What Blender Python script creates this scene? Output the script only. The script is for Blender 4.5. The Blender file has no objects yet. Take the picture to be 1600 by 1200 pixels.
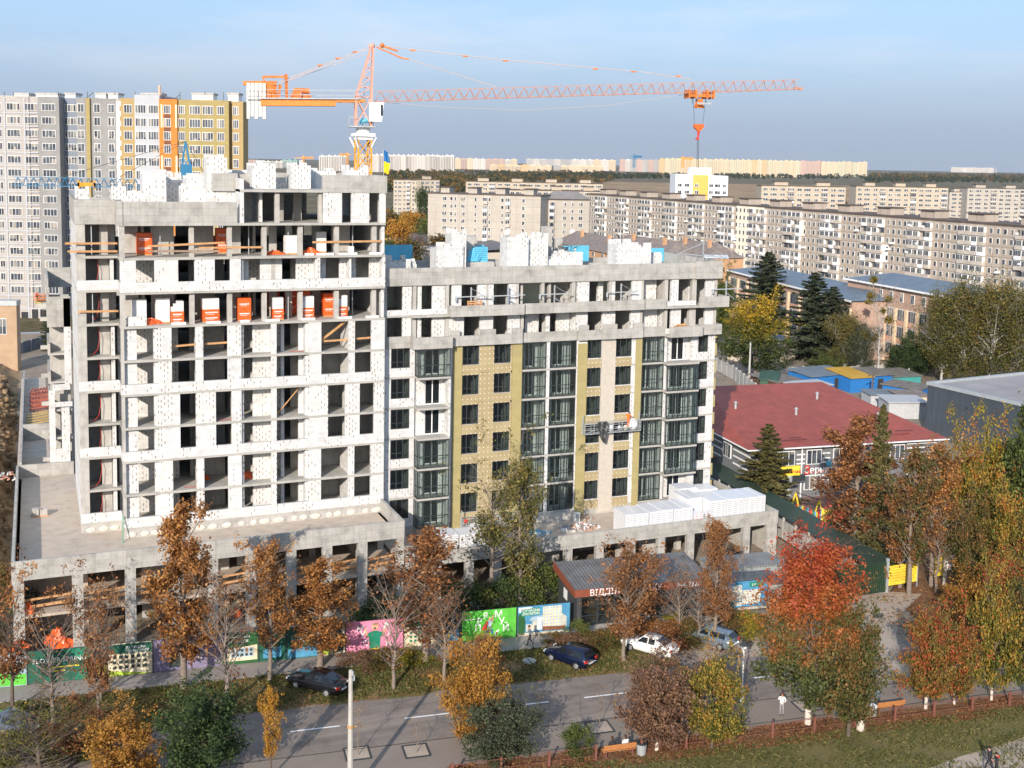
HAZE=0.00003
import bpy, math, random
import numpy as np
from mathutils import Vector, Matrix
R_=math.radians
random.seed(7)
SC=bpy.context.scene
# ---------------------------------------------------------------- camera
FPX,CY,HC=1789.46,434.22,39.418
YAW,PIT,ROL=0.3962,0.10189,0.019307
Fv=Vector((math.sin(YAW)*math.cos(PIT),math.cos(YAW)*math.cos(PIT),-math.sin(PIT)))
rt=Vector((math.cos(YAW),-math.sin(YAW),0)); up_=rt.cross(Fv)
Rv=rt*math.cos(ROL)+up_*math.sin(ROL); Uv=-rt*math.sin(ROL)+up_*math.cos(ROL)
CAMP=Vector((0,0,HC))
cd=bpy.data.cameras.new('camera'); cam=bpy.data.objects.new('camera',cd); SC.collection.objects.link(cam)
cam.matrix_world=Matrix(((Rv.x,Uv.x,-Fv.x,0),(Rv.y,Uv.y,-Fv.y,0),(Rv.z,Uv.z,-Fv.z,HC),(0,0,0,1)))
cd.sensor_width=36; cd.lens=FPX/1600*36; cd.shift_y=-(600-CY)/1600; cd.clip_start=1; cd.clip_end=30000
SC.camera=cam
SC.render.resolution_x=1024; SC.render.resolution_y=768
# ---------------------------------------------------------------- light
SUN_AZ,SUN_EL=37.5,22.0      # light travels toward azimuth SUN_AZ (from +Y toward +X)
w=bpy.data.worlds.new('World'); SC.world=w; w.use_nodes=True
nt=w.node_tree; bg=nt.nodes['Background']
sky=nt.nodes.new('ShaderNodeTexSky'); sky.sky_type='NISHITA'; sky.sun_disc=False
sky.sun_elevation=R_(SUN_EL); sky.sun_rotation=R_(180+SUN_AZ); sky.altitude=100
sky.air_density=1.0; sky.dust_density=2.2; sky.ozone_density=2.0
tc=nt.nodes.new('ShaderNodeTexCoord'); mp=nt.nodes.new('ShaderNodeMapping'); mp.inputs['Scale'].default_value=(1.2,1.2,7)
mp.inputs['Rotation'].default_value=(0.12,0.1,0.5)
nz=nt.nodes.new('ShaderNodeTexNoise'); nz.inputs['Scale'].default_value=1.7; nz.inputs['Detail'].default_value=7; nz.inputs['Roughness'].default_value=0.62
rp=nt.nodes.new('ShaderNodeValToRGB'); rp.color_ramp.elements[0].position=0.46; rp.color_ramp.elements[1].position=0.70
rp.color_ramp.elements[0].color=(0,0,0,1); rp.color_ramp.elements[1].color=(.6,.6,.6,1)
mx=nt.nodes.new('ShaderNodeMixRGB'); mx.inputs['Color2'].default_value=(6.4,6.8,7.5,1)
# haze layer near the horizon
sep=nt.nodes.new('ShaderNodeSeparateXYZ'); mr=nt.nodes.new('ShaderNodeMapRange')
mr.inputs['From Min'].default_value=-0.01; mr.inputs['From Max'].default_value=0.13; mr.inputs['To Min'].default_value=0.97; mr.inputs['To Max'].default_value=0.0
mr.interpolation_type='SMOOTHSTEP'
mx2=nt.nodes.new('ShaderNodeMixRGB'); mx2.inputs['Color2'].default_value=(3.1,3.65,4.6,1)
L=nt.links.new
mr2=nt.nodes.new('ShaderNodeMapRange'); mr2.inputs['From Min'].default_value=0.015; mr2.inputs['From Max'].default_value=0.08
mm=nt.nodes.new('ShaderNodeMath'); mm.operation='MULTIPLY'
L(tc.outputs['Generated'],mp.inputs['Vector']); L(mp.outputs[0],nz.inputs['Vector']); L(nz.outputs[0],rp.inputs[0])
L(tc.outputs['Generated'],sep.inputs[0]); L(sep.outputs['Z'],mr.inputs[0]); L(sep.outputs['Z'],mr2.inputs[0])
L(rp.outputs[0],mm.inputs[0]); L(mr2.outputs[0],mm.inputs[1])
mx0=nt.nodes.new('ShaderNodeMixRGB'); mx0.inputs['Fac'].default_value=SKYMIX=0.62; mx0.inputs['Color2'].default_value=(4.0,5.9,8.7,1)
L(sky.outputs[0],mx0.inputs['Color1']); L(mx0.outputs[0],mx.inputs['Color1'])
L(mm.outputs[0],mx.inputs['Fac'])
L(mx.outputs[0],mx2.inputs['Color1']); L(mr.outputs[0],mx2.inputs['Fac']); L(mx2.outputs[0],bg.inputs['Color'])
bg.inputs['Strength'].default_value=0.115
sd=bpy.data.lights.new('sun','SUN'); sd.energy=5.0; sd.angle=R_(0.53); sd.color=(1.0,0.90,0.78)
sun=bpy.data.objects.new('sun',sd); SC.collection.objects.link(sun)
sdir=Vector((math.sin(R_(SUN_AZ))*math.cos(R_(SUN_EL)),math.cos(R_(SUN_AZ))*math.cos(R_(SUN_EL)),-math.sin(R_(SUN_EL))))
sun.rotation_euler=sdir.to_track_quat('-Z','Y').to_euler(); sun.location=(-60,-60,90)
SC.view_settings.view_transform='Standard'; SC.view_settings.look='None'; SC.view_settings.exposure=0.22; SC.view_settings.gamma=1
SC.render.engine='CYCLES'
try:
    SC.cycles.volume_step_rate=5; SC.cycles.transparent_max_bounces=12; SC.cycles.max_bounces=6; SC.cycles.volume_bounces=0
except Exception: pass
# ---------------------------------------------------------------- placing helpers (photo survey -> world metres)
def ray(x,y): return Fv+Rv*((x-800)/FPX)-Uv*((y-CY)/FPX)
def G(x,y,z=0.0):                       # point of the view ray at height z
    d=ray(x,y); return CAMP+d*((z-HC)/d.z)
def onY(x,y,Y): d=ray(x,y); return d*(Y/d.y)+CAMP
def onN(x,y,N,t): d=ray(x,y); return d*(t/d.dot(N))+CAMP   # vertical plane N.P=t (N horizontal)
def scl(P): return FPX/((P-CAMP).dot(Fv))
SU=Vector((.993,-.118,0)).normalized(); SN=Vector((-SU.y,SU.x,0)); SANG=math.atan2(SU.y,SU.x)
def S(s,t,z=0.0): v=SU*s+SN*t; return Vector((v.x,v.y,z))
# ---------------------------------------------------------------- mesh helpers
class MB:
    def __init__(s): s.v=[];s.f=[];s.m=[]
    def add(s,vs,fs,m=0):
        o=len(s.v); s.v+= [tuple(p) for p in vs]
        for f in fs: s.f.append(tuple(o+i for i in f)); s.m.append(m)
        return s
    def box(s,x0,x1,y0,y1,z0,z1,m=0,T=None):
        if x0>x1:x0,x1=x1,x0
        if y0>y1:y0,y1=y1,y0
        vs=[(x0,y0,z0),(x1,y0,z0),(x1,y1,z0),(x0,y1,z0),(x0,y0,z1),(x1,y0,z1),(x1,y1,z1),(x0,y1,z1)]
        if T is not None: vs=[T@Vector(p) for p in vs]
        return s.add(vs,[(0,3,2,1),(4,5,6,7),(0,1,5,4),(1,2,6,5),(2,3,7,6),(3,0,4,7)],m)
    def tube(s,p,q,r0,r1=None,n=6,m=0,cap=True):
        p=Vector(p);q=Vector(q); r1=r0 if r1 is None else r1
        d=(q-p)
        if d.length<1e-6: return s
        d.normalize(); a=d.orthogonal().normalized(); b=d.cross(a)
        vs=[];
        for c,r in((p,r0),(q,r1)):
            for i in range(n):
                t=2*math.pi*i/n; vs.append(c+a*(r*math.cos(t))+b*(r*math.sin(t)))
        fs=[(i,(i+1)%n,n+(i+1)%n,n+i) for i in range(n)]
        if cap: fs+=[tuple(range(n-1,-1,-1)),tuple(range(n,2*n))]
        return s.add(vs,fs,m)
    def bar(s,p,q,w,h=None,m=0):          # square bar between points
        p=Vector(p);q=Vector(q); h=h or w; d=(q-p)
        if d.length<1e-6: return s
        d.normalize(); up=Vector((0,0,1)) if abs(d.z)<.95 else Vector((1,0,0))
        a=d.cross(up).normalized()*(w/2); b=a.cross(d).normalized()*(h/2)
        vs=[p-a-b,p+a-b,p+a+b,p-a+b,q-a-b,q+a-b,q+a+b,q-a+b]
        return s.add(vs,[(0,1,2,3),(7,6,5,4),(0,4,5,1),(1,5,6,2),(2,6,7,3),(3,7,4,0)],m)
    def prism(s,pts,z0,z1,m=0):           # pts ccw xy
        n=len(pts); vs=[(x,y,z0) for x,y in pts]+[(x,y,z1) for x,y in pts]
        return s.add(vs,[tuple(range(n-1,-1,-1)),tuple(range(n,2*n))]+[(i,(i+1)%n,n+(i+1)%n,n+i) for i in range(n)],m)
    def quad(s,a,b,c,d,m=0): return s.add([a,b,c,d],[(0,1,2,3)],m)
    def sphere(s,c,rx,ry,rz,m=0,nu=10,nv=6):
        vs=[];fs=[]
        for j in range(nv+1):
            for i in range(nu):
                th=math.pi*j/nv; ph=2*math.pi*i/nu
                vs.append((c[0]+rx*math.sin(th)*math.cos(ph),c[1]+ry*math.sin(th)*math.sin(ph),c[2]+rz*math.cos(th)))
        for j in range(nv):
            for i in range(nu):
                a=j*nu+i;b=j*nu+(i+1)%nu; fs.append((a,a+nu,b+nu,b))
        return s.add(vs,fs,m)
    def build(s,name,mats,parent=None,loc=None,smooth=False,rotz=None):
        me=bpy.data.meshes.new(name); me.from_pydata(s.v,[],s.f)
        if not isinstance(mats,(list,tuple)): mats=[mats]
        for q in mats: me.materials.append(q)
        if len(mats)>1: me.polygons.foreach_set('material_index',s.m)
        if smooth: me.polygons.foreach_set('use_smooth',[True]*len(s.f))
        me.update()
        o=bpy.data.objects.new(name,me); SC.collection.objects.link(o)
        if parent is not None: o.parent=parent
        if loc is not None: o.location=loc
        if rotz is not None: o.rotation_euler[2]=rotz
        return o
def tag(o,label=None,cat=None,group=None,kind=None):
    if label:o['label']=label
    if cat:o['category']=cat
    if group:o['group']=group
    if kind:o['kind']=kind
    return o
def thing(name,label,cat,loc=(0,0,0),rz=0,group=None):
    o=bpy.data.objects.new(name,None); SC.collection.objects.link(o); o.empty_display_size=.3
    o.location=loc; o.rotation_euler=(0,0,rz); return tag(o,label,cat,group)
def dup(root,loc,rz,label,group=None,scale=None):
    kids={}
    for o in ALLK.get(root.name,[]): pass
    r=root.copy(); SC.collection.objects.link(r); r.location=loc; r.rotation_euler=(0,0,rz); r['label']=label
    if group: r['group']=group
    if scale is not None: r.scale=scale if hasattr(scale,'__len__') else (scale,)*3
    for ch in list(root.children):
        c=ch.copy(); SC.collection.objects.link(c); c.parent=r
        for g in list(ch.children):
            d=g.copy(); SC.collection.objects.link(d); d.parent=c
    return r
ALLK={}
# ---------------------------------------------------------------- materials
def newmat(name):
    m=bpy.data.materials.new(name); m.use_nodes=True; nt=m.node_tree
    return m,nt,nt.nodes['Principled BSDF'],nt.nodes.new,nt.links.new
def mnode(nt,op,a,b=None,c=None):
    n=nt.nodes.new('ShaderNodeMath'); n.operation=op
    for i,v in enumerate((a,b,c)):
        if v is None: continue
        if isinstance(v,(int,float)): n.inputs[i].default_value=v
        else: nt.links.new(v,n.inputs[i])
    return n.outputs[0]
def mixc(nt,fac,c1,c2,mode='MIX'):
    n=nt.nodes.new('ShaderNodeMixRGB'); n.blend_type=mode
    for i,v in enumerate((fac,c1,c2)):
        if isinstance(v,(int,float)): n.inputs[i].default_value=v
        elif isinstance(v,tuple): n.inputs[i].default_value=(*v,1)
        else: nt.links.new(v,n.inputs[i])
    return n.outputs[0]
def noise(nt,scale,detail=4,rough=.55,vec=None,dim='3D'):
    n=nt.nodes.new('ShaderNodeTexNoise'); n.inputs['Scale'].default_value=scale; n.inputs['Detail'].default_value=detail; n.inputs['Roughness'].default_value=rough
    if vec is not None: nt.links.new(vec,n.inputs['Vector'])
    return n.outputs[0]
def ramp(nt,fac,stops):
    n=nt.nodes.new('ShaderNodeValToRGB'); e=n.color_ramp.elements
    while len(e)<len(stops): e.new(.5)
    for i,(p,c) in enumerate(stops):
        e[i].position=p; e[i].color=(*c,1) if len(c)==3 else c
    nt.links.new(fac,n.inputs[0]); return n.outputs[0]
def ocoord(nt,scale=(1,1,1)):
    t=nt.nodes.new('ShaderNodeTexCoord'); m=nt.nodes.new('ShaderNodeMapping'); m.inputs['Scale'].default_value=scale
    nt.links.new(t.outputs['Object'],m.inputs['Vector']); return m.outputs[0]
def hz(nt):                                # (x+y, z) wall coordinates
    t=nt.nodes.new('ShaderNodeTexCoord'); s=nt.nodes.new('ShaderNodeSeparateXYZ'); nt.links.new(t.outputs['Object'],s.inputs[0])
    h=mnode(nt,'ADD',s.outputs[0],s.outputs[1]); return h,s.outputs[2]
def comb(nt,x,y,z=None):
    c=nt.nodes.new('ShaderNodeCombineXYZ'); nt.links.new(x,c.inputs[0]); nt.links.new(y,c.inputs[1])
    if z is not None: nt.links.new(z,c.inputs[2])
    return c.outputs[0]
def bump(nt,b,h,strength=.3,dist=.02):
    n=nt.nodes.new('ShaderNodeBump'); n.inputs['Strength'].default_value=strength; n.inputs['Distance'].default_value=dist
    nt.links.new(h,n.inputs['Height']); nt.links.new(n.outputs[0],b.inputs['Normal'])
def plain(name,col,rough=.6,metal=0,var=.12,scale=2.0,spec=.5):
    m,nt,b,N,L=newmat(name)
    if var>0:
        f=noise(nt,scale,5,.6,ocoord(nt)); c=tuple(x*(1-var) for x in col); d=tuple(min(1,x*(1+var)) for x in col)
        L(ramp(nt,f,[(.3,c),(.7,d)]),b.inputs['Base Color'])
    else: b.inputs['Base Color'].default_value=(*col,1)
    b.inputs['Roughness'].default_value=rough; b.inputs['Metallic'].default_value=metal
    b.inputs['Specular IOR Level'].default_value=spec
    return m
def concrete(name,col,panel=None,stain=.35,warm=0.0,streak=True):
    m,nt,b,N,L=newmat(name); v=ocoord(nt)
    f=noise(nt,.9,6,.6,v); g=noise(nt,7,5,.6,v)
    k=(1-stain)
    c=ramp(nt,f,[(.25,tuple(x*k for x in col)),(.5,col),(.8,tuple(min(1,x*1.13) for x in col))])
    h,z=hz(nt)
    if streak:
        st=noise(nt,1.0,4,.6,comb(nt,mnode(nt,'MULTIPLY',h,3.5),mnode(nt,'MULTIPLY',z,.35)))
        c=mixc(nt,ramp(nt,st,[(.45,(0,0,0)),(.75,(.45,.45,.45))]),c,tuple(x*.62 for x in col))
    c=mixc(nt,.25,c,ramp(nt,g,[(.3,(.55,.55,.53)),(.7,(1,1,1))]),'MULTIPLY')
    if panel:
        br=N('ShaderNodeTexBrick'); br.offset=0; L(comb(nt,h,z),br.inputs['Vector'])
        br.inputs['Scale'].default_value=1; br.inputs['Brick Width'].default_value=panel[0]; br.inputs['Row Height'].default_value=panel[1]
        br.inputs['Mortar Size'].default_value=.015; br.inputs['Mortar Smooth'].default_value=.3
        br.inputs['Color1'].default_value=(1,1,1,1); br.inputs['Color2'].default_value=(.86,.86,.85,1); br.inputs['Mortar'].default_value=(.68,.67,.65,1)
        c=mixc(nt,1.0,c,br.outputs['Color'],'MULTIPLY')
    L(c,b.inputs['Base Color']); b.inputs['Roughness'].default_value=.9; b.inputs['Specular IOR Level'].default_value=.2
    bump(nt,b,g,.35,.02); return m
def blocks(name,col,dash=.55,bw=.6,bh=.25,contrast=.84):
    m,nt,b,N,L=newmat(name); h,z=hz(nt)
    br=N('ShaderNodeTexBrick'); br.offset=.5; L(comb(nt,h,z),br.inputs['Vector'])
    br.inputs['Scale'].default_value=1; br.inputs['Brick Width'].default_value=bw; br.inputs['Row Height'].default_value=bh
    br.inputs['Mortar Size'].default_value=.012; br.inputs['Mortar Smooth'].default_value=.4; br.inputs['Bias'].default_value=-.2
    br.inputs['Color1'].default_value=(*col,1); br.inputs['Color2'].default_value=(*(x*contrast for x in col),1); br.inputs['Mortar'].default_value=(*(x*.72 for x in col),1)
    row=mnode(nt,'FLOOR',mnode(nt,'DIVIDE',z,bh)); half=mnode(nt,'MULTIPLY',mnode(nt,'PINGPONG',row,1.0),.5)
    hx=mnode(nt,'ADD',mnode(nt,'DIVIDE',h,bw),half)
    cell=mnode(nt,'FLOOR',mnode(nt,'ADD',hx,.5))
    near=mnode(nt,'LESS_THAN',mnode(nt,'ABSOLUTE',mnode(nt,'SUBTRACT',hx,cell)),.06)
    wn=N('ShaderNodeTexWhiteNoise'); wn.noise_dimensions='2D'; L(comb(nt,cell,row),wn.inputs['Vector'])
    big=noise(nt,.55,2,.5,comb(nt,mnode(nt,'MULTIPLY',h,1.6),mnode(nt,'MULTIPLY',z,.35)))
    fz=mnode(nt,'FRACT',mnode(nt,'DIVIDE',z,bh)); vin=mnode(nt,'LESS_THAN',mnode(nt,'ABSOLUTE',mnode(nt,'SUBTRACT',fz,.5)),.4)
    sel=mnode(nt,'GREATER_THAN',mnode(nt,'ADD',wn.outputs['Value'],mnode(nt,'MULTIPLY',big,3.4)),2.70-dash*.8)
    d=mnode(nt,'MULTIPLY',mnode(nt,'MULTIPLY',near,sel),vin)
    c=mixc(nt,d,br.outputs['Color'],(.22,.18,.145))
    g=noise(nt,1.2,5,.6,ocoord(nt)); c=mixc(nt,.5,c,ramp(nt,g,[(.3,(.74,.73,.71)),(.55,(.97,.97,.97)),(.7,(1,1,1))]),'MULTIPLY')
    L(c,b.inputs['Base Color']); b.inputs['Roughness'].default_value=.9; b.inputs['Specular IOR Level'].default_value=.2
    return m
def bricks(name,col,col2,mortar,bw=.26,bh=.075,patch=None):
    m,nt,b,N,L=newmat(name); h,z=hz(nt)
    br=N('ShaderNodeTexBrick'); L(comb(nt,h,z),br.inputs['Vector']); br.inputs['Scale'].default_value=1
    br.inputs['Brick Width'].default_value=bw; br.inputs['Row Height'].default_value=bh; br.inputs['Mortar Size'].default_value=.01
    br.inputs['Color1'].default_value=(*col,1); br.inputs['Color2'].default_value=(*col2,1); br.inputs['Mortar'].default_value=(*mortar,1)
    f=noise(nt,.6,6,.65,ocoord(nt)); c=mixc(nt,.7,br.outputs['Color'],ramp(nt,f,[(.3,(.7,.68,.66)),(.7,(1.0,1.0,1.0))]),'MULTIPLY')
    L(c,b.inputs['Base Color']); b.inputs['Roughness'].default_value=.9; return m
def panels(name,col,bw,bh,line=.6,mort=.05,var=.9,off=0.0):
    m,nt,b,N,L=newmat(name); h,z=hz(nt)
    br=N('ShaderNodeTexBrick'); br.offset=off; L(comb(nt,h,z),br.inputs['Vector']); br.inputs['Scale'].default_value=1
    br.inputs['Brick Width'].default_value=bw; br.inputs['Row Height'].default_value=bh; br.inputs['Mortar Size'].default_value=mort
    br.inputs['Color1'].default_value=(*col,1); br.inputs['Color2'].default_value=(*(x*var for x in col),1); br.inputs['Mortar'].default_value=(*(x*line for x in col),1)
    f=noise(nt,.25,6,.65,ocoord(nt)); c=mixc(nt,.6,br.outputs['Color'],ramp(nt,f,[(.3,(.78,.76,.74)),(.7,(1.0,1.0,1.0))]),'MULTIPLY')
    L(c,b.inputs['Base Color']); b.inputs['Roughness'].default_value=.9; return m
def corrug(name,col,period=.25,axis='h',depth=.03,var=.15,rough=.5,metal=.2):
    m,nt,b,N,L=newmat(name); h,z=hz(nt); t=nt.nodes.new('ShaderNodeTexCoord'); s=nt.nodes.new('ShaderNodeSeparateXYZ'); L(t.outputs['Object'],s.inputs[0])
    x={'h':h,'x':s.outputs[0],'y':s.outputs[1],'z':z}[axis]
    wv=mnode(nt,'SINE',mnode(nt,'MULTIPLY',x,2*math.pi/period))
    g=noise(nt,.8,6,.65,ocoord(nt))
    c=ramp(nt,g,[(.3,tuple(q*(1-var) for q in col)),(.7,tuple(min(1,q*(1+var)) for q in col))])
    L(c,b.inputs['Base Color']); b.inputs['Roughness'].default_value=rough; b.inputs['Metallic'].default_value=metal
    br=N('ShaderNodeTexBrick'); L(comb(nt,s.outputs[0],s.outputs[1] if axis!='h' else z),br.inputs['Vector']); br.inputs['Scale'].default_value=1; br.inputs['Brick Width'].default_value=1.15; br.inputs['Row Height'].default_value=4.2; br.inputs['Mortar Size'].default_value=.02
    br.inputs['Color1'].default_value=(1,1,1,1); br.inputs['Color2'].default_value=(.86,.87,.88,1); br.inputs['Mortar'].default_value=(.6,.6,.6,1)
    c=mixc(nt,.8,c,br.outputs['Color'],'MULTIPLY'); c=mixc(nt,.6,c,ramp(nt,noise(nt,.22,6,.7,ocoord(nt,(1,.35,1))),[(.3,(.72,.70,.68)),(.65,(1.08,1.06,1.05))]),'MULTIPLY'); L(c,b.inputs['Base Color'])
    bump(nt,b,wv,.8,depth); return m
def leafmat(name,stops,trans=.35):
    m,nt,b,N,L=newmat(name)
    a=N('ShaderNodeAttribute'); a.attribute_name='tint'
    oi=N('ShaderNodeObjectInfo'); f=mnode(nt,'ADD',a.outputs['Fac'],mnode(nt,'MULTIPLY',mnode(nt,'SUBTRACT',oi.outputs['Random'],.5),.12))
    c=ramp(nt,f,stops); L(c,b.inputs['Base Color']); b.inputs['Roughness'].default_value=.65; b.inputs['Specular IOR Level'].default_value=.25
    t=N('ShaderNodeBsdfTranslucent'); L(c,t.inputs['Color']); ms=N('ShaderNodeMixShader'); ms.inputs[0].default_value=trans
    out=nt.nodes['Material Output']; L(b.outputs[0],ms.inputs[1]); L(t.outputs[0],ms.inputs[2]); L(ms.outputs[0],out.inputs['Surface'])
    return m
def glassmat(name,col=(.03,.04,.05),tr=0.0,rough=.04):
    m,nt,b,N,L=newmat(name); b.inputs['Base Color'].default_value=(*col,1); b.inputs['Roughness'].default_value=rough; b.inputs['Specular IOR Level'].default_value=.8
    if tr>0:
        t=N('ShaderNodeBsdfTransparent'); t.inputs['Color'].default_value=(.92,.97,.96,1); ms=N('ShaderNodeMixShader')
        ms.inputs[0].default_value=tr; L(b.outputs[0],ms.inputs[1]); L(t.outputs[0],ms.inputs[2]); L(ms.outputs[0],nt.nodes['Material Output'].inputs['Surface'])
    return m
def ground_mat(name,stops,s1=.15,s2=3.0,rough=.95,bmp=.4,bd=.05,mix=.5):
    m,nt,b,N,L=newmat(name); v=ocoord(nt); f=noise(nt,s1,6,.65,v); g=noise(nt,s2,6,.7,v)
    x=mnode(nt,'ADD',mnode(nt,'MULTIPLY',f,1-mix),mnode(nt,'MULTIPLY',g,mix))
    L(ramp(nt,x,stops),b.inputs['Base Color']); b.inputs['Roughness'].default_value=rough; b.inputs['Specular IOR Level'].default_value=.15; bump(nt,b,g,bmp,bd); return m
M={}
M['conc']=concrete('concrete',(.47,.45,.42)); M['concp']=concrete('concrete_formwork',(.465,.45,.425),panel=(1.2,.62)); M['concd']=concrete('concrete_dark',(.34,.325,.30))
M['slab']=concrete('slab_edge',(.43,.415,.385),streak=False,stain=.25); M['terr']=concrete('terrace_screed',(.52,.44,.365),streak=False,stain=.22)
M['blk']=blocks('aerated_block',(.65,.65,.65),dash=.30); M['blkd']=blocks('aerated_block_dashed',(.67,.665,.65),dash=.60); M['foam']=plain('foam_blob',(.60,.56,.50),.9,var=.15,scale=5)
M['wood']=plain('raw_timber',(.50,.27,.12),.8,var=.3,scale=1.5); M['woodg']=plain('grey_timber',(.30,.21,.15),.85,var=.3,scale=2)
M['orange']=plain('orange_film',(.80,.12,.02),.4,var=.3,scale=5); M['white']=plain('white_paint',(.80,.80,.80),.5,var=.05); M['whiteblk']=blocks('stacked_block',(.80,.80,.79),dash=-.5,bw=.6,bh=.2)
M['red']=plain('red_plastic',(.55,.03,.02),.5); M['black']=plain('black_rubber',(.02,.02,.02),.6,var=0); M['dark']=plain('dark_void',(.03,.03,.033),.9,var=0)
M['frame']=plain('anthracite_frame',(.035,.04,.045),.45,var=0); M['wframe']=plain('white_frame',(.80,.80,.80),.4,var=0)
M['glass']=glassmat('dark_window_glass',(.012,.016,.02)); M['glassw']=glassmat('window_glass',(.012,.016,.02),tr=.6); M['glassc']=glassmat('clear_glass',(.05,.06,.06),tr=.84); M['glassf']=glassmat('far_window_glass',(.07,.09,.12),rough=.15)
nt=M['glassf'].node_tree; h_,z_=hz(nt); wn_=nt.nodes.new('ShaderNodeTexWhiteNoise'); wn_.noise_dimensions='2D'; nt.links.new(comb(nt,mnode(nt,'FLOOR',mnode(nt,'DIVIDE',h_,.62)),mnode(nt,'FLOOR',mnode(nt,'DIVIDE',z_,2.7))),wn_.inputs['Vector'])
nt.links.new(ramp(nt,wn_.outputs['Value'],[(.0,(.03,.035,.045)),(.45,(.07,.085,.11)),(.70,(.11,.125,.14)),(.86,(.24,.235,.22)),(1,(.34,.30,.25))]),nt.nodes['Principled BSDF'].inputs['Base Color'])
def woolmat(name,a,b_,dots):
    m,nt,b,N,L=newmat(name); h,z=hz(nt)
    br=N('ShaderNodeTexBrick'); L(comb(nt,h,z),br.inputs['Vector']); br.inputs['Scale'].default_value=1; br.inputs['Brick Width'].default_value=1.0; br.inputs['Row Height'].default_value=.6
    br.inputs['Mortar Size'].default_value=.004; br.inputs['Color1'].default_value=(*a,1); br.inputs['Color2'].default_value=(*b_,1); br.inputs['Mortar'].default_value=(*(x*.8 for x in a),1)
    c=br.outputs['Color']
    if dots:
        fx=mnode(nt,'SUBTRACT',mnode(nt,'FRACT',mnode(nt,'DIVIDE',h,.46)),.5); fz=mnode(nt,'SUBTRACT',mnode(nt,'FRACT',mnode(nt,'DIVIDE',z,.5)),.5)
        d=mnode(nt,'LESS_THAN',mnode(nt,'ADD',mnode(nt,'MULTIPLY',fx,fx),mnode(nt,'MULTIPLY',fz,fz)),.012)
        c=mixc(nt,d,c,(.75,.7,.6))
    c=mixc(nt,.5,c,ramp(nt,noise(nt,6,5,.7,ocoord(nt)),[(.3,(.82,.82,.8)),(.7,(1,1,1))]),'MULTIPLY')
    L(c,b.inputs['Base Color']); b.inputs['Roughness'].default_value=.95; return m
M['wooly']=woolmat('yellow_mineral_wool',(.40,.335,.155),(.355,.30,.14),False); M['woolb']=woolmat('brown_mineral_wool',(.42,.345,.195),(.37,.29,.165),True)
M['plaster']=plain('grey_plaster',(.50,.45,.385),.9,var=.08,scale=3)
M['blue']=plain('blue_insulation_foam',(.10,.42,.60),.7,var=.15,scale=1)
M['yell']=plain('yellow_steel',(.74,.33,.02),.6,var=.25); M['orst']=plain('orange_steel',(.58,.17,.03),.6,var=.3); M['pink']=plain('faded_pink_steel',(.64,.33,.25),.6); M['yell2']=plain('orange_counterjib',(.70,.22,.03),.5); M['whitec']=plain('chalky_white_concrete',(.72,.66,.60),.8,var=.15); M['pinkd']=plain('faded_cable_sheath',(.55,.42,.36),.7); M['black2']=plain('black_plastic_sheet',(.05,.055,.055),.4); M['lampg']=plain('opal_lamp_glass',(.75,.77,.8),.2); M['steel']=plain('galvanised_steel',(.42,.45,.47),.45,metal=.3)
M['salmon']=plain('salmon_steel',(.46,.23,.17),.6,var=.15); M['blust']=plain('blue_crane_steel',(.03,.18,.34),.5)
M['asph']=ground_mat('asphalt',[(.35,(.195,.165,.147)),(.65,(.275,.237,.213))],.25,14,bmp=.25,bd=.01)
nt=M['asph'].node_tree; b_=nt.nodes['Principled BSDF']; src=b_.inputs['Base Color'].links[0].from_socket
tr_=noise(nt,1.0,5,.6,ocoord(nt,(.035,1.1,1))); st_=noise(nt,.55,6,.7,ocoord(nt)); vo=nt.nodes.new('ShaderNodeTexVoronoi'); vo.feature='DISTANCE_TO_EDGE'; vo.inputs['Scale'].default_value=.22; wv_=nt.nodes.new('ShaderNodeMixRGB'); wv_.inputs['Fac'].default_value=.12; nt.links.new(ocoord(nt),wv_.inputs['Color1']); nt.links.new(nt.nodes.new('ShaderNodeTexNoise').outputs['Color'],wv_.inputs['Color2']); nt.links.new(wv_.outputs[0],vo.inputs['Vector'])
c_=mixc(nt,.75,src,ramp(nt,tr_,[(.35,(.72,.71,.70)),(.6,(1.12,1.1,1.08))]),'MULTIPLY'); c_=mixc(nt,.8,c_,ramp(nt,st_,[(.32,(.70,.66,.62)),(.5,(1,1,1)),(.68,(1.12,1.08,1.0))]),'MULTIPLY'); c_=mixc(nt,ramp(nt,vo.outputs['Distance'],[(.0,(.35,.35,.35)),(.010,(0,0,0))]),c_,(.07,.06,.055)); nt.links.new(c_,b_.inputs['Base Color'])
M['pave']=ground_mat('plaza_asphalt',[(.35,(.205,.168,.143)),(.65,(.285,.24,.207))],.3,9,bmp=.2,bd=.01)
M['walk']=ground_mat('pavement_tiles',[(.35,(.24,.21,.19)),(.65,(.34,.30,.275))],.5,12,bmp=.2,bd=.01)
M['drive']=ground_mat('dusty_concrete',[(.35,(.31,.25,.20)),(.65,(.46,.38,.31))],.35,5,bmp=.2,bd=.02)
M['grass']=ground_mat('verge_grass',[(.34,(.065,.075,.02)),(.46,(.12,.12,.04)),(.54,(.20,.14,.065)),(.66,(.32,.22,.14))],.35,3.5)
M['lawn']=ground_mat('lawn_grass',[(.36,(.085,.085,.028)),(.5,(.14,.125,.048)),(.66,(.21,.155,.078))],.2,4)
M['dirt']=ground_mat('dirt',[(.33,(.14,.095,.06)),(.46,(.34,.23,.135)),(.56,(.52,.36,.21)),(.68,(.60,.47,.32))],.5,3.5,bmp=1,bd=.5)
M['site']=ground_mat('site_ground',[(.35,(.17,.14,.11)),(.65,(.36,.30,.24))],.15,1.5,bmp=.6,bd=.15)
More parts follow.
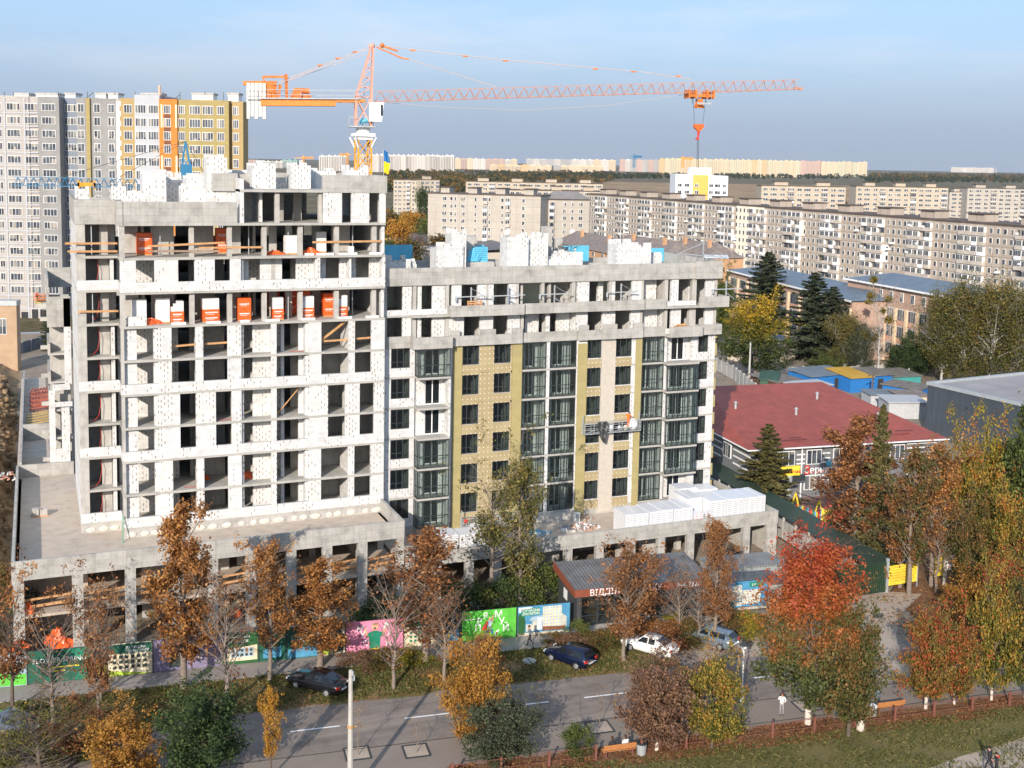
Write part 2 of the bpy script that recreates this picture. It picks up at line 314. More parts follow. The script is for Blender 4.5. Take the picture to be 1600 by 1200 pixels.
M['city']=ground_mat('city_ground',[(.35,(.05,.05,.02)),(.5,(.13,.105,.06)),(.65,(.24,.19,.13))],.03,.4,bmp=.3,bd=.3)
M['field']=ground_mat('dry_field',[(.35,(.20,.12,.065)),(.65,(.42,.30,.18))],.01,.06,bmp=0)
M['leaffall']=ground_mat('leaf_litter',[(.35,(.10,.045,.022)),(.5,(.19,.10,.05)),(.65,(.28,.19,.12))],.5,7)
M['bark']=plain('bark',(.11,.085,.068),.95,var=.35,scale=5); M['barkb']=plain('birch_bark',(.42,.40,.375),.9,var=.35,scale=2.5); M['barkl']=plain('pale_bark',(.21,.17,.14),.95,var=.25,scale=3)
M['lime']=plain('limewashed_bark',(.13,.10,.08),.95,var=.25,scale=3)
nt=M['lime'].node_tree; z_=hz(nt)[1]; b_=nt.nodes['Principled BSDF']; nt.links.new(mixc(nt,mnode(nt,'LESS_THAN',z_,1.15),nt.nodes['Color Ramp'].outputs[0],(.60,.52,.46)),b_.inputs['Base Color'])
# ================================================================ BUILDING A (white block tower, left)
YA=103.95; YLB=106.5; XL=3.3; XM=6.7; XR=30.5; YBK=121.5; F0=6.4
A=thing('unfinished_apartment_tower','tall unfinished tower of white aerated blocks and bare concrete slabs, left of the crane','building')
def L_(k): return F0+3*k
S0,S1=.22,.0                                  # slab underside / top relative to level
def slabA(k,x0=XL,x1=XR,y0=YA,y1=YBK,left=True):
    b=MB(); z=L_(k)
    if left:
        b.box(x0,XM,YLB,y1,z-.22,z); b.box(XM,x1,y0,y1,z-.22,z)
    else: b.box(x0,x1,y0,y1,z-.22,z)
    b.build('floor_slab',M['slab'],A)
for k in range(0,10): slabA(k)
slabA(9.999 if False else 10,17.0,XR,YA,YBK,False)
MBL=[M['blk'],M['conc'],M['blkd']]
def wallx(b,x0,x1,y,z0,z1,t=.3,m=0): b.box(x0,x1,y,y+t,z0,z1,m)
R1=[(XM+.02,8.05),(9.46,9.84,'c'),(9.84,10.98),(13.02,13.7),(15.84,17.05)]
R1b=[(19.75,20.25,'f'),(23.2,24.4),(27.0,27.6),(29.2,XR)]
R2=[(XM+.02,8.05),(9.46,9.84,'c'),(9.84,11.65),(13.02,14.77),(16.17,17.05)]
R2b=[(19.75,20.25,'f'),(23.2,25.05),(26.7,28.1),(29.5,XR)]
def recess(b,k,sill):
    z=L_(k); zt=L_(k+1)-.22; y=YA+1.35
    wallx(b,18.3,19.9,y,z,zt,.25,2); wallx(b,20.9,21.2,y,z,zt,.25,0); wallx(b,22.55,23.2,y,z,zt,.25,0)
    wallx(b,17.05,17.15,y,z,zt,.25,0)
    b.box(17.05,17.3,YA+.3,y,z,zt,2); b.box(22.95,23.2,YA+.3,y,z,zt,0); b.box(19.9,20.25,YA+.3,y,z,zt,0)
def leftbay(b,k,sill,openf):
    z=L_(k); zt=L_(k+1)-.22
    if sill: wallx(b,XL,XM-.0,YLB,z,z+.85,.25,0)
    b.box(XL+.02,XL+.75,YLB+.03,YLB+.5,z+(.85 if sill else 0),zt,1)         # corner pier
    if not openf: b.box(XL+1.9,XM-.65,YLB+1.5,YLB+1.75,z,zt,1); b.box(XM-.6,XM-.3,YLB+.4,YLB+2,z,zt,0)
    else: b.box(XL+2.0,XM-.7,YLB+1.5,YLB+1.75,z,zt,1)
for k in range(0,9):
    b=MB(); z=L_(k); zt=L_(k+1)-.22
    sill={0:.85,2:.85,4:.85,7:.85}.get(k,0)
    openf=k in(6,8)
    lb=MB(); leftbay(lb,k,sill,openf); lb.build('corner_bay_wall',MBL,A)
    if not openf:
        if k==7:
            segs=[(XM+.02,8.0),(8.0,8.05),(9.6,11.6),(13.0,14.75),(16.1,17.05)]
            for s in segs: wallx(b,s[0],s[1],YA+.02,z,zt,.3,2 if s[0]>9 and s[0]<12 else 0)
            y=YA+1.3
            for x0,x1,m in((17.05,17.95,2),(19.0,20.0,0),(20.35,21.0,0),(22.3,24.3,2),(24.55,25.1,0),(26.4,27.1,0),(27.45,28.0,0),(29.3,XR,2)): wallx(b,x0,x1,y,z,zt,.25,m)
            for x in (20.0,27.1): b.box(x,x+.35,YA+1.27,YA+1.6,z,zt,1)
            for x in (17.05,23.9,XR-.25): b.box(x,x+.25,YA+.3,y,z+(.0),zt,0)
            wallx(b,24.0,24.28,YA+.02,z,zt,.3,0); wallx(b,XR-.28,XR,YA+.02,z,zt,.3,0)
        else:
            ra,rb=(R1,R1b) if k in(0,1,4,5) else (R2,R2b)
            for i,s in enumerate(ra+rb):
                m=0
                if len(s)==3 and s[2]=='c': b.box(s[0],s[1],YA+.25,YA+.7,z,zt,0); continue
                if (i+k)%3==0: m=2
                # first pier is set back like a loggia side
                wallx(b,s[0],s[1],YA+.02 if s[0]>7 else YA+.38,z,zt,.3,m)
            b.box(9.84,10.1,YA+.3,YA+1.3,z,zt,0)
            b.box(XM+.02,XM+.3,YA+.02,YA+1.0,z,zt,1)
            recess(b,k,sill)
        if sill:
            wallx(b,XM,XR,YA-.03,z-.02,z+sill,.28,0); b.box(XM-.0,XM+.25,YA+.25,YLB,z-.02,z+sill,0)
    else:
        b.box(XM,XM+.45,YA,YA+.5,z,zt,1)
        for x in (12.6,15.9,19.0,22.3,25.7,29.3): b.box(x,x+.42,YA+.35,YA+.85,z,zt,1)
    # right return wall and left flank
    b.build('block_wall',MBL,A)
    MB().box(XR-.3,XR-.002,YA+.35,YBK,z,zt,0).build('side_wall',MBL,A); MB().box(XL,XL+.25,YLB+.55,YBK,z,zt,0).build('side_wall',MBL,A)
    # interior partitions, cores and rear wall
    c=MB()
    yb=YA+4.3
    if not openf:
        for x in (10.9,13.3,16.4,19.95,23.3,27.1): c.box(x,x+.2,YA+(.35 if x in(13.3,27.1) else 1.7),yb-.3,z,zt,0 if int(x)%2 else 1)
        c.box(XM,12.0,yb,yb+.2,z,zt,0); c.box(13.0,16.2,yb,yb+.2,z,zt,1); c.box(17.2,21.5,yb,yb+.2,z,zt,0); c.box(22.4,XR-.3,yb,yb+.2,z,zt,1)
    else:
        for x0,x1,y in((7.2,8.6,4.5),(9.6,11.6,3.2),(13.6,15.3,4.6),(16.4,17.6,3.4),(20.3,21.0,3.8),(21.6,22.2,2.6),(24.6,25.4,4.8),(26.4,28.2,4.4)):
            c.box(x0,x1,YA+y,YA+y+.25,z,zt,1)
        for x in (8.9,18.9,23.4): c.box(x,x+.25,YA+4.5,YA+10,z,zt,1)
    for x0,x1 in((XL+.3,7.5),(9,12),(13.3,17),(18.2,22),(23,26.5),(28.2,XR-.3)): c.box(x0,x1,YBK-.35,YBK-.1,z,zt,0)
    c.box(XL+.3,XR-.3,YBK-.35,YBK-.1,z,z+.7,0)
    c.box(XL+2.4,XL+2.65,YLB+2.2,YLB+7,z,zt,1); c.box(XL+.3,XL+2.4,YLB+3.4,YLB+3.6,z,zt,1); c.box(XL+2.7,XM,YLB+3.0,YLB+3.2,z,zt,0)
    c.build('partition_wall',[M['blkd'],M['conc']],A)
# red hoses and steel props inside
for k in range(0,8):
    z=L_(k); b=MB(); x0=XL+1.75; P=[Vector((x0,YLB+1.3,z+2.7)),Vector((x0+.12,YLB+1.1,z+1.6)),Vector((x0-.1,YLB+.9,z+.5)),Vector((x0-.6,YLB+.7,z+.04)),Vector((x0-1.0,YLB+.9,z+.04))]
    for a,c in zip(P[:-1],P[1:]): b.tube(a,c,.025,.025,5)
    if k in(1,3,5): 
        x=(12,14.6,21.6)[k//2]; 
        for i in range(5): b.tube((x+i*.35,YA+.7+.12*math.sin(i*2),z+.03),(x+i*.35+.35,YA+.7+.12*math.sin(i*2+2),z+.03),.025,.025,4)
    b.build('red_hose',M['red'],A)
b=MB()
for k in(6,8):
    for x,y in((4.6,YLB+.5),(10.3,YA+2),(18.2,YA+2.6),(21.6,YA+1.4),(27.9,YA+2.2)): b.tube((x,y,L_(k)),(x,y,L_(k+1)-.24),.05,.05,6); b.box(x-.1,x+.1,y-.1,y+.1,L_(k),L_(k)+.03)
b.build('steel_prop',M['steel'],A)
# top storey (right half), roof parapets, roof upstands
b=MB(); z=L_(9); zt=L_(10)-.22
for x0,x1 in((24.55,26.3),(27.2,28.9),(29.9,XR)): wallx(b,x0,x1,YA+.02,z,zt,.3,0)
b.box(24.2,24.5,YA+.35,YA+.85,z,zt,1); b.box(20.2,20.6,YA+.35,YA+.85,z,zt,1)
b.box(17.0,17.35,YA+.02,YA+3,z,zt+1.2,0); b.box(15.2,17.0,YA+2.7,YA+3.0,z,zt,0)
b.box(XR-.3,XR-.002,YA+.35,YBK,z,zt,0)
b.build('block_wall',MBL,A)
c=MB()
for x0,x1,y in((17.7,18.6,3.2),(20.9,21.6,3.5),(22.6,23.4,3.9),(25.2,26.2,4.2),(18.9,22.0,7.5)): c.box(x0,x1,YA+y,YA+y+.25,z,zt,1)
for x in (26.5,19.0): c.box(x,x+.25,YA+1.5,YA+9,z,zt,0)
c.box(17.3,26.8,YBK-.35,YBK-.1,z,zt,0); c.build('partition_wall',[M['blkd'],M['concd']],A)
PB=MB(); zr=L_(9)
PB.box(XM-.2,XM+.32,YA-.1,YLB+.2,zr-.22,zr+1.95)
PB.box(XM+.32,16.75,YA-.02,YA+.25,zr-.22,zr+1.88); PB.box(XL-.1,XM-.2,YLB-.02,YLB+.22,zr-.2,zr+1.95)
PB.box(XL-.1,XL+.18,YLB+.22,YBK,zr-.2,zr+1.95); PB.box(XL+.2,16.9,YBK-.3,YBK,zr,zr+1.6)
PB.build('roof_parapet',M['concp'],A)
PB=MB(); zr=L_(10)
PB.box(24.45,XR+.1,YA-.04,YA+.22,zr-.22,zr+1.4); PB.box(XR-.18,XR+.1,YA+.22,YBK,zr-.22,zr+1.4); PB.box(14.9,17.2,YA+2.4,YA+2.65,zr-.22,zr+1.4); PB.box(17.2,19.0,YA+4.5,YA+4.75,zr,zr+1.3); PB.box(16.95,17.2,YA+2.65,YA+4.5,zr,zr+1.4)
PB.box(17.3,XR-.2,YBK-.3,YBK-.05,zr,zr+1.3)
PB.build('roof_parapet',M['concp'],A)
b=MB(); zr=L_(9)
rr=random.Random(3)
def jag(b,x0,x1,y,z0,z1,t=.3,m=0,j=.45):
    """a ragged-topped block wall along X"""
    x=x0; b.box(x0,x1,y,y+t,z0,z1-j,m)
    while x<x1-.05:
        w=min(rr.choice((.3,.6,.6,.9)),x1-x); h=rr.choice((0,.25,.25,.5))*(j/.5)
        if h>0: b.box(x,x+w,y,y+t,z1-j,z1-j+h,m)
        x+=w
def chim(b,x0,x1,y0,y1,z0,z1,m=0,j=.5):
    jag(b,x0,x1,y0,z0,z1,.25,m,j); jag(b,x0,x1,y1-.25,z0,z1,.25,m,j); b.box(x0,x0+.25,y0+.25,y1-.25,z0,z1-j,m); b.box(x1-.25,x1,y0+.25,y1-.25,z0,z1-j,m)
for x0,x1,y0,y1,h in((3.4,4.6,109.5,110.5,3.0),(6.6,7.9,112,113.5,3.2),(7.9,9.3,111,113,2.6),(9.3,11.4,111,114,4.6),(10.6,13.0,113.2,114.6,4.3),(12.4,14.6,108,110,3.4),(13.1,16.2,110,113,4.3),(14.5,16.3,106.6,108.8,6.3),(9.7,10.5,108,109,2.5)):
    b=MB(); chim(b,x0,x1,y0,y1,zr,zr+h,rr.choice((0,2))); b.build('roof_block_wall',MBL,A)
b=MB(); zr=L_(10)
for x0,x1,y0,y1,h in((17.3,19.3,110,113,1.9),(18.6,20.8,107,110,2.6),(20.9,22.6,109.5,110.6,1.0),(22.4,24.3,108,110,2.7),(25.2,27.2,110,112,2.2),(28.0,30.2,109,111,2.3),(24.6,25.3,112,113,1.2)):
    b=MB(); chim(b,x0,x1,y0,y1,zr,zr+h,rr.choice((0,2)),.5); b.build('roof_block_wall',MBL,A)
b=MB(); b.box(24.6,29.8,116,118,zr,zr+.9); b.box(19.2,22,118,119,zr,zr+1.4); b.build('roof_concrete_upstand',M['conc'],A)
# base strip with foam blobs, terrace, parapets, podium
b=MB(); b.box(XM,XR,YA-.01,YA+.4,5.3,6.18); b.box(XL,XM,YLB-.01,YLB+.3,5.3,6.18); b.box(XL,XL+.3,YLB+.3,YBK,5.3,6.18); b.box(XM,XM+.3,YA+.4,YLB,5.3,6.18)
b.build('base_strip',M['conc'],A)
b=MB(); x=XM+.7
while x<XR-.3:
    w=rr.uniform(.32,.6); b.sphere((x,YA-.01,5.74),w,.06,.26,nu=10,nv=6); x+=w*2+rr.uniform(.12,.5)
for x in(XL+.8,XL+1.9,XL+2.8): b.sphere((x,YLB-.01,5.74),.45,.05,.24,nu=10,nv=6)
o=b.build('foam_patches',M['foam'],A,smooth=True)
YP=96.78; XP0=-2.3; XP1=30.4; TZ=5.45
b=MB(); b.box(XP0+.02,XP1-.02,YP+.02,127.5,TZ-.25,TZ); b.build('terrace_slab',M['terr'],A)
b=MB(); b.box(XP0+.02,1.0,127.52,185,TZ-.25,TZ); b.build('terrace_slab',M['terr'],A)
b=MB(); PT=6.8
b.box(XP0,XP1,YP,YP+.22,TZ-.0+.005,PT); b.box(XP0,XP0+.24,YP+.22,127.4,TZ+.005,PT); b.box(XP1-.24,XP1,YP+.22,YA-.02,TZ+.005,PT); b.box(XP0+.24,XL,127.4,127.65,TZ+.005,PT-.0)
b.box(XP0+.3,XP0+.54,127.65,144,TZ+.005,PT+.3); b.box(XP0+.54,1.6,144,144.3,TZ+.005,PT+.6); b.box(XP0+.3,XP0+.5,144.3,184,TZ+.005,PT-.1)
b.build('terrace_parapet',M['concp'],A)
b=MB(); b.box(XP0,XP1,YP-.012,YP+.5,5.2,TZ); b.box(XP0-.01,XP0+.5,YP+.5,127,4.8,TZ); b.box(XP1-.5,XP1+.01,YP+.5,YA,4.8,TZ);b.build('edge_beam',M['concp'],A)
b=MB(); b.box(XP0+.6,XP1,YP+.1,YA+8,1.98,2.2); b.build('lower_slab',M['terr'],A)
for x in (-2.25,2.2,6.3,9.8,13.0,16.2,19.7,22.9,26.1,29.75):
    b=MB(); b.box(x,x+.85 if x<27 else x+.62,YP+.03,YP+.6,-1.3,5.2); b.build('column',M['concp'],A)
for x in (2.4,9.0,16.4,23.0,29.6):
    b=MB(); b.box(x,x+.6,YP+6.0,YP+6.4,-1.3,5.2); b.build('column',M['conc'],A)
b=MB(); b.box(XP0+.6,3.6,YP+5.2,YP+5.5,-1.3,1.98); b.box(XP0+.6,3.6,YP+5.2,YP+5.5,2.2,5.2); b.build('podium_wall',M['terr'],A)
b=MB(); b.box(XP0+.3,XP0+.6,YP+.6,127,-1.3,5.2); b.box(1.0,XP1-3,YA+8,YA+8.3,-1.3,5.2); b.box(8.0,10.5,YP+4.8,YP+5.05,-1.3,5.2); b.box(14.2,15.6,YP+5.5,YP+8,-1.3,5.2); b.box(27.0,27.25,YP+3,YP+9,-1.3,5.2); b.box(29.9,30.2,YA,YBK,-1.3,5.2); b.box(-2.0,-1.7,127.5,185,-1.3,5.2)
b.build('podium_wall',M['conc'],A)
# rear wing seen past the left flank
b=MB()
for i in range(6):
    z=9.4+3*i-3
    b.box(1.0,XL-.02,127.9+i*.0,136,z-.2,z); b.box(1.0,1.25,128,136,z,z+1.0 if i<5 else z+3.2); 
    b.box(.3,1.0,128.3,128.7,z+.4,z+.8)
b.box(1.2,3.2,129.4,129.65,6,24.4)
b.build('rear_wing',M['conc'],A)
b=MB(); b.box(1.0,1.6,127.7,127.95,6.8,14.5); b.box(2.2,XL-.3,127.7,127.95,5.5,12.6); b.box(1.25,2.2,127.72,127.95,6.8,8.2); b.box(1.0,XL,127.72,127.97,12.7,13.2); b.box(1.4,XL-.2,127.7,127.95,14.5,15.1); b.box(2.6,XL-.02,127.7,127.95,15.1,24.2); b.build('rear_wing_block_wall',MBL[0],A)
b=MB(); b.box(1.0,XL,127.7,127.9,21.2,24.4); b.box(1.0,1.2,127.9,137,24.4,26.3); b.box(1.2,XL+.6,136.8,137,24.4,26.6); b.build('rear_wing_parapet',M['concp'],A)
# balcony-fixed guard planks and props inside A: separate things
def plank(P,Q,label,w=.18,t=.04,mat='wood'):
    P=Vector(P);Q=Vector(Q); c=(P+Q)/2; b=MB(); b.bar(P-c,Q-c,t,w); o=b.build('wooden_plank',M[mat],None,c); tag(o,label,'plank',group='guard planks and loose boards'); return o
z8=L_(8); z6=L_(6)
plank((XL-.9,YLB-.3,z8+1.15),(XM,YLB-.3,z8+1.12),'upper guard plank across the corner bay of the open storey under the low roof parapet')
plank((XL-.7,YLB-.32,z8+.45),(XM,YLB-.32,z8+.42),'lower guard plank across the corner bay of the open storey under the low roof parapet')
plank((9.0,YA+.3,z8+.98),(15.7,YA+.3,z8+1.25),'upper long guard plank running past the red-wrapped pallet on the upper open storey')
plank((9.1,YA+.28,z8+.55),(15.2,YA+.28,z8+.5),'lower long guard plank running past the red-wrapped pallet on the upper open storey',mat='woodg')
plank((13.4,YA+.26,z8+.8),(19.0,YA+.26,z8+.8),'bright guard plank in the middle of the upper open storey')
plank((23.6,YA+.26,z8+1.2),(30.2,YA+.26,z8+1.25),'guard plank at the right-hand end of the upper open storey')
plank((XL+.05,YLB-.2,z6+1.15),(XM,YLB-.2,z6+1.1),'single guard plank across the corner bay of the storey with orange pallets')
z5=L_(5); z3=L_(3)
plank((11.0,YA+.6,z5+1.0),(13.1,YA+.6,z5+1.1),'board across the third window opening below the orange pallets')
plank((13.6,YA+.6,z5+1.1),(15.9,YA+.6,z5+1.15),'board across the fourth window opening below the orange pallets')
plank((24.4,YA+.5,z5+.9),(27.1,YA+.5,z5+.95),'horizontal board with a diagonal above it, below the orange pallets')
plank((24.5,YA+.5,z5+1.0),(26.9,YA+.55,z5+2.75),'diagonal board leaning up to the ceiling below the orange pallets',w=.22)
plank((27.6,YA+.5,z5+1.0),(29.3,YA+.5,z5+1.05),'board across the last opening below the orange pallets')
plank((20.4,YA+.7,z3+.2),(22.6,YA+.8,z3+2.7),'thin diagonal prop in the loggia two storeys above the terrace sill band',w=.1)
# pallets of blocks
def blockpallet(P,w,d,h,wrap,label,steps=False,rz=0.0,full=False):
    t=thing('block_pallet',label,'pallet',P,rz,'pallets of aerated blocks on the open storeys')
    b=MB()
    for i in range(3): b.box(-w/2,w/2,-d/2+i*(d/2-.05),-d/2+i*(d/2-.05)+.1,0,.1)
    b.box(-w/2,w/2,-d/2,d/2,.1,.14); b.build('pallet_base',M['wood'],t)
    hb=h*wrap; b=MB()
    if wrap<1:
        if steps:
            b.box(-w/2+.02,w/2-.02,-d/2+.02,d/2-.02,.14,h*.72); b.box(-w/2+.25,w/2-.02,-d/2+.02,d/2-.02,h*.72,h*.86); b.box(-w/2+.5,w/2-.02,-d/2+.02,d/2-.02,h*.86,h)
        else: b.box(-w/2+.02,w/2-.02,-d/2+.02,d/2-.02,.14,h)
        b.build('block_stack',M['whiteblk'],t)
    if wrap>0:
        b=MB(); n=4
        b.box(-w/2,w/2,-d/2,d/2,.12,hb)
        for i in range(1,n): b.box(-w/2-.012,w/2+.012,-d/2-.012,d/2+.012,hb*i/n-.02,hb*i/n+.02)
        o=b.build('film_wrap',M['orange'],t)
        b=MB()
        for z in (hb*.3,hb*.72):
            x=-w*.36
            while x<w*.34:
                ww=rr.uniform(.05,.12); b.box(x,x+ww,-d/2-.02,-d/2-.014,z,z+.11); x+=ww+.03
            b.box(-w*.3,w*.2,-d/2-.02,-d/2-.014,z-.12,z-.09)
        b.build('printed_mark',M['white'],o)
    return t
q=.05
pal=[(8.4,1.2,1.35,2.2,0,'plain white stack of blocks in the first bay of the storey with orange pallets',False),
(10.4,1.2,1.35,2.25,0,'white block stack with loose orange film beside the second bay column',False),
(11.6,1.1,.75,2.0,.55,'half-wrapped orange pallet with stepped white top beside the second column',True),
(14.5,1.45,1.0,2.15,.55,'half-wrapped orange pallet with a broad square white top in the third bay',False),
(17.5,1.2,.95,2.1,1,'fully wrapped bright orange pallet in the fourth bay of the lower open storey',False),
(20.55,1.0,.8,2.05,.5,'narrow half-wrapped pallet in the fifth bay of the lower open storey',False),
(23.35,1.15,.85,2.1,.5,'half-wrapped pallet with white top right of the sixth bay column',False),
(26.55,1.1,.85,2.1,.5,'half-wrapped pallet with a broken white top in the last bay',True)]
for x,w_,y,h,wr,lb,st_ in pal: blockpallet((x,YA+y+.5,z6+.002),w_,w_*.9,h,wr,lb,st_,rz=rr.uniform(-.08,.08))
for x,y,h,lb in ((20.9,5.0,2.3,'tall orange pallet in shade behind the fifth bay'),(22.4,4.4,2.4,'red-orange pallet standing deep inside the sixth bay'),(23.6,4.0,2.4,'dark orange pallet behind the half-wrapped one of the sixth bay'),(25.6,2.4,2.2,'bright orange pallet just behind the last open bay')):
    blockpallet((x,YA+y,z6+.002),1.1,1.0,h,1,lb)
blockpallet((9.0,YA+3.0,z8+.002),1.3,1.1,2.0,1,'red-orange wrapped pallet with white print in the first bay of the upper open storey')
blockpallet((16.0,YA+4.2,z8+.002),1.1,1.0,2.3,1,'red pallet half hidden behind the fourth column of the upper open storey')
blockpallet((22.0,YA+1.9,z8+.002),1.3,1.2,1.75,0,'white block stack on a pallet between the middle columns of the upper open storey')
blockpallet((25.0,YA+3.2,z8+.002),1.0,1.0,2.0,0,'grey-white block stack behind the guard plank of the upper open storey')
def tarp(P,rx,ry,rz,label,mat='orange',seed=0,cat='tarpaulin'):
    r=random.Random(seed); b=MB(); n,m=16,7; vs=[];fs=[]
    for j in range(m+1):
        for i in range(n):
            a=2*math.pi*i/n; k=1-j/m; f=1+.35*math.sin(3*a+seed)+r.uniform(-.2,.2)
            vs.append((rx*k*f*math.cos(a),ry*k*f*math.sin(a),rz*(1-k*k)*r.uniform(.65,1.2)))
    for j in range(m):
        for i in range(n): a=j*n+i;c=j*n+(i+1)%n; fs.append((a,c,c+n,a+n))
    b.add(vs,fs); o=b.build('tarpaulin' if cat=='tarpaulin' else cat,M[mat],None,P); tag(o,label,cat,group='crumpled orange film left on the floors' if mat=='orange' else None); return o
tarp((9.4,YA+1.2,z6),.9,.5,.5,'crumpled orange film between two white block stacks',seed=1)
tarp((20.2,YA+1.6,z8),.9,.5,.4,'crumpled orange film beside a middle column of the upper open storey',seed=2)
tarp((23.6,YA+1.4,z8),.9,.5,.6,'heap of orange film behind loose blocks of the upper open storey',seed=3)
tarp((17.9,YA+2.2,L_(1)),.8,.5,.6,'orange film heap in the loggia of the second storey above the terrace',seed=4)
tarp((14.1,YA+3.2,L_(1)),.6,.5,.35,'small orange film heap in the fourth opening of the second storey above the terrace',seed=5)
tarp((1.0,YP+1.2,-.9),.9,.7,1.3,'draped orange film hanging low in the first bay of the podium',seed=6)
tarp((1.5,YP+.3,-1.0),1.0,.6,.9,'orange film heap on the ground behind the green hoarding',seed=7)
tarp((-1.9,YP-.3,-.2),.7,.5,.6,'orange film rag near the podium corner column',seed=8)
tarp((-1.2,YP+.7,2.2),.45,.4,1.0,'bright orange film draped at the podium corner column',seed=9)
tarp((15.6,YP+2.0,-.8),.7,.6,.6,'orange film scrap under the podium between two columns',seed=10)
# loose blocks on the edges
b=MB()
for x,y,n_ in ((11.0,YA+.1,3),(14.0,YA+.05,3),(17.0,YA+.1,2),(19.3,YA+.1,3),(22.6,YA+.1,3),(26.1,YA+.1,3),(28.7,YA+.1,3)):
    t=thing('loose_blocks','short row of loose white blocks on the pallet storey edge, '+{11.0:'by the first column',14.0:'under the third bay',17.0:'by the wrapped pallet',19.3:'below the narrow pallet',22.6:'right of the narrow pallet',26.1:'below the broken-topped pallet',28.7:'in the last bay'}[x],'blocks',(x,y,z6+.002),0,'loose blocks on the lower open storey')
    c=MB()
    for i in range(n_): c.box(i*.42,i*.42+.4,0,.28+.1*(i%2),0,.2); 
    c.build('block',M['whiteblk'],t)
t=thing('loose_blocks','knee-high wall of dashed white blocks in the first bay of the storey with pallets','blocks',(XM+.6,YA+.3,z6+.002)); b.box(0,1.6,0,.28,0,.8); b.build('block',M['blkd'],t)
for i,(x,n_) in enumerate(((22.9,2),(24.0,3),(25.2,1),(26.1,2),(27.0,2),(29.0,3))):
    t=thing('loose_blocks','loose white blocks, group %s from the right, on the upper open storey edge'%['six','five','four','three','two','one'][i],'blocks',(x,YA+.15,z8+.002),0,'loose blocks on the upper open storey')
    c=MB()
    for j in range(n_): c.box(j*.42,j*.42+.4,0,.25,0,.2)
    if x==27.0: c.box(.1,.6,.4,.8,0,.75)
    c.build('block',M['whiteblk'],t)
for i,x0 in enumerate((-1.2,2.8,7.0,10.6,13.8,17.0,20.5,23.6,26.8)):
    x1=(2.2,6.3,9.8,13.0,16.2,19.7,22.9,26.1,29.7)[i]
    nm=['first','second','third','fourth','fifth','sixth','seventh','eighth','ninth'][i]
    plank((x0-.2,YP+.65,3.3),(x1+.2,YP+.65,3.45),'upper guard plank of the podium, %s bay from the left corner'%nm)
    plank((x0-.2,YP+.63,2.72),(x1+.2,YP+.63,2.86),'lower guard plank of the podium, %s bay from the left corner'%nm,w=.22)
# thing on the terrace
t=thing('concrete_block_pallet','small grey concrete block stack on a pallet alone on the left terrace','pallet',G(62,806,TZ)+Vector((0,0,0)),.1)
b=MB(); b.box(-.75,.75,-.35,.35,0,.1); b.build('pallet_base',M['wood'],t)
b=MB(); b.box(-.65,-.1,-.3,.3,.1,.75); b.box(.0,.1,-.3,.3,.1,.7); b.box(.55,.65,-.3,.3,.1,.65); b.box(.1,.55,.2,.3,.1,.65); b.box(.1,.55,-.3,-.2,.1,.65); b.build('block',M['conc'],t)
t=thing('prop_pole','thin green prop leaning against the tower corner above the left terrace','prop',(XM-.15,YA-.15,TZ)); b=MB(); b.tube((0,-.9,0),(.12,0,2.1),.05); b.build('pole',plain('green_paint',(.05,.28,.16),.5),t)
# formwork stack in the rear court
t=thing('formwork_stack','long stack of red formwork girders and yellow boards in the rear court','formwork',(0,0,TZ))
cx=G(68,640,TZ)
for i in range(5):
    b=MB(); y=cx.y-2+i*2.6
    for j in range(9): b.bar((cx.x-1.6+j*.36,y,.3+.12*i),(cx.x-1.3+j*.36,y+2.0,.5+.12*i),.12)
    b.bar((cx.x-1.7,y,.6),(cx.x+1.8,y+.5,.9),.14,.2); b.bar((cx.x-1.6,y+1.9,.6),(cx.x+1.9,y+2.3,.9),.14,.2); b.build('girder',plain('rusty_red_steel',(.38,.10,.06),.7,var=.3),t)
b=MB()
for i in range(5): b.bar((cx.x-2.0,cx.y-11+i*1.5,.5),(cx.x+1.4,cx.y-9.6+i*1.5,.7),.5,.12)
b.build('board',plain('yellow_formply',(.55,.36,.13),.7,var=.2),t)
# ================================================================ BUILDING B (insulated block with glazed balconies, right)
YB=105.0; XB1=68.0; BB=thing('unfinished_apartment_block','half-finished apartment block with glazed balconies and strips of yellow insulation, right of the white tower','building')
YBB=119.0
def B0(k): return 3.4+3*k
bl=[M['blk'],M['conc'],M['blkd']]
for k in range(0,9):
    b=MB(); z=B0(k)
    if k<8: b.box(XR+.1,XB1,YB-.03,YBB,z-.2,z)
    else: b.box(XR+.1,XB1,YB,YBB,z-.2,z+.05)
    if 0<=k<=6: b.box(33.85,37.15,YB-1.2,YB-.03,z-.2,z)        # bay 1 slab
    if 0<=k<=6 : b.box(61.45,65.4,YB-1.15,YB-.03,z-.2,z)
    b.build('floor_slab',M['slab'],BB)
def win(x0,x1,z0,z1,y,parent,mull=(.5,),rail=.42,name='window',fm='frame',gm='glassw',small=None,d=.08):
    """frame with mullions at fractions, a transom; the pane is a sub-part"""
    b=MB(); t=.09; w=x1-x0
    b.box(x0,x0+t,y,y+d,z0,z1); b.box(x1-t,x1,y,y+d,z0,z1); b.box(x0+t,x1-t,y,y+d,z1-t,z1); b.box(x0+t,x1-t,y,y+d,z0,z0+t)
    xs=[x0+t]+[x0+w*m for m in mull]+[x1-t]
    for m in mull: b.box(x0+w*m-.05,x0+w*m+.05,y,y+d,z0+t,z1-t)
    if rail:
        for i in range(len(xs)-1):
            b.box(xs[i]+(.04 if i else 0),xs[i+1]-(.04 if i<len(xs)-2 else 0),y+.005,y+d-.005,z0+(z1-z0)*rail-.035,z0+(z1-z0)*rail+.035)
    f=b.build(name,M[fm],parent)
    b=MB(); b.box(x0+t,x1-t,y+d*.4,y+d*.6,z0+t,z1-t); b.build('pane',M[gm],f)
    return f
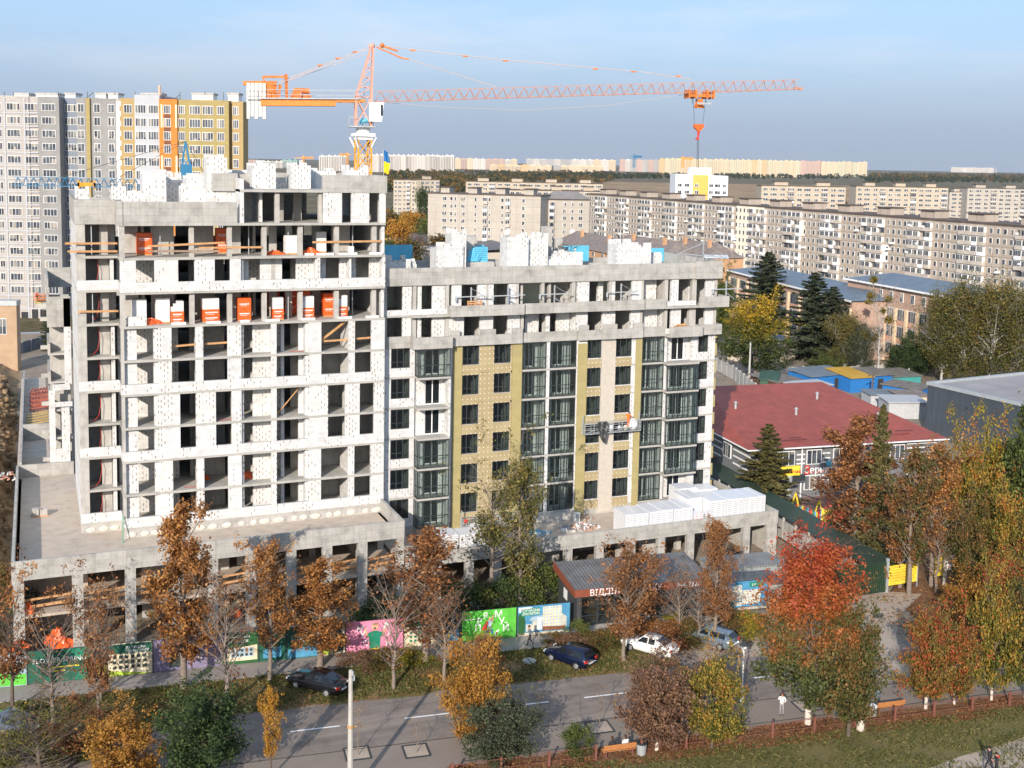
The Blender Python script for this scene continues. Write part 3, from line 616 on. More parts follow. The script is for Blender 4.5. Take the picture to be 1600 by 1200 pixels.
def sideglaz(x,y0,y1,z0,z1,parent):
    b=MB(); t=.07
    b.box(x,x+t,y0,y0+t,z0,z1); b.box(x,x+t,y1-t,y1,z0,z1); b.box(x,x+t,y0+t,y1-t,z1-t,z1); b.box(x,x+t,y0+t,y1-t,z0,z0+t); b.box(x,x+t,(y0+y1)/2-.03,(y0+y1)/2+.03,z0+t,z1-t); b.box(x,x+t,y0+t,y1-t,z0+1.15,z0+1.21)
    f=b.build('side_glazing',M['frame'],parent); b=MB(); b.box(x+.03,x+.045,y0+t,y1-t,z0+t,z1-t); b.build('pane',M['glassc'],f)
M['curt']=plain('interior_plaster_board',(.62,.68,.60),.9,var=.05)
for k in range(0,8):
    z=B0(k); zt=z+2.8; b=MB(); W=lambda x0,x1,m=0,y=YB,t=.3,za=z,zb=zt:b.box(x0,x1,y,y+t,za,zb,m)
    fin=k<6
    if fin:
        W(XR+.1,31.45); W(33.35,33.85); W(31.45,33.35,0,YB,.3,z,z+.85)
        # bay-1 back wall (recessed), side
        b.box(33.85,35.0,YB+.3,YB+.55,z,zt,2); b.box(36.6,37.15,YB+.3,YB+.55,z,zt,2); b.box(37.0,37.2,YB-1.1,YB+.3,z,zt,0)
        W(37.2,38.78,0); W(40.55,42.13,0); W(43.94,45.2,0); W(38.78,40.55,0,YB,.3,z,z+.8); W(42.13,43.94,0,YB,.3,z,z+.8)
        # loggias G2,G3
        b.box(47.92,48.28,YB-.02,YB+1.3,z,zt,0)
        b.box(45.2,46.0,YB+1.4,YB+1.6,z,zt,0); b.box(47.2,47.92,YB+1.4,YB+1.6,z,zt,2); b.box(48.28,49.1,YB+1.4,YB+1.6,z,zt,0); b.box(50.4,51.3,YB+1.4,YB+1.6,z,zt,2)
        W(51.3,52.52,0); W(54.16,55.81,0); W(57.72,58.95,0); W(52.52,54.16,0,YB,.3,z,z+.8); W(55.81,57.72,0,YB,.3,z,z+.8)
        b.box(58.95,59.6,YB+1.4,YB+1.6,z,zt,0); b.box(60.9,61.6,YB+1.4,YB+1.6,z,zt,0); b.box(61.68,62.0,YB-.02,YB+1.3,z,zt,0)
        b.box(62.0,62.8,YB+.5,YB+.7,z,zt,2); b.box(64.4,65.5,YB+.5,YB+.7,z,zt,0); 
        W(65.5,65.85); W(67.1,XB1-.01); W(65.85,67.1,0,YB,.3,z,z+.85); W(65.0,65.5)
    else:
        top=k==7
        # unfinished upper storeys
        for x0,x1,m in((XR+.1,31.0,1),(32.6,33.5,2),(33.6,33.95,1),(34.1,34.5,2),(35.6,36.9,2),(36.95,37.3,1)): b.box(x0,x1,YB+(.1 if m!=1 else .0),YB+(.35 if m!=1 else .5),z,zt,m)
        if top: sg=((37.6,38.6,0),(40.3,41.2,0),(41.2,41.4,1),(41.4,42.0,0),(43.6,44.4,0),(44.4,44.7,1),(47.2,47.5,1),(48.0,48.3,2),(50.6,51.0,1),(51.2,52.6,0),(54.2,54.8,2),(54.9,55.15,1),(55.2,55.6,0),(57.6,58.7,0),(58.7,58.95,1),(59.6,61.2,2),(61.5,61.9,1),(62.3,63.2,0),(64.9,65.4,1))
        else: sg=((37.3,38.4,2),(38.4,38.9,0),(40.6,42.0,0),(43.6,44.9,0),(45.0,45.3,1),(46.0,47.5,2),(47.8,48.2,0),(49.5,51.0,2),(51.2,52.5,0),(54.2,55.7,0),(57.5,58.6,0),(58.6,58.9,1),(59.7,61.4,2),(61.6,61.9,1),(62.4,63.6,0),(64.6,65.4,1))
        for x0,x1,m in sg: b.box(x0,x1,YB+(.05 if m!=1 else 0)+(1.2 if (m==2 and x0>44) else 0),YB+(.35 if m!=1 else .5)+(1.2 if (m==2 and x0>44) else 0),z,zt,m)
        for x in (45.1,48.2,51.1,58.75,61.6): b.box(x,x+.25,YB+.5,YB+2.0,z,zt,1 if top else 0)
        b.box(XR+.1,65.4,YB-.02,YB+.25,z,z+(.55 if not top else .5),0)
        b.box(66.6,XB1-.01,YB+.1,YB+.35,z,zt,0); b.box(XB1-.35,XB1-.01,YB+.0,YB+.1,z,zt,1)
    b.box(XB1-.3,XB1-.005,YB+.4,YBB,z,zt,0); b.box(XR+.1,XR+.35,YB+.4,YBB,z,zt,0); b.box(XR+.4,XB1-.4,YBB-.3,YBB,z,zt,0)
    b.build('block_wall',bl,BB)
    c=MB()
    for x in (33.5,37.0,41.2,44.8,51.2,55.0,58.6,61.8,65.6): c.box(x,x+.2,YB+2.0,YB+6,z,zt,0)
    if fin:
        for x in (33.36,40.55,43.95,54.16,57.72,67.1): c.box(x,x+.12,YB+.32,YB+2.6,z,zt,1)
    c.box(XR+.4,XB1-.4,YB+6,YB+6.2,z,zt,1 if k%2 else 0); c.build('partition_wall',[M['blkd'],M['curt']],BB)
    if fin:
        zs_=z+.85
        win(31.45,33.35,zs_,zt,YB+.02,BB,(.33,.66),.3)
        win(38.80,40.53,zs_-.03,zt,YB+.02,BB,(.3,.68),.3); win(42.15,43.92,zs_-.03,zt,YB+.02,BB,(.3,.68),.3)
        win(52.54,54.14,zs_-.03,zt,YB+.02,BB,(.3,.68),.3); win(55.83,57.7,zs_-.03,zt,YB+.02,BB,(.3,.68),.3)
        win(65.87,67.08,zs_,zt,YB+.02,BB,(.45,),.3)
        for x0,x1 in((45.22,47.9),(48.3,51.28),(58.97,61.66)):
            win(x0,x1,z,zt,YB+.0,BB,(.26,.5,.74),.42,'balcony_glazing','frame','glassc')
            win(x0+.85,x1-.85,z,zt-.3,YB+1.45,BB,(.5,),0,'balcony_door','wframe','glass')
        for x0,x1 in((58.97,61.66),):
            pass
        if k in(0,1,2,5):
            win(33.87,37.13,z,zt,YB-1.18,BB,(.2,.42,.62,.8),.42,'balcony_glazing','frame','glassc'); sideglaz(33.85,YB-1.08,YB-.04,z,zt,BB)
            b=MB(); 
        win(35.0,36.6,z,zt-.3,YB+.36,BB,(.5,),0,'balcony_door','wframe','glass')
        if 1<=k<=4:
            win(61.5,65.35,z,zt,YB-1.13,BB,(.2,.36,.52,.68,.84),.42,'balcony_glazing','frame','glassc'); sideglaz(65.3,YB-1.03,YB-.04,z,zt,BB)
        if k>0 or True: win(62.8,64.4,z,zt-.3,YB+.56,BB,(.5,),0,'balcony_door','wframe','glass')
# insulation
for q_ in ((37.78,38.72,YB-.16,YB-.01,2.6,21.1),(44.1,45.15,YB-.16,YB-.01,2.6,21.1),(51.45,52.48,YB-.16,YB-.01,2.6,20.8),(58.2,58.92,YB-.14,YB-.01,2.6,21.0)): MB().box(*q_).build('yellow_insulation_strip',M['wooly'],BB)
b=MB()
b.box(XB1+.005,XB1+.15,YB+.2,YBB-2,3.0,20.6)
for i in range(10): b.box(XB1+.005,XB1+.22,YB-.02,YB+.19,3.6+1.9*i,4.9+1.9*i)
b.build('yellow_insulation_strip',M['wooly'],BB)
bp=lambda *a:MB().box(*a).build('brown_insulation_panel',M['woolb'],BB)
for k in range(0,7):
    z=B0(k)
    if k<6: bp(40.57,42.11,YB-.1,YB-.012,z-.0,z+2.98)
    bp(38.74,40.56,YB-.1,YB-.012,z-.2 if k<6 else z-.25,z+.78) if k<6 else None
    bp(42.12,44.08,YB-.1,YB-.012,z-.2,z+.78) if k<6 else None
    if k<6:
        bp(52.5,54.14,YB-.1,YB-.012,z-.2,z+.72); bp(55.83,57.7,YB-.1,YB-.012,z-.2,z+.72)
    bp(43.93,44.08,YB-.1,YB-.012,z+.78,z+2.98) if k<6 else None
b=MB(); b.box(54.17,55.8,YB-.13,YB-.012,2.7,20.95); b.build('plaster_strip',M['plaster'],BB)
# concrete spandrels of the two top storeys, roof parapet, terrace
b=MB(); z=B0(6)
b.box(XR+.1,33.3,YB-.1,YB-.035,z-.2,z+.95); b.box(33.3,37.3,YB-1.25,YB-1.05,z-.2,z+.95); b.box(33.3,33.5,YB-1.05,YB-.1,z-.2,z+.95)
b.box(37.3,38.3,YB-.5,YB-.3,z-.2,z+1.35); b.box(38.3,40.5,YB-.45,YB-.25,z-.2,z+.8); b.box(40.5,42.1,YB-.5,YB-.3,z-.2,z+1.35); b.box(42.1,43.9,YB-.45,YB-.25,z-.2,z+.8); b.box(43.9,45.0,YB-.5,YB-.3,z-.2,z+1.35)
b.box(45.0,51.3,YB-.15,YB-.04,z-.2,z+.8); b.box(51.3,52.4,YB-.5,YB-.3,z-.2,z+1.35); b.box(52.4,54.1,YB-.45,YB-.25,z-.2,z+.8); b.box(54.1,55.7,YB-.5,YB-.3,z-.2,z+1.35); b.box(55.7,57.6,YB-.45,YB-.25,z-.2,z+.8); b.box(57.6,58.8,YB-.5,YB-.3,z-.2,z+1.35)
b.box(58.8,61.6,YB-.15,YB-.04,z-.2,z+.85); b.box(61.6,65.6,YB-1.3,YB-1.1,z-.2,z+.9); b.box(65.4,65.6,YB-1.1,YB-.04,z-.2,z+.9); b.box(65.7,68.4,YB-.6,YB-.42,z-.2,z+.9); b.box(68.2,68.4,YB-.42,YB+3,z-.2,z+.9)
z=B0(7)
b.box(37.1,44.9,YB-1.1,YB-.9,z-.2,z+.85); b.box(37.1,37.3,YB-.9,YB-.04,z-.2,z+.85); b.box(45.1,58.7,YB-.8,YB-.6,z-.2,z+.85); b.box(58.9,61.4,YB-.6,YB-.42,z-.2,z+.85); b.box(65.3,69.0,YB-.9,YB-.7,z-.2,z+.95); b.box(68.8,69.0,YB-.7,YB+5,z-.2,z+.95)
b.box(33.3,69.0,YB-.55,YB-.035,z-.24,z-.0)
b.build('concrete_spandrel',M['concp'],BB)
b=MB(); z=B0(8)
b.box(XR+.1,65.3,YB-.12,YB+.13,z-.15,z+1.55); b.box(65.3,68.3,YB-.5,YB-.25,z-.15,z+1.75); b.box(65.05,65.3,YB-.5,YB-.12,z-.15,z+1.75); b.box(68.05,68.3,YB-.25,YBB,z-.15,z+1.75); b.box(XR+.1,68.05,YBB-.25,YBB,z-.15,z+1.0)
b.build('roof_parapet',M['concp'],BB)
def rb(x0,x1,y0,y1,h,m=0,j=.5): b=MB(); chim(b,x0,x1,y0,y1,z,z+h,m,j); b.build('roof_block_wall',bl,BB)
for a in ((32.0,34.6,109,111,2.3),(34.7,35.4,109.5,110.4,2.0),(37.3,40.2,109,111,3.6),(39.0,40.6,109.3,111.2,5.0),(45.0,47.4,109,111,4.6),(47.6,49.9,109.6,111.6,4.5),(50.0,51.4,110,111,2.2),(51.4,54.2,110,112,2.7),(58.0,61.0,109.6,111.6,3.7),(60.7,62.2,109.4,111.8,3.4),(62.9,64.5,111,112.5,2.2)): rb(*a,m=rr.choice((2,2,0)))
b=MB(); b.box(41.5,43.2,113,114.5,z,z+4.0); b.box(41.2,44.2,110.5,112,z,z+1.5); b.box(51.0,51.9,113,114,z,z+5.0); b.box(56.2,57.2,112,113,z+.0,z+1.0); b.box(52.6,53.4,113.5,114.4,z,z+3.6); b.build('roof_concrete_upstand',M['conc'],BB)
b=MB(); b.box(31.0,37.2,116.6,116.7,z+1.0,z+2.9); b.box(43.5,45.4,116.6,116.7,z+.8,z+2.8); b.box(54,58.2,116.6,116.7,z+.8,z+2.6); b.box(61.4,68.0,116.6,116.7,z+.6,z+2.2)
b.box(40.9,44.6,110.0,110.4,z+.02,z+.35); b.box(50.2,52,108.9,109.4,z+.02,z+.35); b.build('blue_foam_boarding',M['blue'],BB)
t=thing('foam_board_stack','heap of bright blue foam boards on a concrete ledge of the roof','insulation boards',(41.7,110.9,z+1.5))
b=MB(); r2=random.Random(5)
for i in range(7): b.box(.5,1.9,0,.8,i*.22,i*.22+.19)
for i in range(6): b.bar((-.3+i*.18,-.2,0.05),(-.1+i*.22+r2.uniform(0,.4),.3,1.0+r2.uniform(-.3,.4)),.35,.14)
b.build('board',M['blue'],t)
t=thing('rubble_heap','tangle of dark plastic chairs and scrap on top of the roof block wall','scrap',(52.6,110.8,z+2.6)); b=MB()
for i in range(22):
    p=Vector((r2.uniform(-1,1),r2.uniform(-.4,.4),r2.uniform(0,.5))); b.bar(p,p+Vector((r2.uniform(-.5,.5),r2.uniform(-.3,.3),r2.uniform(-.2,.4))),.06)
b.build('scrap_piece',M['frame'],t)
# terrace of B, podium
zt=2.5; XT0=XR-.0; XT1=71.2
b=MB(); b.box(XT0,XT1-.02,YP+.02,YB+.2,zt-.25,zt); b.build('terrace_slab',M['terr'],BB)
b=MB(); b.box(XT0+.05,43.0,YP,YP+.22,zt+.005,3.58); b.box(44.2,XT1,YP+.0,YP+.22,zt+.005,3.58); b.box(XT1-.24,XT1,YP+.22,YB+8,zt+.005,3.58); b.box(43.0,44.2,YP+.02,YP+.2,zt+.005,2.95)
b.box(XT0+.05,43.2,YP-.012,YP+.5,2.28,zt); b.box(43.2,XT1,YP-.012,YP+.5,2.2,zt); b.build('terrace_parapet',M['concp'],BB)
b=MB(); b.box(XR+.1,XB1,YB-.04,YB-.0+.35,2.52,3.18); b.box(33.85,37.15,YB-1.15,YB-.04,2.52,3.18); b.box(45.3,51.2,YB-1.0,YB-.04,2.52,3.3); b.build('base_strip',M['conc'],BB)
for x in (33.2,36.4,39.2,43.0,46.6,50.0,53.5,56.9,60.3,63.6,67.0,69.9):
    b=MB(); b.box(x,x+.8 if x<69 else x+1.25,YP+.03,YP+.55,-1.35,2.2); b.build('column',M['concp'],BB)
for x in (35,41.5,48,55,62,67.5):
    b=MB(); b.box(x,x+.6,YP+5,YP+5.5,-1.35,2.2); b.build('column',M['conc'],BB)
b=MB(); b.box(38,50,YP+9,YP+9.3,-1.35,2.2); b.box(52,66,YP+8,YP+8.3,-1.35,2.2); b.box(69.0,69.3,YP+2,YP+12,-1.35,2.2); b.box(XT1-.3,XT1-.02,YP+.6,YB+8,-1.35,2.2); b.box(45.5,47.5,YP+3.2,YP+3.4,-1.35,2.2); b.box(57,59,YP+4,YP+4.2,-1.35,2.2)
b.build('podium_wall',M['conc'],BB)
# white block pallets on the terrace of B
def wpal(x,y,w,d,h,label,red=False,base=zt):
    t=thing('wrapped_block_stack',label,'pallet',(x,y,base+.002),0,'white film-wrapped block stacks on the right terrace')
    b=MB(); b.box(.03,w-.03,.03,d-.03,0,.1); b.build('pallet_base',M['wood'],t)
    b=MB(); n=max(1,int(round(w/.62)))
    for i in range(n): b.box(i*w/n+.015,(i+1)*w/n-.015,0,d,.1,h-rr.uniform(0,.06))
    o=b.build('block_stack',M['film'],t)
    b=MB()
    for i in range(n):
        for j in range(int(h/.22)):
            b.box(i*w/n+.12,(i+1)*w/n-.12,-.008,-.002,.2+j*.2,.25+j*.2)
    b.build('joint_mark',M['filmd'] if not red else M['redp'],o)  # thin raised strips marking the block joints
M['film']=plain('white_stretch_film',(.66,.67,.70),.3,var=.06,scale=3); M['filmd']=plain('film_grey_print',(.36,.37,.41),.5,var=.1); M['redp']=plain('film_red_print',(.6,.16,.10),.5)
ordn=['first','second','third','fourth','fifth','sixth','seventh','eighth']
for i,(x0,x1,y,h) in enumerate(((33.9,35.9,YP+.7,2.2),(36.0,37.7,YP+.7,2.1),(37.9,39.9,YP+1.0,2.35))): wpal(x0,y,x1-x0,2.0,h,'%s of the three white-wrapped stacks behind the left terrace parapet, from the left'%ordn[i])
for i,(x0,x1,y,d,h) in enumerate(((53.4,56.0,YP+.5,2.6,2.3),(56.1,58.8,YP+.5,2.9,2.35),(58.9,61.1,YP+.5,3.1,2.35),(61.2,63.0,YP+1.8,3.0,2.8),(63.1,65.1,YP+.5,3.2,2.75),(65.15,67.2,YP+.5,3.2,2.75),(67.25,69.9,YP+.5,3.2,2.7))):
    wpal(x0,y,x1-x0,d,h,'%s white-wrapped block stack of the long row on the right terrace, from the left'%ordn[i])
for i,(x0,y,w_,h) in enumerate(((62.0,YP+4.9,2.2,2.9),(64.2,YP+4.2,2.2,2.8))): wpal(x0,y,w_,2.0,h,'%s stack of the rear white-wrapped pair behind the long row'%['left','right'][i])
wpal(61.3,YP+.5,1.1,1.2,1.6,'low block stack with red print in front of the gap in the long white row',True)
def rubble(P,rx,ry,n_,label,mats,seed,sz=.35):
    r=random.Random(seed); b=MB()
    for i in range(n_):
        a=r.uniform(0,6.28); k=r.random()**.5; p=Vector((rx*k*math.cos(a),ry*k*math.sin(a),r.uniform(.02,.5)*(1-k)+.03))
        d=Vector((r.uniform(-1,1),r.uniform(-1,1),r.uniform(-.3,.5))).normalized()*r.uniform(.1,sz)
        b.bar(p-d,p+d,r.uniform(.03,.12),r.uniform(.05,.2),r.randrange(len(mats)))
    o=b.build('rubble_heap',mats,None,P); tag(o,label,'rubble'); return o
rubble(G(905,825,zt),2.2,1.2,140,'heap of planks, bags and scrap spread on the terrace below the balconies',[M['woodg'],M['steel'],M['white'],M['pink']],11)
rubble(G(975,808,zt),.9,.6,50,'small heap of broken timber by the right terrace stacks',[M['wood'],M['woodg']],12)
rubble(G(915,812,zt),.8,.4,50,'dark broken crate heap at the wall base beside a white cabinet',[M['woodg'],M['conc']],13)
rubble(G(840,835,zt),1.3,.7,60,'white and blue bags and scrap behind the leaning green tree',[M['white'],M['blue'],M['steel']],14)
t=thing('metal_cabinet','small white cabinet standing against the terrace wall below the balconies','cabinet',G(902,815,zt)); b=MB(); b.box(-.3,.3,0,.4,0,.9); b.build('case',M['white'],t); b=MB(); b.box(-.2,.2,-.02,-.004,.1,.8); b.build('door',M['steel'],t)
for i,(px_,py_) in enumerate(((783,471),(1082,500))): pass
t=thing('wooden_pallet','wooden pallet stood on edge behind the balcony parapet of the top storey','pallet',(39.0,YB-.7,B0(7)+.55)); b=MB()
for i in range(4): b.box(0,1.5,0,.04,i*.2,i*.2+.13)
for x in (0,.7,1.4): b.box(x,x+.1,.05,.2,0,.75)
b.build('slat',M['wood'],t)
rubble(Vector((63.2,YB-.6,B0(6)+.65)),.8,.3,40,'stack of split timber in the corner balcony below the top storey',[M['wood']],15,.6)
# outrigger frames on the top balconies
def outrig(x,lab):
    t=thing('suspension_bracket',lab,'scaffold bracket',(x,YB-.5,B0(7)+.4),0,'steel outriggers holding the suspended platforms'); b=MB()
    b.bar((0,0,0),(0,0,2.2),.12); b.bar((-1.6,.2,1.25),(1.7,-.4,1.35),.1); b.bar((0,0,.9),(1.4,.5,.1),.09); b.bar((0,0,2.1),(1.5,.0,1.3),.03); b.bar((-.2,0,0),(.25,0,0),.25,.1); b.tube((-1.5,.2,.8),(-1.5,.2,1.2),.12); b.build('steel_tube',M['steel'],t)
for x,l in((39.4,'outrigger at the balcony corner nearest the white tower'),(43.3,'outrigger above the brown insulation wall'),(48.4,'outrigger above the first glazed balconies'),(56.0,'outrigger above the grey plaster strip'),(69.4-.6,'roof outrigger at the far right corner of the block')): 
    outrig(x,l)
t=thing('suspension_bracket','long roof outrigger beam over the right end parapet','scaffold bracket',(63.5,YB+1,B0(8)+1.6),0,'steel outriggers holding the suspended platforms'); b=MB()
b.bar((0,0,.9),(6.5,0,.3),.1); b.bar((3.2,0,0),(3.2,0,2.2),.1); b.bar((-1.5,0,.3),(3.2,0,2.0),.06); b.bar((3.2,0,2),(6.4,0,.3),.03); b.build('steel_tube',M['steel'],t)
# ================================================================ GROUND, ROAD, PAVEMENTS
M['darkk']=plain('kerb_shade_strip',(.07,.06,.055),.9)  # dark colour stands in for the shaded side of the near kerb
def struct(name,b,m,z=0,smooth=False):
    o=b.build(name,m,smooth=smooth); o['kind']='structure'; return o
def sstep(a,b,x): t=max(0,min(1,(x-a)/(b-a))); return t*t*(3-2*t)
from mathutils import noise as mn
def gh(x,y):
    t=x*SN.x+y*SN.y
    h=-1.25*sstep(88.6,91.5,t)*sstep(-7,-3,x)*(1-sstep(73,78,x)+0)*(1-sstep(150,160,y)) if 1 else 0
    # dirt mounds left of the podium and in the pit behind
    k=(1-sstep(-5.5,-3.2,x))*sstep(92,99,y)*(1-sstep(215,235,y))
    if k>0: h+=k*(.9+2.8*(mn.noise(Vector((x*.14,y*.09,1)))+.3)+1.7*mn.noise(Vector((x*.45,y*.35,2)))+.9*mn.noise(Vector((x*1.3,y*1.0,5)))+.4*mn.noise(Vector((x*2.6,y*2.2,8))))
    return h
nx0,nx1,ny0,ny1=-60,160,40,270
xs=sorted(set([x for x in range(nx0,nx1+1,4)]+[i*.6-24 for i in range(0,46)]+[x for x in range(60,90,1)]))
ys=sorted(set([y for y in range(ny0,ny1+1,4)]+[80+i*.9 for i in range(0,100)]))
b=MB(); vs=[(x,y,gh(x,y)) for y in ys for x in xs]; nxx=len(xs)
cells=[(j,i) for j in range(len(ys)-1) for i in range(nxx-1)]; soil=lambda j,i:xs[i+1]<=-2.9 and 90<ys[j]<232
b.add(vs,[(j*nxx+i,j*nxx+i+1,(j+1)*nxx+i+1,(j+1)*nxx+i) for j,i in cells if not soil(j,i)]); struct('ground',b,M['site'],smooth=True)
b=MB(); b.add(vs,[(j*nxx+i,j*nxx+i+1,(j+1)*nxx+i+1,(j+1)*nxx+i) for j,i in cells if soil(j,i)]); struct('excavated_soil',b,M['dirt'],smooth=True)
b=MB(); F=16000
for x0,x1,y0,y1 in((-F,nx0,-200,F),(nx1,F,-200,F),(nx0,nx1,ny1,F),(nx0,nx1,-200,ny0)): b.quad((x0,y0,0),(x1,y0,0),(x1,y1,0),(x0,y1,0))
struct('city_ground',b,M['city'])
def strip(name,s0,s1,t0,t1,mat,z,seg=1,wob=0,seed=0):
    r=random.Random(seed); b=MB(); n=max(1,int((s1-s0)/1.5)) if wob else 1; P=[]
    for i in range(n+1):
        s=s0+(s1-s0)*i/n; P.append((S(s,t0+(r.uniform(-wob,wob) if wob else 0),z),S(s,t1+(r.uniform(-wob,wob) if wob else 0),z)))
    for i in range(n): b.quad(P[i][0],P[i+1][0],P[i+1][1],P[i][1])
    return struct(name,b,mat)
strip('lawn',-40,110,45,67.6,M['lawn'],.004)
strip('leaf_strip',-40,110,67.6,69.2,M['leaffall'],.006)
strip('plaza_pavement',-40,90,69.2,72.9,M['pave'],.008,wob=.0)
strip('road',-60,120,73.0,79.8,M['asph'],.004)
strip('grass_verge',-40,37.6,79.75,85.6,M['grass'],.012,wob=.28,seed=4)
strip('gravel_parking',37.3,46.5,79.75,85.5,M['drive'],.016,wob=.25,seed=5)
strip('grass_verge',46.3,52.6,79.9,87.5,M['grass'],.02,wob=.3,seed=6)
strip('pavement',-40,46,85.6,88.3,M['walk'],.024)
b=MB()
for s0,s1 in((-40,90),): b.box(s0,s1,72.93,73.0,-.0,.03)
o=struct('kerb',b,M['darkk']); o.rotation_euler[2]=SANG  # thin dark strip, the kerb's shade painted along the road edge
b=MB(); b.box(-40,46,85.48,85.6,0,.06); o=struct('kerb',b,M['conc']); o.rotation_euler[2]=SANG
b=MB()
for x,y in((493,1141),(670,1120),(823,1101),(945,1084),(1205,1053),(330,1161)):
    P=G(x,y); s=P.dot(SU); b.quad(S(s-1.7,76.35,.01),S(s+1.7,76.35,.01),S(s+1.7,76.5,.01),S(s-1.7,76.5,.01))
struct('lane_marking',b,M['white'])
b=MB(); pts=[G(x,y,.014) for x,y in((1290,940),(1385,924),(1440,928),(1412,955),(1400,990),(1410,1030),(1440,1062),(1230,1075),(1262,1010))]
b.add(pts,[tuple(range(len(pts)-1,-1,-1))]); struct('driveway',b,M['drive'])
b=MB(); pts=[G(x,y,.012) for x,y in((1440,1205),(1500,1182),(1560,1165),(1605,1150),(1605,1206))]; b.add(pts,[tuple(range(len(pts)))]); struct('dirt_path',b,M['drive'])
b=MB(); pts=[G(x,y,.008) for x,y in((1390,930),(1430,860),(1620,850),(1640,1000),(1500,1010),(1440,975))]; b.add(pts,[tuple(range(len(pts)))]); struct('leaf_strip',b,M['leaffall'])
b=MB(); pts=[G(x,y,.01) for x,y in((1120,830),(1205,800),(1420,905),(1300,940),(1240,900))]; 
# tree pits with kerbs in the plaza
for i,(x,y) in enumerate(((558,1178),(650,1174),(743,1163),(937,1137),(1260,1103))):
    P=G(x,y); t=thing('tree_pit','kerbed tree pit in the plaza, '+['hidden partly by the tall concrete pole','right of the tall concrete pole','beside the grey-green bush','with a sapling left of the occupied bench','half covered by the red and green maple'][i],'tree pit',(P.x,P.y,.0),SANG+.0,'kerbed tree pits')
    b=MB(); a=.85
    for q in((-a,a,-a,-a+.09),(-a,a,a-.09,a),(-a,-a+.09,-a+.09,a-.09),(a-.09,a,-a+.09,a-.09)): b.box(*q,0,.07)
    b.build('kerb_frame',M['frame'],t); b=MB(); b.box(-a+.09,a-.09,-a+.09,a-.09,0,.03); b.build('soil',M['drive'],t)
P=G(503+325,1035); P=G(827,1034); t=thing('manhole_cover','round grey concrete manhole cover in the grass verge beside the navy car','manhole',(P.x,P.y,0)); b=MB()
b.tube((0,0,0),(0,0,.12),.55,.55,18); b.build('ring',M['conc'],t); b=MB(); b.tube((0,0,.12),(0,0,.15),.4,.4,16); b.build('lid',M['steel'],t)
# far fields
b=MB()
for q in [((925,283),(1060,286),(1470,292),(1480,345),(900,345))]:
    pts=[G(x,y,.05) for x,y in q]; b.add(pts,[tuple(range(len(pts)-1,-1,-1))])
struct('dry_field',b,M['field'])
# ================================================================ TOWER CRANE
CP=Vector((34.0,125.0,0)); CD=(Rv*48+Fv*9); CD.z=0; CD.normalize(); CN=Vector((-CD.y,CD.x,0)); CT=CP.dot(CN)
def cr(x,y,off=0.0): 
    p=onN(x,y,CN,CT+off); return p
K=thing('tower_crane','tall tower crane with yellow mast and faded orange lattice jib behind the unfinished buildings','crane',(0,0,0))
def lattice(b,P,Q,wv,hv,n,r,m=0,tri=False):
    """4-chord (or 3-chord) lattice from P to Q; wv,hv half vectors of the section"""
    P=Vector(P);Q=Vector(Q)
    cs=[wv*-1-hv,wv-hv,wv+hv,hv-wv] if not tri else [wv*-1-hv,wv-hv,hv]
    for c in cs: b.bar(P+c,Q+c,r*1.45,None,m)
    for i in range(n):
        a=P.lerp(Q,i/n); e=P.lerp(Q,(i+1)/n); mid=P.lerp(Q,(i+.5)/n)
        for j in range(len(cs)):
            c0=cs[j];c1=cs[(j+1)%len(cs)]
            if tri and j==0: b.bar(a+c0,a+c1,r,None,m); b.bar(a+c0,e+c1,r,None,m); continue
            if tri:
                lo,hi=(c0,c1) if j==1 else (c1,c0); b.bar(a+lo,mid+hi,r,None,m); b.bar(mid+hi,e+lo,r,None,m)
            else:
                b.bar(a+c0,a+c1,r,None,m); (b.bar(a+c0,e+c1,r,None,m) if i%2 else b.bar(a+c1,e+c0,r,None,m))
b=MB(); mt=cr(570,212).z
for s in range(4):
    pass
lattice(b,CP,Vector((CP.x,CP.y,mt-.2)),Vector((.75,0,0)),Vector((0,.75,0)),22,.10)
b.build('mast',M['yell'],K)
b=MB(); pz=mt
b.box(CP.x-1.1,CP.x+1.1,CP.y-1.1,CP.y+1.1,pz-.1,pz+.25); b.tube((CP.x,CP.y,pz+.25),(CP.x,CP.y,pz+.9),.8,.8,14); b.box(CP.x-.85,CP.x+.85,CP.y-.85,CP.y+.85,pz-.45,pz-.1); [b.bar((CP.x+sx_*.75,CP.y+sy_*.75,pz-1.3),(CP.x+sx_*1.2,CP.y+sy_*1.2,pz-.2),.16) for sx_ in(-1,1) for sy_ in(-1,1)]
b.build('slewing_ring',M['white'],K)
b=MB(); top=cr(581,75); base=pz+.9; jr=cr(590,158).z
for sx in(-.85,.85):
    for sy in(-.7,.7):
        p=Vector((CP.x,CP.y,base))+CD*sx+CN*sy; q=Vector((CP.x,CP.y,jr+.4))+CD*sx+CN*sy; b.bar(p,q,.24)
        b.bar(q,top+CN*sy*.35+CD*(.15 if sx>0 else -.1),.2)
for sy in(-.7,.7):
    for i in range(5):
        t0,t1=i/5,(i+1)/5; a=Vector((CP.x,CP.y,jr+.4))+CN*sy
        l0=(a-CD*.85).lerp(top+CN*sy*.35,t0); r1=(a+CD*.85).lerp(top+CN*sy*.35,t1); r0=(a+CD*.85).lerp(top+CN*sy*.35,t0); b.bar(l0,r1,.07); b.bar(l0,r0,.07)
    b.bar(Vector((CP.x,CP.y,base+.2))+CN*sy-CD*.85,Vector((CP.x,CP.y,jr+.4))+CN*sy+CD*.85,.1); b.bar(Vector((CP.x,CP.y,base+.2))+CN*sy+CD*.85,Vector((CP.x,CP.y,jr+.4))+CN*sy-CD*.85,.1)
b.sphere(top+Vector((0,0,.2)),.38,.38,.36); b.build('tower_head',M['pink'],K)
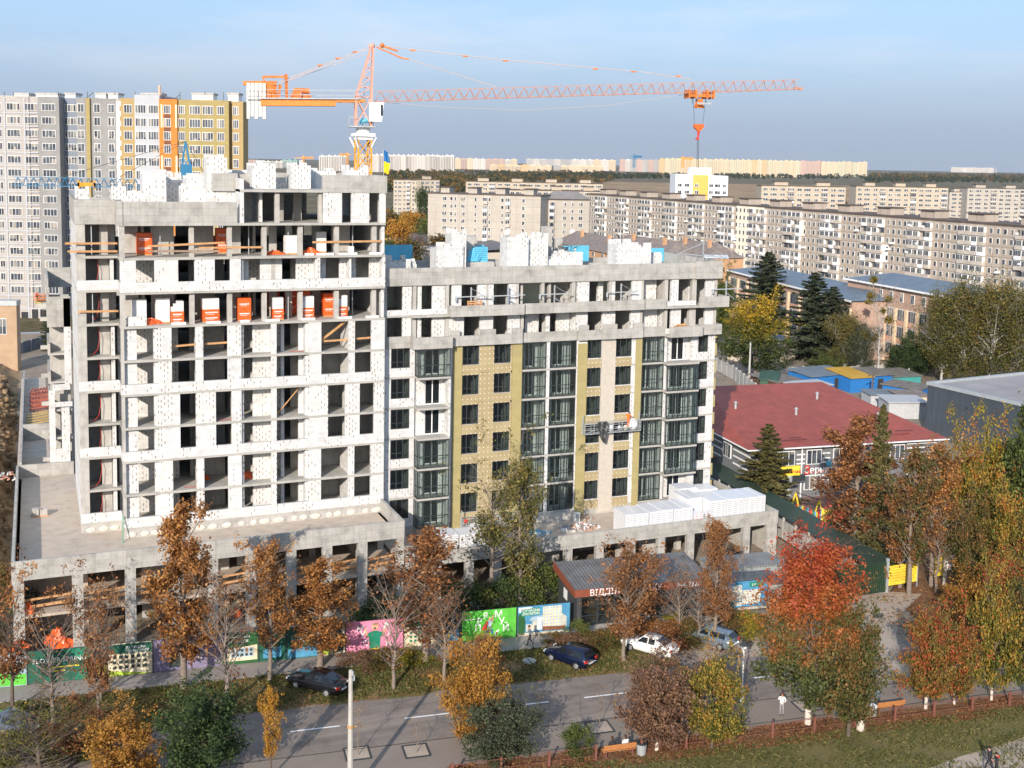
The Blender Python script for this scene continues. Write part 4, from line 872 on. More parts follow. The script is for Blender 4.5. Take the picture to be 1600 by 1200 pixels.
b=MB(); p=Vector((CP.x,CP.y,base)); b.box(-1.6,1.2,-1.4,1.4,0,.12,0,Matrix.Translation(p)@Matrix.Rotation(math.atan2(CD.y,CD.x),4,'Z'))
for sx in (-1.6,0,1.2):
    for sy in (-1.4,1.4): q=p+CD*sx+CN*sy; b.bar(q,q+Vector((0,0,1.1)),.05)
for sy in(-1.4,1.4): b.bar(p+CD*-1.6+CN*sy+Vector((0,0,1.1)),p+CD*1.2+CN*sy+Vector((0,0,1.1)),.04)
b.build('slewing_platform',M['steel'],K)
b=MB(); b.tube(p+CD*-.4+Vector((0,0,.6)),p+CD*.6+Vector((0,0,.9)),.3,.3,10); b.build('slewing_motor',M['blue'],K)
# cab
T=Matrix.Translation(cr(586,174,-1.2))@Matrix.Rotation(math.atan2(CD.y,CD.x),4,'Z')@Matrix.Scale(.8,4); b=MB()
b.add([T@Vector(v) for v in((-.8,-.5,-1.4),(.9,-.5,-1.4),(.9,.6,-1.4),(-.8,.6,-1.4),(-.8,-.5,1.2),(1.2,-.5,1.2),(1.2,.6,1.2),(-.8,.6,1.2))],[(0,3,2,1),(4,5,6,7),(0,1,5,4),(1,2,6,5),(2,3,7,6),(3,0,4,7)]); o=b.build('cab',M['white'],K)
b=MB(); b.box(.75,1.05,-.53,-.51,-.6,.9,0,T); b.build('cab_window',M['glass'],o)
# jib
j0=cr(586,151); j1=cr(1247,132); b=MB(); hv=Vector((0,0,.56)); J0=j0-Vector((0,0,0))
lattice(b,j0,j1,CN*.55,hv,40,.05,0,True); b.bar(cr(1240,138),cr(1254,139),.3); b.build('jib',M['salmon'],K)
# counter jib
c0=cr(570,158); c1=cr(385,157); b=MB()
for s in(-.6,.6): b.bar(c0+CN*s,c0.lerp(c1,.25)+CN*s,.35,.3); b.bar(c0.lerp(c1,.25)+CN*s-Vector((0,0,.2)),c1.lerp(c0,.12)+CN*s-Vector((0,0,.2)),.3,.75)
for i in range(9): q=c0.lerp(c1,i/9); b.bar(q-CN*.6,q+CN*.6,.15)
b.build('counter_jib',M['orst'] if False else M['yell2'] if 'yell2' in M else M['orst'],K)
b=MB()
for s in(-1,1):
    b.bar(c0.lerp(c1,.05)+CN*s+Vector((0,0,.2)),c1+CN*s+Vector((0,0,.2)),.06,.12)
    for z in (.6,1.15): b.bar(c0.lerp(c1,.02)+CN*s+Vector((0,0,z)),c1+CN*s+Vector((0,0,z)),.035)
    for i in range(12): q=c0.lerp(c1,i/11)+CN*s; b.bar(q+Vector((0,0,.2)),q+Vector((0,0,1.15)),.04)
b.build('walkway_railing',M['steel'],K)
b=MB(); q=cr(400,152)
for i in range(5): 
    x=q+CD*(i*.42-.8); b.box(-.17,.17,-.6,.6,-2.1+(0 if i%2 else -.25),1.5,0,Matrix.Translation(x)@Matrix.Rotation(math.atan2(CD.y,CD.x),4,'Z'))
b.build('counterweight',M['whitec'] if 'whitec' in M else M['plaster'],K)
b=MB(); b.bar(cr(380,130),cr(432,130),.7,.45); b.bar(cr(420,130),cr(420,158),.7,1.6); b.bar(cr(410,120),cr(448,120),.25); b.bar(cr(447,116),cr(448,155),.28); b.bar(cr(437,132),cr(436,156),.22); b.bar(cr(440,133),cr(430,156),.2); b.bar(cr(410,120),cr(416,132),.15)
b.build('counterweight_gantry',M['orst'],K)
b=MB(); q=cr(464,148); b.tube(q-CN*.7,q+CN*.7,.55,.55,14); q=cr(472,142); b.tube(q-CD*.9,q+CD*.8,.32,.32,10); q=cr(470,150); b.box(-1.1,1.1,-.6,.6,-.45,.1,0,Matrix.Translation(q)@Matrix.Rotation(math.atan2(CD.y,CD.x),4,'Z')); b.build('hoist_winch',M['orst'],K)
b=MB()
def line(pts,r=.035,off=0,m=0):
    for a,c in zip(pts[:-1],pts[1:]): b.tube(cr(*a,off),cr(*c,off),r,r,5,m,False)
line([(578,73),(430,130)],.035,.3); line([(578,76),(432,132)],.035,-.3); line([(570,85),(448,127)],.03)
line([(598,72),(655,78),(770,92),(860,100),(1000,112),(1080,124)],.038); line([(590,76),(625,88),(700,112),(775,136)],.035)
line([(598,160),(700,168),(820,172),(950,165),(1075,147)],.02); line([(1110,146),(1250,139)],.02)
b.build('stay_cable',M['pinkd'] if 'pinkd' in M else M['pink'],K)
b=MB()
for x,y in((645,79),(727,88),(790,95),(930,108),(990,112),(1060,119),(635,92),(500,102),(528,91),(555,81)): q=cr(x,y); b.bar(q-CD*.3,q+CD*.3,.12,.15)
b.bar(cr(598,72),cr(622,80),.2); b.sphere(cr(597,71),.28,.28,.28); b.bar(cr(588,73),cr(630,92),.14); b.build('cable_joint',M['orst'],K)
b=MB(); q=cr(1093,146); b.box(-1.6,1.6,-.7,.7,-.45,-.1,0,Matrix.Translation(q)@Matrix.Rotation(math.atan2(CD.y,CD.x),4,'Z'))
for s in(-1.5,-.7,.7,1.5): b.box(s-.1,s+.1,-.9,.9,-.6,.35,0,Matrix.Translation(q)@Matrix.Rotation(math.atan2(CD.y,CD.x),4,'Z'))
b.box(-.35,.35,-.3,.3,-1.7,-.6,0,Matrix.Translation(q)@Matrix.Rotation(math.atan2(CD.y,CD.x),4,'Z'))
for s in(-1,1): b.bar(q+CD*.3*s+Vector((0,0,-.9)),q+CD*.55*s+Vector((0,0,-1.7)),.16)
tr=b.build('trolley',M['orst'],K)
b=MB(); 
for s in(-.55,1.15):
    for sy in (-.9,.9): b.bar(q+CD*s+CN*sy+Vector((0,0,-1.2)),q+CD*s+CN*sy+Vector((0,0,1.5)),.05)
b.bar(q-CD*.55-CN*.9+Vector((0,0,-1.2)),q+CD*1.15-CN*.9+Vector((0,0,-1.2)),.08,.2); b.build('trolley_basket',M['steel'],tr)
b=MB(); line([(1083,150),(1085,194)],.022); line([(1103,152),(1098,194)],.022); line([(1089.5,216),(1089,270)],.03); line([(1091.5,216),(1091,270)],.03); b.build('hoist_rope',M['frame'],K)
b=MB(); h=cr(1091,201); d=CN*.22
def plate(pts,off): return [cr(x,y)+CN*off for x,y in pts]
pp=[(1084,194),(1099,194),(1099,199),(1093,205),(1090,205),(1084,199)]
v=plate(pp,-.22)+plate(pp,.22); n=len(pp); b.add(v,[tuple(range(n)),tuple(range(2*n-1,n-1,-1))]+[(i,i+n,(i+1)%n+n,(i+1)%n) for i in range(n)])
hb=b.build('hook_block',M['orange'],K)
b=MB(); b.tube(cr(1091.5,205),cr(1091,213),.16,.1,8); b.tube(cr(1091,213),cr(1089,216.5),.1,.1,6); b.bar(cr(1087,217),cr(1092,217),.2); b.build('hook',M['red'],hb)
# flag
t=thing('flag','blue and yellow flag hanging from a pole on the tower roof edge','flag',onY(599,272,YA+6)); P0_=t.location.copy()
b=MB(); b.tube((0,0,-1),(0,0,2.4),.035); b.build('pole',M['steel'],t)
def flagq(z0,z1,w0,w1):
    b=MB(); n=6; vs=[]
    for j,(z,w) in enumerate(((z1,w1),(z0,w0))):
        for i in range(n+1): vs.append((.03+w*i/n,.1*math.sin(i*1.9+j),z-.25*i/n))
    b.add(vs,[(i,i+n+1,i+n+2,i+1) for i in range(n)]); return b
ba=flagq(1.3,2.4,.62,.42); ba.build('blue_half',plain('flag_blue',(.02,.16,.42),.8),t); ba=flagq(.2,1.3,.5,.62); ba.build('yellow_half',plain('flag_yellow',(.85,.62,.02),.8),t)
# ---------------------------------------------------------------- blue crane in front of the left tower
def smallcrane(name,label,X0,Y0,x1,y1,apx,apy,tailx,taily,D,mat,basey,jh=1.2,thick=1.0):
    """crane in the fronto-parallel plane at camera depth D"""
    N_=Vector((Fv.x,Fv.y,0)).normalized(); T_=onN(X0,Y0,N_,D*1.0).dot(N_); rr_=Vector((Rv.x,Rv.y,0)).normalized()
    k=thing(name,label,'crane'); q=lambda x,y:onN(x,y,N_,T_)
    a=q(X0,Y0); b=MB(); lattice(b,Vector((a.x,a.y,max(0,q(X0,basey).z))),a,rr_*.8*thick,N_*.8*thick,10,.13*thick); b.build('mast',mat,k)
    b=MB(); lattice(b,a,q(x1,y1),N_*.5*thick,Vector((0,0,jh/2)),22,.07*thick,0,True); b.build('jib',mat,k)
    b=MB(); ap=q(apx,apy)
    for s in(-1,1): b.bar(a+rr_*s*1.3*thick,ap,.3*thick); b.bar((a+rr_*s*1.3*thick).lerp(ap,.3),(a-rr_*s*1.3*thick).lerp(ap,.6),.15*thick); b.bar((a+rr_*s*1.3*thick).lerp(ap,.0),(a-rr_*s*1.3*thick).lerp(ap,.3),.15*thick)
    b.build('tower_head',mat,k)
    b=MB(); b.bar(a,q(tailx,taily),.8*thick,.5*thick); b.build('counter_jib',mat,k)
    b=MB(); b.tube(ap,q(x1,y1).lerp(a,.18),.06*thick,.06*thick,4); b.tube(ap,q(x1,y1).lerp(a,.55),.06*thick,.06*thick,4); b.tube(ap,q(tailx,taily),.06*thick,.06*thick,4); b.build('stay_cable',M['frame'],k)
    return k,q
k,q=smallcrane('tower_crane','blue tower crane standing before the coloured high-rise on the left',291,288,22,283,290,221,325,281,205,M['blust'],330,jh=1.5)
b=MB(); c=q(135,287); b.box(c.x-1.5,c.x+1.5,c.y-.8,c.y+.8,c.z-.5,c.z+.2); b.box(c.x-1.5,c.x-1.2,c.y-.8,c.y+.8,c.z-.9,c.z+.6); b.box(c.x+1.2,c.x+1.5,c.y-.8,c.y+.8,c.z-.9,c.z+.6); b.build('trolley',M['yell'],k)
b=MB(); c=q(291,265); b.box(c.x-.9,c.x+.9,c.y-1,c.y+1,c.z-1.2,c.z+.9); b.build('cab',M['blust'],k)
# ================================================================ SUSPENDED PLATFORMS
def platform(P,L,label,n):
    t=thing('suspended_platform',label,'work platform',P,0,'suspended facade platforms'); b=MB()
    b.box(0,L,0,.7,0,.06); 
    b.build('deck',M['steel'],t); b=MB()
    for y in(0,.7):
        for z in(.45,.9,1.15): b.bar((0,y,z),(L,y,z),.045)
        for i in range(n+1): b.bar((L*i/n,y,0),(L*i/n,y,1.15),.05)
        for i in range(n): b.bar((L*i/n,y,.06),(L*(i+1)/n,y,.45),.03)
    for x in(0,L):
        for z in(.45,.9,1.15): b.bar((x,0,z),(x,.7,z),.045)
        b.bar((x,.35,0),(x,.35,2.0),.09)
    b.build('guard_rail',M['steel'],t); return t
pz_=py_=onY(937,675,YB-.85); P1=onY(913,680,YB-.85); P2=onY(1001,668,YB-.85)
pl=platform(P1,(P2-P1).length,'suspended steel platform with a worker, in front of the grey plaster strip',6); pl.rotation_euler[1]=0
t=thing('plastic_sheet','black plastic sheet draped over the suspended platform rail','sheet',P1+Vector((2.0,-.08,-.9))); b=MB(); 
v=[];n=6
for j in range(7):
    z=2.2-j*.37; w=.55+.12*math.sin(j*1.3)-(0 if j<5 else .25*(j-4))
    for i in range(n+1): v.append((-w+2*w*i/n+.05*j,-.05-.12*math.sin(i*2.1+j),z))
b.add(v,[(j*(n+1)+i,j*(n+1)+i+1,(j+1)*(n+1)+i+1,(j+1)*(n+1)+i) for j in range(6) for i in range(n)]); b.build('sheet',M['black2'] if 'black2' in M else M['frame'],t)
for x,m,l,w_ in ((3.2,'white','white sack on the suspended platform, right of the black sheet',.35),(4.3,'steel','grey machine standing on the suspended platform',.3),(5.0,'plaster','pale sack on the suspended platform beside the grey machine',.3),(6.4,'red','blue and red buckets on the platform beside the worker',.28),(7.35,'white','big white sack at the right end of the suspended platform',.6)):
    if x>(P2-P1).length-.5: x=(P2-P1).length-.75
    t=thing('material_bag',l,'bag',P1+Vector((x,.35,.07))); b=MB(); b.sphere((0,0,w_),w_,w_*.6,w_,nu=10,nv=6); b.build('bag',M[m],t,smooth=True)
P3=Vector((38.6,YB-1.3,zt+.25)); platform(P3,6.6,'suspended platform resting low behind the white stacks at the brown insulation wall',5)
t=thing('tool_box','cardboard boxes standing on the low platform behind the white stacks','box',P3+Vector((1.6,.3,.08))); b=MB(); b.box(0,.9,-.2,.3,0,.5); b.box(1.1,1.9,-.2,.3,0,.45); b.build('box',M['wood'],t)
# ================================================================ HOARDING WITH BILLBOARDS
def txt(body,size,mat,parent,loc,name='lettering',extr=.01,align='LEFT',sx=1.0,rot=(math.pi/2,0,0)):
    c=bpy.data.curves.new(name,'FONT'); c.body=body; c.size=size; c.extrude=extr; c.align_x=align; c.resolution_u=2
    try: c.offset=size*.008
    except Exception: pass
    o=bpy.data.objects.new(name,c); SC.collection.objects.link(o)
    dg=bpy.context.evaluated_depsgraph_get(); me=bpy.data.meshes.new_from_object(o.evaluated_get(dg)); bpy.data.objects.remove(o); 
    me.materials.clear(); me.materials.append(mat); o=bpy.data.objects.new(name,me); SC.collection.objects.link(o); o.parent=parent; o.location=loc; o.rotation_euler=rot; o.scale=(sx,1,1); return o
FH=2.55
def col(name,c,r=.6): 
    if name not in M: M[name]=plain(name,c,r,var=.22,scale=1.3)
    return M[name]
teal=col('teal_print',(.01,.10,.065)); tealb=col('bright_teal_print',(.01,.20,.12)); pinkp=col('pink_print',(.68,.24,.38)); grn=col('bright_green_print',(.10,.48,.05)); skyb=col('sky_blue_print',(.07,.27,.45)); lav=col('lavender_print',(.22,.19,.30)); cream=col('cream_print',(.66,.58,.42)); darkp=col('dark_print',(.035,.055,.05)); skin=col('skin',(.62,.33,.22)); lime_=col('yellow_green_print',(.36,.50,.05)); ypr=col('yellow_print',(.80,.60,.05)); wp=col('white_print',(.85,.85,.85)); dgr=col('deep_green_print',(.02,.10,.03)); lblue=col('pale_blue_print',(.36,.48,.58)); redc=col('red_cape',(.55,.04,.03))
def board(s0,s1,mat,label,h=FH,name='hoarding_panel',t=88.0):
    T=S(s0,t,0); o=thing(name,label,'hoarding',T,SANG,'street hoarding panels'); b=MB(); W=s1-s0
    b.box(.02,W-.02,0,.05,.05,h); b.build('sheet',mat,o); b=MB()
    b.box(0,W,.06,.1,.03,.09); b.box(0,W,.06,.1,h-.06,h+.02); b.box(-.03,.02,-.01,.1,0,h+.03); b.box(W-.02,W+.03,-.01,.1,0,h+.03); b.build('post_frame',M['frame'],o); return o,W
def bq(o,name,pts,mat,y=-.006,th=.004):
    b=MB(); n=len(pts); v=[(x,y-th,z) for x,z in pts]+[(x,y,z) for x,z in pts]; b.add(v,[tuple(range(n)),tuple(range(2*n-1,n-1,-1))]+[(i,i+n,(i+1)%n+n,(i+1)%n) for i in range(n)]); return b.build(name,mat,o)
def bbuild(o,x0,x1,z0,z1,mat,nx,nz,y=-.012,win_=None,skew=0.0):
    bq(o,'printed_building',[(x0,z0),(x1,z0),(x1,z1-skew),(x0,z1)],mat,y)
    b=MB()
    for i in range(nx):
        for j in range(nz):
            a=x0+(x1-x0)*(i+.2)/nx; c=x0+(x1-x0)*(i+.8)/nx; zz=z1-skew*(i+.5)/nx; e=z0+(zz-z0)*(j+.2)/nz; f=z0+(zz-z0)*(j+.78)/nz; b.box(a,c,y-.012,y-.006,e,f)
    b.build('printed_windows',win_ or lblue,o)
o,W=board(-13.6,-11.7,lblue,'pale blue and green hoarding panel at the left picture edge'); bq(o,'print_patch',[(0.05,.1),(1.85,.1),(1.85,.9),(.05,1.1)],grn); bq(o,'print_patch',[(.05,1.2),(1.0,1.15),(1.0,1.9),(.05,1.9)],tealb)
o,W=board(-11.65,-7.25,teal,'dark teal hoarding panel with FLOWER SPRING in white'); txt('FLOWER SPRING',.50,wp,o,(.35,-.02,1.6)); 
txt('ЖИТЛОВИЙ КОМПЛЕКС',.22,ypr,o,(1.2,-.02,1.15)) if False else bq(o,'yellow_text_line',[(1.3,1.15),(3.6,1.15),(3.6,1.26),(1.3,1.26)],ypr); bq(o,'yellow_text_line',[(1.8,.85),(2.6,.85),(2.6,.97),(1.8,.97)],ypr)
bq(o,'petal_shape',[(3.0,1.9),(3.9,1.6),(4.36,.6),(4.36,2.5),(2.4,2.5)],tealb); bq(o,'petal_shape',[(3.2,.1),(4.36,.1),(4.36,.55),(3.9,1.2)],tealb)
o,W=board(-7.2,-6.1,lime_,'yellow-green hoarding panel right of the teal flower one',1.0); 
o,W=board(-6.05,-2.8,cream,'hoarding panel with a printed pale house facade and a green title'); bbuild(o,.3,2.9,.5,1.7,cream,6,3,win_=darkp); bq(o,'print_patch',[(.05,1.75),(3.2,1.75),(3.2,2.5),(.05,2.5)],teal); txt('ЗАТИШНА',.3,wp,o,(1.3,-.02,2.1)); txt('ТЕРИТОРІЯ',.3,wp,o,(1.3,-.02,1.8)); bq(o,'print_patch',[(.05,.06),(3.2,.06),(.05,.5)],lime_)
o,W=board(-2.75,.05,lav,'lavender hoarding panel half hidden behind the orange tree'); txt('Я',.5,wp,o,(.6,-.02,1.4)); bq(o,'print_patch',[(1.2,.3),(2.0,.3),(2.0,1.4),(1.6,1.9),(1.2,1.4)],darkp)
o,W=board(.1,2.65,lav,'second lavender hoarding panel with a small black square'); bq(o,'print_patch',[(1.2,1.9),(1.4,1.9),(1.4,2.1),(1.2,2.1)],darkp); txt('ФІЄСТА' if False else 'Й',.5,wp,o,(.4,-.02,.8))
o,W=board(2.7,5.1,dgr,'dark green hoarding panel with a printed title and courtyard'); txt('ФОНТАНИ',.28,wp,o,(.3,-.02,2.1)); txt('І СКВЕРИ',.28,wp,o,(.3,-.02,1.78)); bq(o,'print_patch',[(.05,.3),(2.3,.3),(2.3,1.5),(.05,1.3)],cream); bbuild(o,.3,2.0,.6,1.3,lblue,5,2,win_=darkp)
o,W=board(5.15,7.2,teal,'plain dark teal hoarding panel behind two tree trunks'); bq(o,'print_patch',[(.3,.3),(1.7,.3),(1.7,1.2),(.3,1.0)],skyb)
o,W=board(7.25,9.85,teal,'teal hoarding panel with two lines of white lettering and small figures'); txt('СТИЛЬНІ',.3,wp,o,(.35,-.02,1.75)); txt('ТА БЕЗПЕЧНІ',.3,wp,o,(.35,-.02,1.4)); bq(o,'print_patch',[(.1,.1),(2.5,.1),(2.5,1.0),(.1,.8)],skyb)
o,W=board(9.9,11.85,cream,'cream hoarding panel printed with a child wearing a blue backpack'); bq(o,'print_patch',[(1.0,.2),(1.8,.2),(1.85,1.6),(1.5,2.3),(1.15,1.9)],darkp); bq(o,'printed_backpack',[(.75,.7),(1.2,.7),(1.2,1.5),(.8,1.5)],skyb,-.012); bq(o,'print_patch',[(.1,.1),(.7,.1),(.7,1.3),(.1,.9)],lime_)
o,W=board(11.9,16.55,pinkp,'pink hoarding panel with a shouting child in a green t-shirt and scattered letters')
bq(o,'printed_shirt',[(1.9,.25),(2.75,.25),(2.8,1.2),(3.05,1.15),(2.9,1.55),(2.5,1.7),(2.15,1.7),(1.75,1.55),(1.6,1.15),(1.85,1.2)],tealb,-.012); bq(o,'printed_arm',[(1.62,1.2),(1.82,1.2),(1.65,1.95),(1.45,1.95)],skin,-.012); bq(o,'printed_arm',[(2.85,1.2),(3.05,1.2),(3.3,1.9),(3.12,1.95)],skin,-.012)
b=MB(); b.tube((2.33,-.024,2.02),(2.33,-.012,2.02),.29,.29,16); b.build('printed_face',skin,o); b=MB(); b.sphere((2.33,-.02,2.27),.24,.012,.10,nu=12,nv=6); b.build('printed_hair',col('hair_print',(.30,.19,.10)),o); b=MB(); b.sphere((2.33,-.03,1.9),.08,.008,.1); b.build('printed_mouth',darkp,o); bq(o,'print_patch',[(1.9,.16),(2.75,.16),(2.75,.27),(1.9,.27)],ypr,-.014)
for ch,x,z in(('М',.85,1.75),('У',1.15,1.25),('С',1.35,.5),('А',3.0,1.9),('Й',3.55,1.7) if False else ('Л',3.0,1.75),('А',3.3,1.15),('Н',3.2,.35)): txt(ch,.68,wp,o,(x,-.02,z))
for x in(.95,3.9): bq(o,'black_mark',[(x,2.1),(x+.16,2.1),(x+.16,2.28),(x,2.28)],darkp,-.02)
o,W=board(16.6,19.7,cream,'cream and green hoarding panel between the orange-brown trees'); bbuild(o,.4,2.2,.4,1.7,cream,5,4,win_=tealb); bq(o,'print_patch',[(.2,1.75),(2.6,1.75),(2.6,2.1),(.2,2.1)],tealb)
o,W=board(19.75,21.35,darkp,'dark mottled hoarding panel left of the bright green one'); bq(o,'print_patch',[(.6,.2),(1.4,.2),(1.4,1.2),(.6,.9)],skyb); bq(o,'print_patch',[(.3,.5),(.7,.5),(.6,1.1)],ypr,-.012)
o,W=board(21.4,26.05,grn,'bright green hoarding panel with a jumping caped child and scattered white letters')
for ch,x,z,s in(('П',1.1,.85,.75),('Р',1.25,1.42,.75),('Я',1.8,1.9,.65),('М',2.75,1.88,.8),('У',3.15,1.25,.8),('Й',3.45,.65,.8)): txt(ch,s,wp,o,(x,-.02,z))
bq(o,'small_title',[(.2,1.85),(1.1,1.85),(1.1,1.93),(.2,1.93)],wp,-.012)
bq(o,'printed_shirt',[(2.15,1.05),(2.5,1.0),(2.55,1.6),(2.2,1.7)],lblue,-.012); bq(o,'printed_arm',[(2.45,1.5),(2.6,1.45),(2.75,2.1),(2.65,2.15)],skin,-.012); bq(o,'printed_cape',[(1.65,.9),(2.1,.8),(2.25,1.6),(2.1,1.65)],redc,-.012); bq(o,'printed_trousers',[(2.1,.8),(2.6,.95),(2.7,.55),(2.55,.5),(2.45,.8),(2.2,.65),(2.0,.2),(1.85,.25)],col('blue_print',(.02,.12,.35)),-.012)
b=MB(); b.tube((2.4,-.024,1.78),(2.4,-.012,1.78),.15,.15,12); b.build('printed_face',skin,o); bq(o,'printed_dog',[(2.75,.25),(2.9,.35),(3.1,.6),(3.2,.85),(3.05,.8),(2.85,.6),(2.8,.45)],wp,-.012); bq(o,'printed_dog_patch',[(2.85,.4),(3.0,.42),(3.08,.65),(2.92,.62)],col('brown_print',(.2,.08,.04)),-.018)
o,W=board(26.15,30.75,skyb,'billboard with a printed apartment building on blue sky and a green title sign')
bq(o,'printed_cloud',[(.1,2.1),(.9,2.0),(1.5,2.2),(1.2,2.48),(.1,2.48)],wp); bq(o,'printed_cloud',[(1.0,1.3),(2.2,1.2),(2.2,1.7),(1.2,1.6)],lblue); bq(o,'printed_trees',[(.05,.1),(.65,.1),(.7,1.2),(.55,2.0),(.05,1.9)],dgr)
bbuild(o,.75,1.3,.4,1.0,cream,3,4); bbuild(o,1.3,1.75,.4,1.25,cream,3,5); bbuild(o,1.75,2.15,.45,1.5,wp,2,6); bbuild(o,2.2,3.85,.55,2.42,cream,6,7,-.02); bbuild(o,3.87,4.3,.5,1.7,cream,2,6,-.016,skew=.3); bq(o,'printed_shopfront',[(2.2,.35),(4.2,.3),(4.2,.62),(2.2,.72)],col('brown_print',(.2,.08,.04)),-.034); bq(o,'print_road',[(.05,.06),(4.5,.06),(4.5,.2),(.05,.3)],cream)
bq(o,'title_sign',[(.3,1.72),(1.95,1.78),(1.95,2.4),(.3,2.34)],tealb,-.02); txt('СУЧАСНА',.32,wp,o,(.40,-.03,2.08)); txt('АРХІТЕКТУРА',.28,wp,o,(.40,-.03,1.81),sx=.8)
P=tpq=onN(1130,958,SN,89.5); s_=P.dot(SU); o,W=board(s_,s_+4.3,skyb,'billboard right of the sales office, with a cream tower on blue sky',2.4,t=89.5); bbuild(o,.1,1.75,.2,2.1,cream,5,7); bbuild(o,1.78,3.6,.3,1.6,cream,7,5); bq(o,'title_sign',[(2.5,1.85),(3.9,1.85),(3.9,2.3),(2.5,2.3)],tealb,-.02); txt('2-К',.3,wp,o,(2.7,-.03,1.95))
# ================================================================ SALES OFFICE
OF=thing('sales_office','low dark sales office with a corrugated lean-to roof and a rust-red fascia sign','office',S(31.5,88.4,0),SANG)
W=11.9; D=5.0; h0,h1=2.95,3.25
wallm=corrug('charcoal_cladding',(.06,.063,.07),.2,'h',.02,.1,.6,0)
b=MB(); b.box(0,.12,.1,D,0,h0); b.box(W-.12,W,.1,D,0,h0); b.box(.12,W-.12,D-.12,D,0,h1); b.box(0,.35,0,.1,.25,h0); b.box(3.3,3.5,0,.1,.25,h0); b.box(5.4,W,0,.1,.25,h0); b.box(.35,5.4,0,.1,2.75,h0); b.build('wall',wallm,OF)
b=MB(); b.box(-.1,W+.2,-.9,.1,0,.22); b.box(0,W,.1,D,0,.22); b.build('plinth_step',M['conc'],OF)
b=MB(); v=[(-.35,-.35,h0+.55),(W+.3,-.35,h0+.55),(W+.3,D+.4,h1+.75),(-.35,D+.4,h1+.75)]; v+= [(x,y,z-.12) for x,y,z in v]; b.add(v,[(0,1,2,3),(7,6,5,4),(0,4,5,1),(1,5,6,2),(2,6,7,3),(3,7,4,0)]); b.build('roof',corrug('grey_roof_sheet',(.15,.15,.155),.32,'x',.025,.25,.7,.0),OF)
rust=plain('rust_red_fascia',(.23,.065,.035),.6); b=MB(); b.box(-.4,W+.35,-.42,-.34,h0-.02,h0+.62); b.add([(-.42,-.42,h0),(-.34,-.42,h0),(-.34,D+.4,h1+.1),(-.42,D+.4,h1+.1),(-.42,-.42,h0+.62),(-.34,-.42,h0+.62),(-.34,D+.4,h1+.8),(-.42,D+.4,h1+.8)],[(0,3,2,1),(4,5,6,7),(0,1,5,4),(1,2,6,5),(2,3,7,6),(3,0,4,7)]); fs=b.build('fascia',rust,OF)
txt('ВІДДІЛ ПРОДАЖУ',.74,wp,fs,(.95,-.44,h0+.05),sx=.95); txt('044-232-',.62,wp,fs,(8.9,-.44,h0+.08),sx=.95)
for x0,x1 in((.35,1.85),(1.85,3.3),(3.5,4.45),(4.45,5.4)): 
    win(x0,x1,.25,2.75,0.0,OF,(),.33,'shop_window','frame','glassw')
win(7.0,8.2,.9,2.4,-.03,OF,(.5,),.0); win(9.5,11.0,.9,2.4,-.03,OF,(.5,),.0)
b=MB(); b.box(.5,5.3,2.6,2.7,.25,2.8); b.build('interior_wall',M['woodg'],OF); b=MB(); b.box(.9,2.3,2.45,2.58,1.5,2.5); b.box(4.0,5.0,2.45,2.58,1.4,2.3); b.build('interior_panel',ypr,OF); b=MB(); b.box(.6,2.2,1.0,1.7,.95,1.02); b.box(.7,.8,1.1,1.6,.25,.95); b.box(2.0,2.1,1.1,1.6,.25,.95); b.build('interior_table',M['wood'],OF)
b=MB(); b.box(-.03,-.005,2.6,3.5,1.5,2.4); b.build('side_panel',M['white'],OF)
for i,(x,c) in enumerate(((5.6,'red'),(6.2,'white'))):
    t=thing('street_bin',('dark red' if i==0 else 'pale')+' waste bin beside the office glass door','bin',S(31.5+x,87.9,.22),SANG); b=MB(); b.tube((0,0,0),(0,0,.7),.24,.28,12); b.build('body',M[c],t); b=MB(); b.tube((0,0,.7),(0,0,.78),.3,.26,12); b.build('lid',M['frame'],t)
# second shed right of the office
t=thing('site_container','pale grey flat-roofed site cabin behind the billboard right of the office','cabin',S(47.5,95,-1.0),SANG); b=MB(); b.box(0,7,0,3,0,2.5); b.build('wall',M['steel'],t); b=MB(); b.box(-.2,7.2,-.2,3.2,2.5,2.65); b.build('roof',corrug('pale_roof_sheet',(.27,.28,.28),.3,'x',.04,.15,.5),t)
t=thing('site_container','lower slatted lean-to in front of the pale site cabin','cabin',S(47.5,91.0,-.9),SANG); b=MB(); b.box(0,5,0,3,0,2.2); b.build('wall',M['plaster'],t); b=MB(); b.box(-.2,5.2,-.2,3.2,2.2,2.32); b.build('roof',corrug('slate_roof_sheet',(.13,.14,.15),.3,'y',.04,.15,.5),t)
# ================================================================ SITE WALL WITH GREEN CANOPY, GATE
W0=G(1110,742,0)+Vector((1.0,6,0)); W1=Vector((71.25,82.9,0)); W0=Vector((74.9,118,0))
dv=(W1-W0); Lw=dv.length; ang=math.atan2(dv.y,dv.x)
t=thing('site_wall','long concrete slab wall with a dark green sheet canopy running down to the gate','wall',(W0.x,W0.y,-.1),ang)
b=MB()
for i in range(int(Lw/2.5)+1):
    b.box(i*2.5,min(Lw,i*2.5+2.45),0,.15,0,2.0); 
b.build('wall_panel',M['concp'],t); b=MB()
for i in range(int(Lw/2.5)+1): b.box(i*2.5-.05,i*2.5+.05,-.05,.2,0,2.35)
b.build('post',M['conc'],t)
b=MB(); b.add([(0,.0,2.45),(Lw,.0,2.45),(Lw,2.7,2.85),(0,2.7,2.85),(0,.0,2.4),(Lw,.0,2.4),(Lw,2.7,2.8),(0,2.7,2.8)],[(0,1,2,3),(7,6,5,4),(0,4,5,1),(1,5,6,2),(2,6,7,3),(3,7,4,0)]); b.build('green_canopy',corrug('dark_green_sheet',(.045,.075,.052),.22,'x',.02,.1,.5),t)
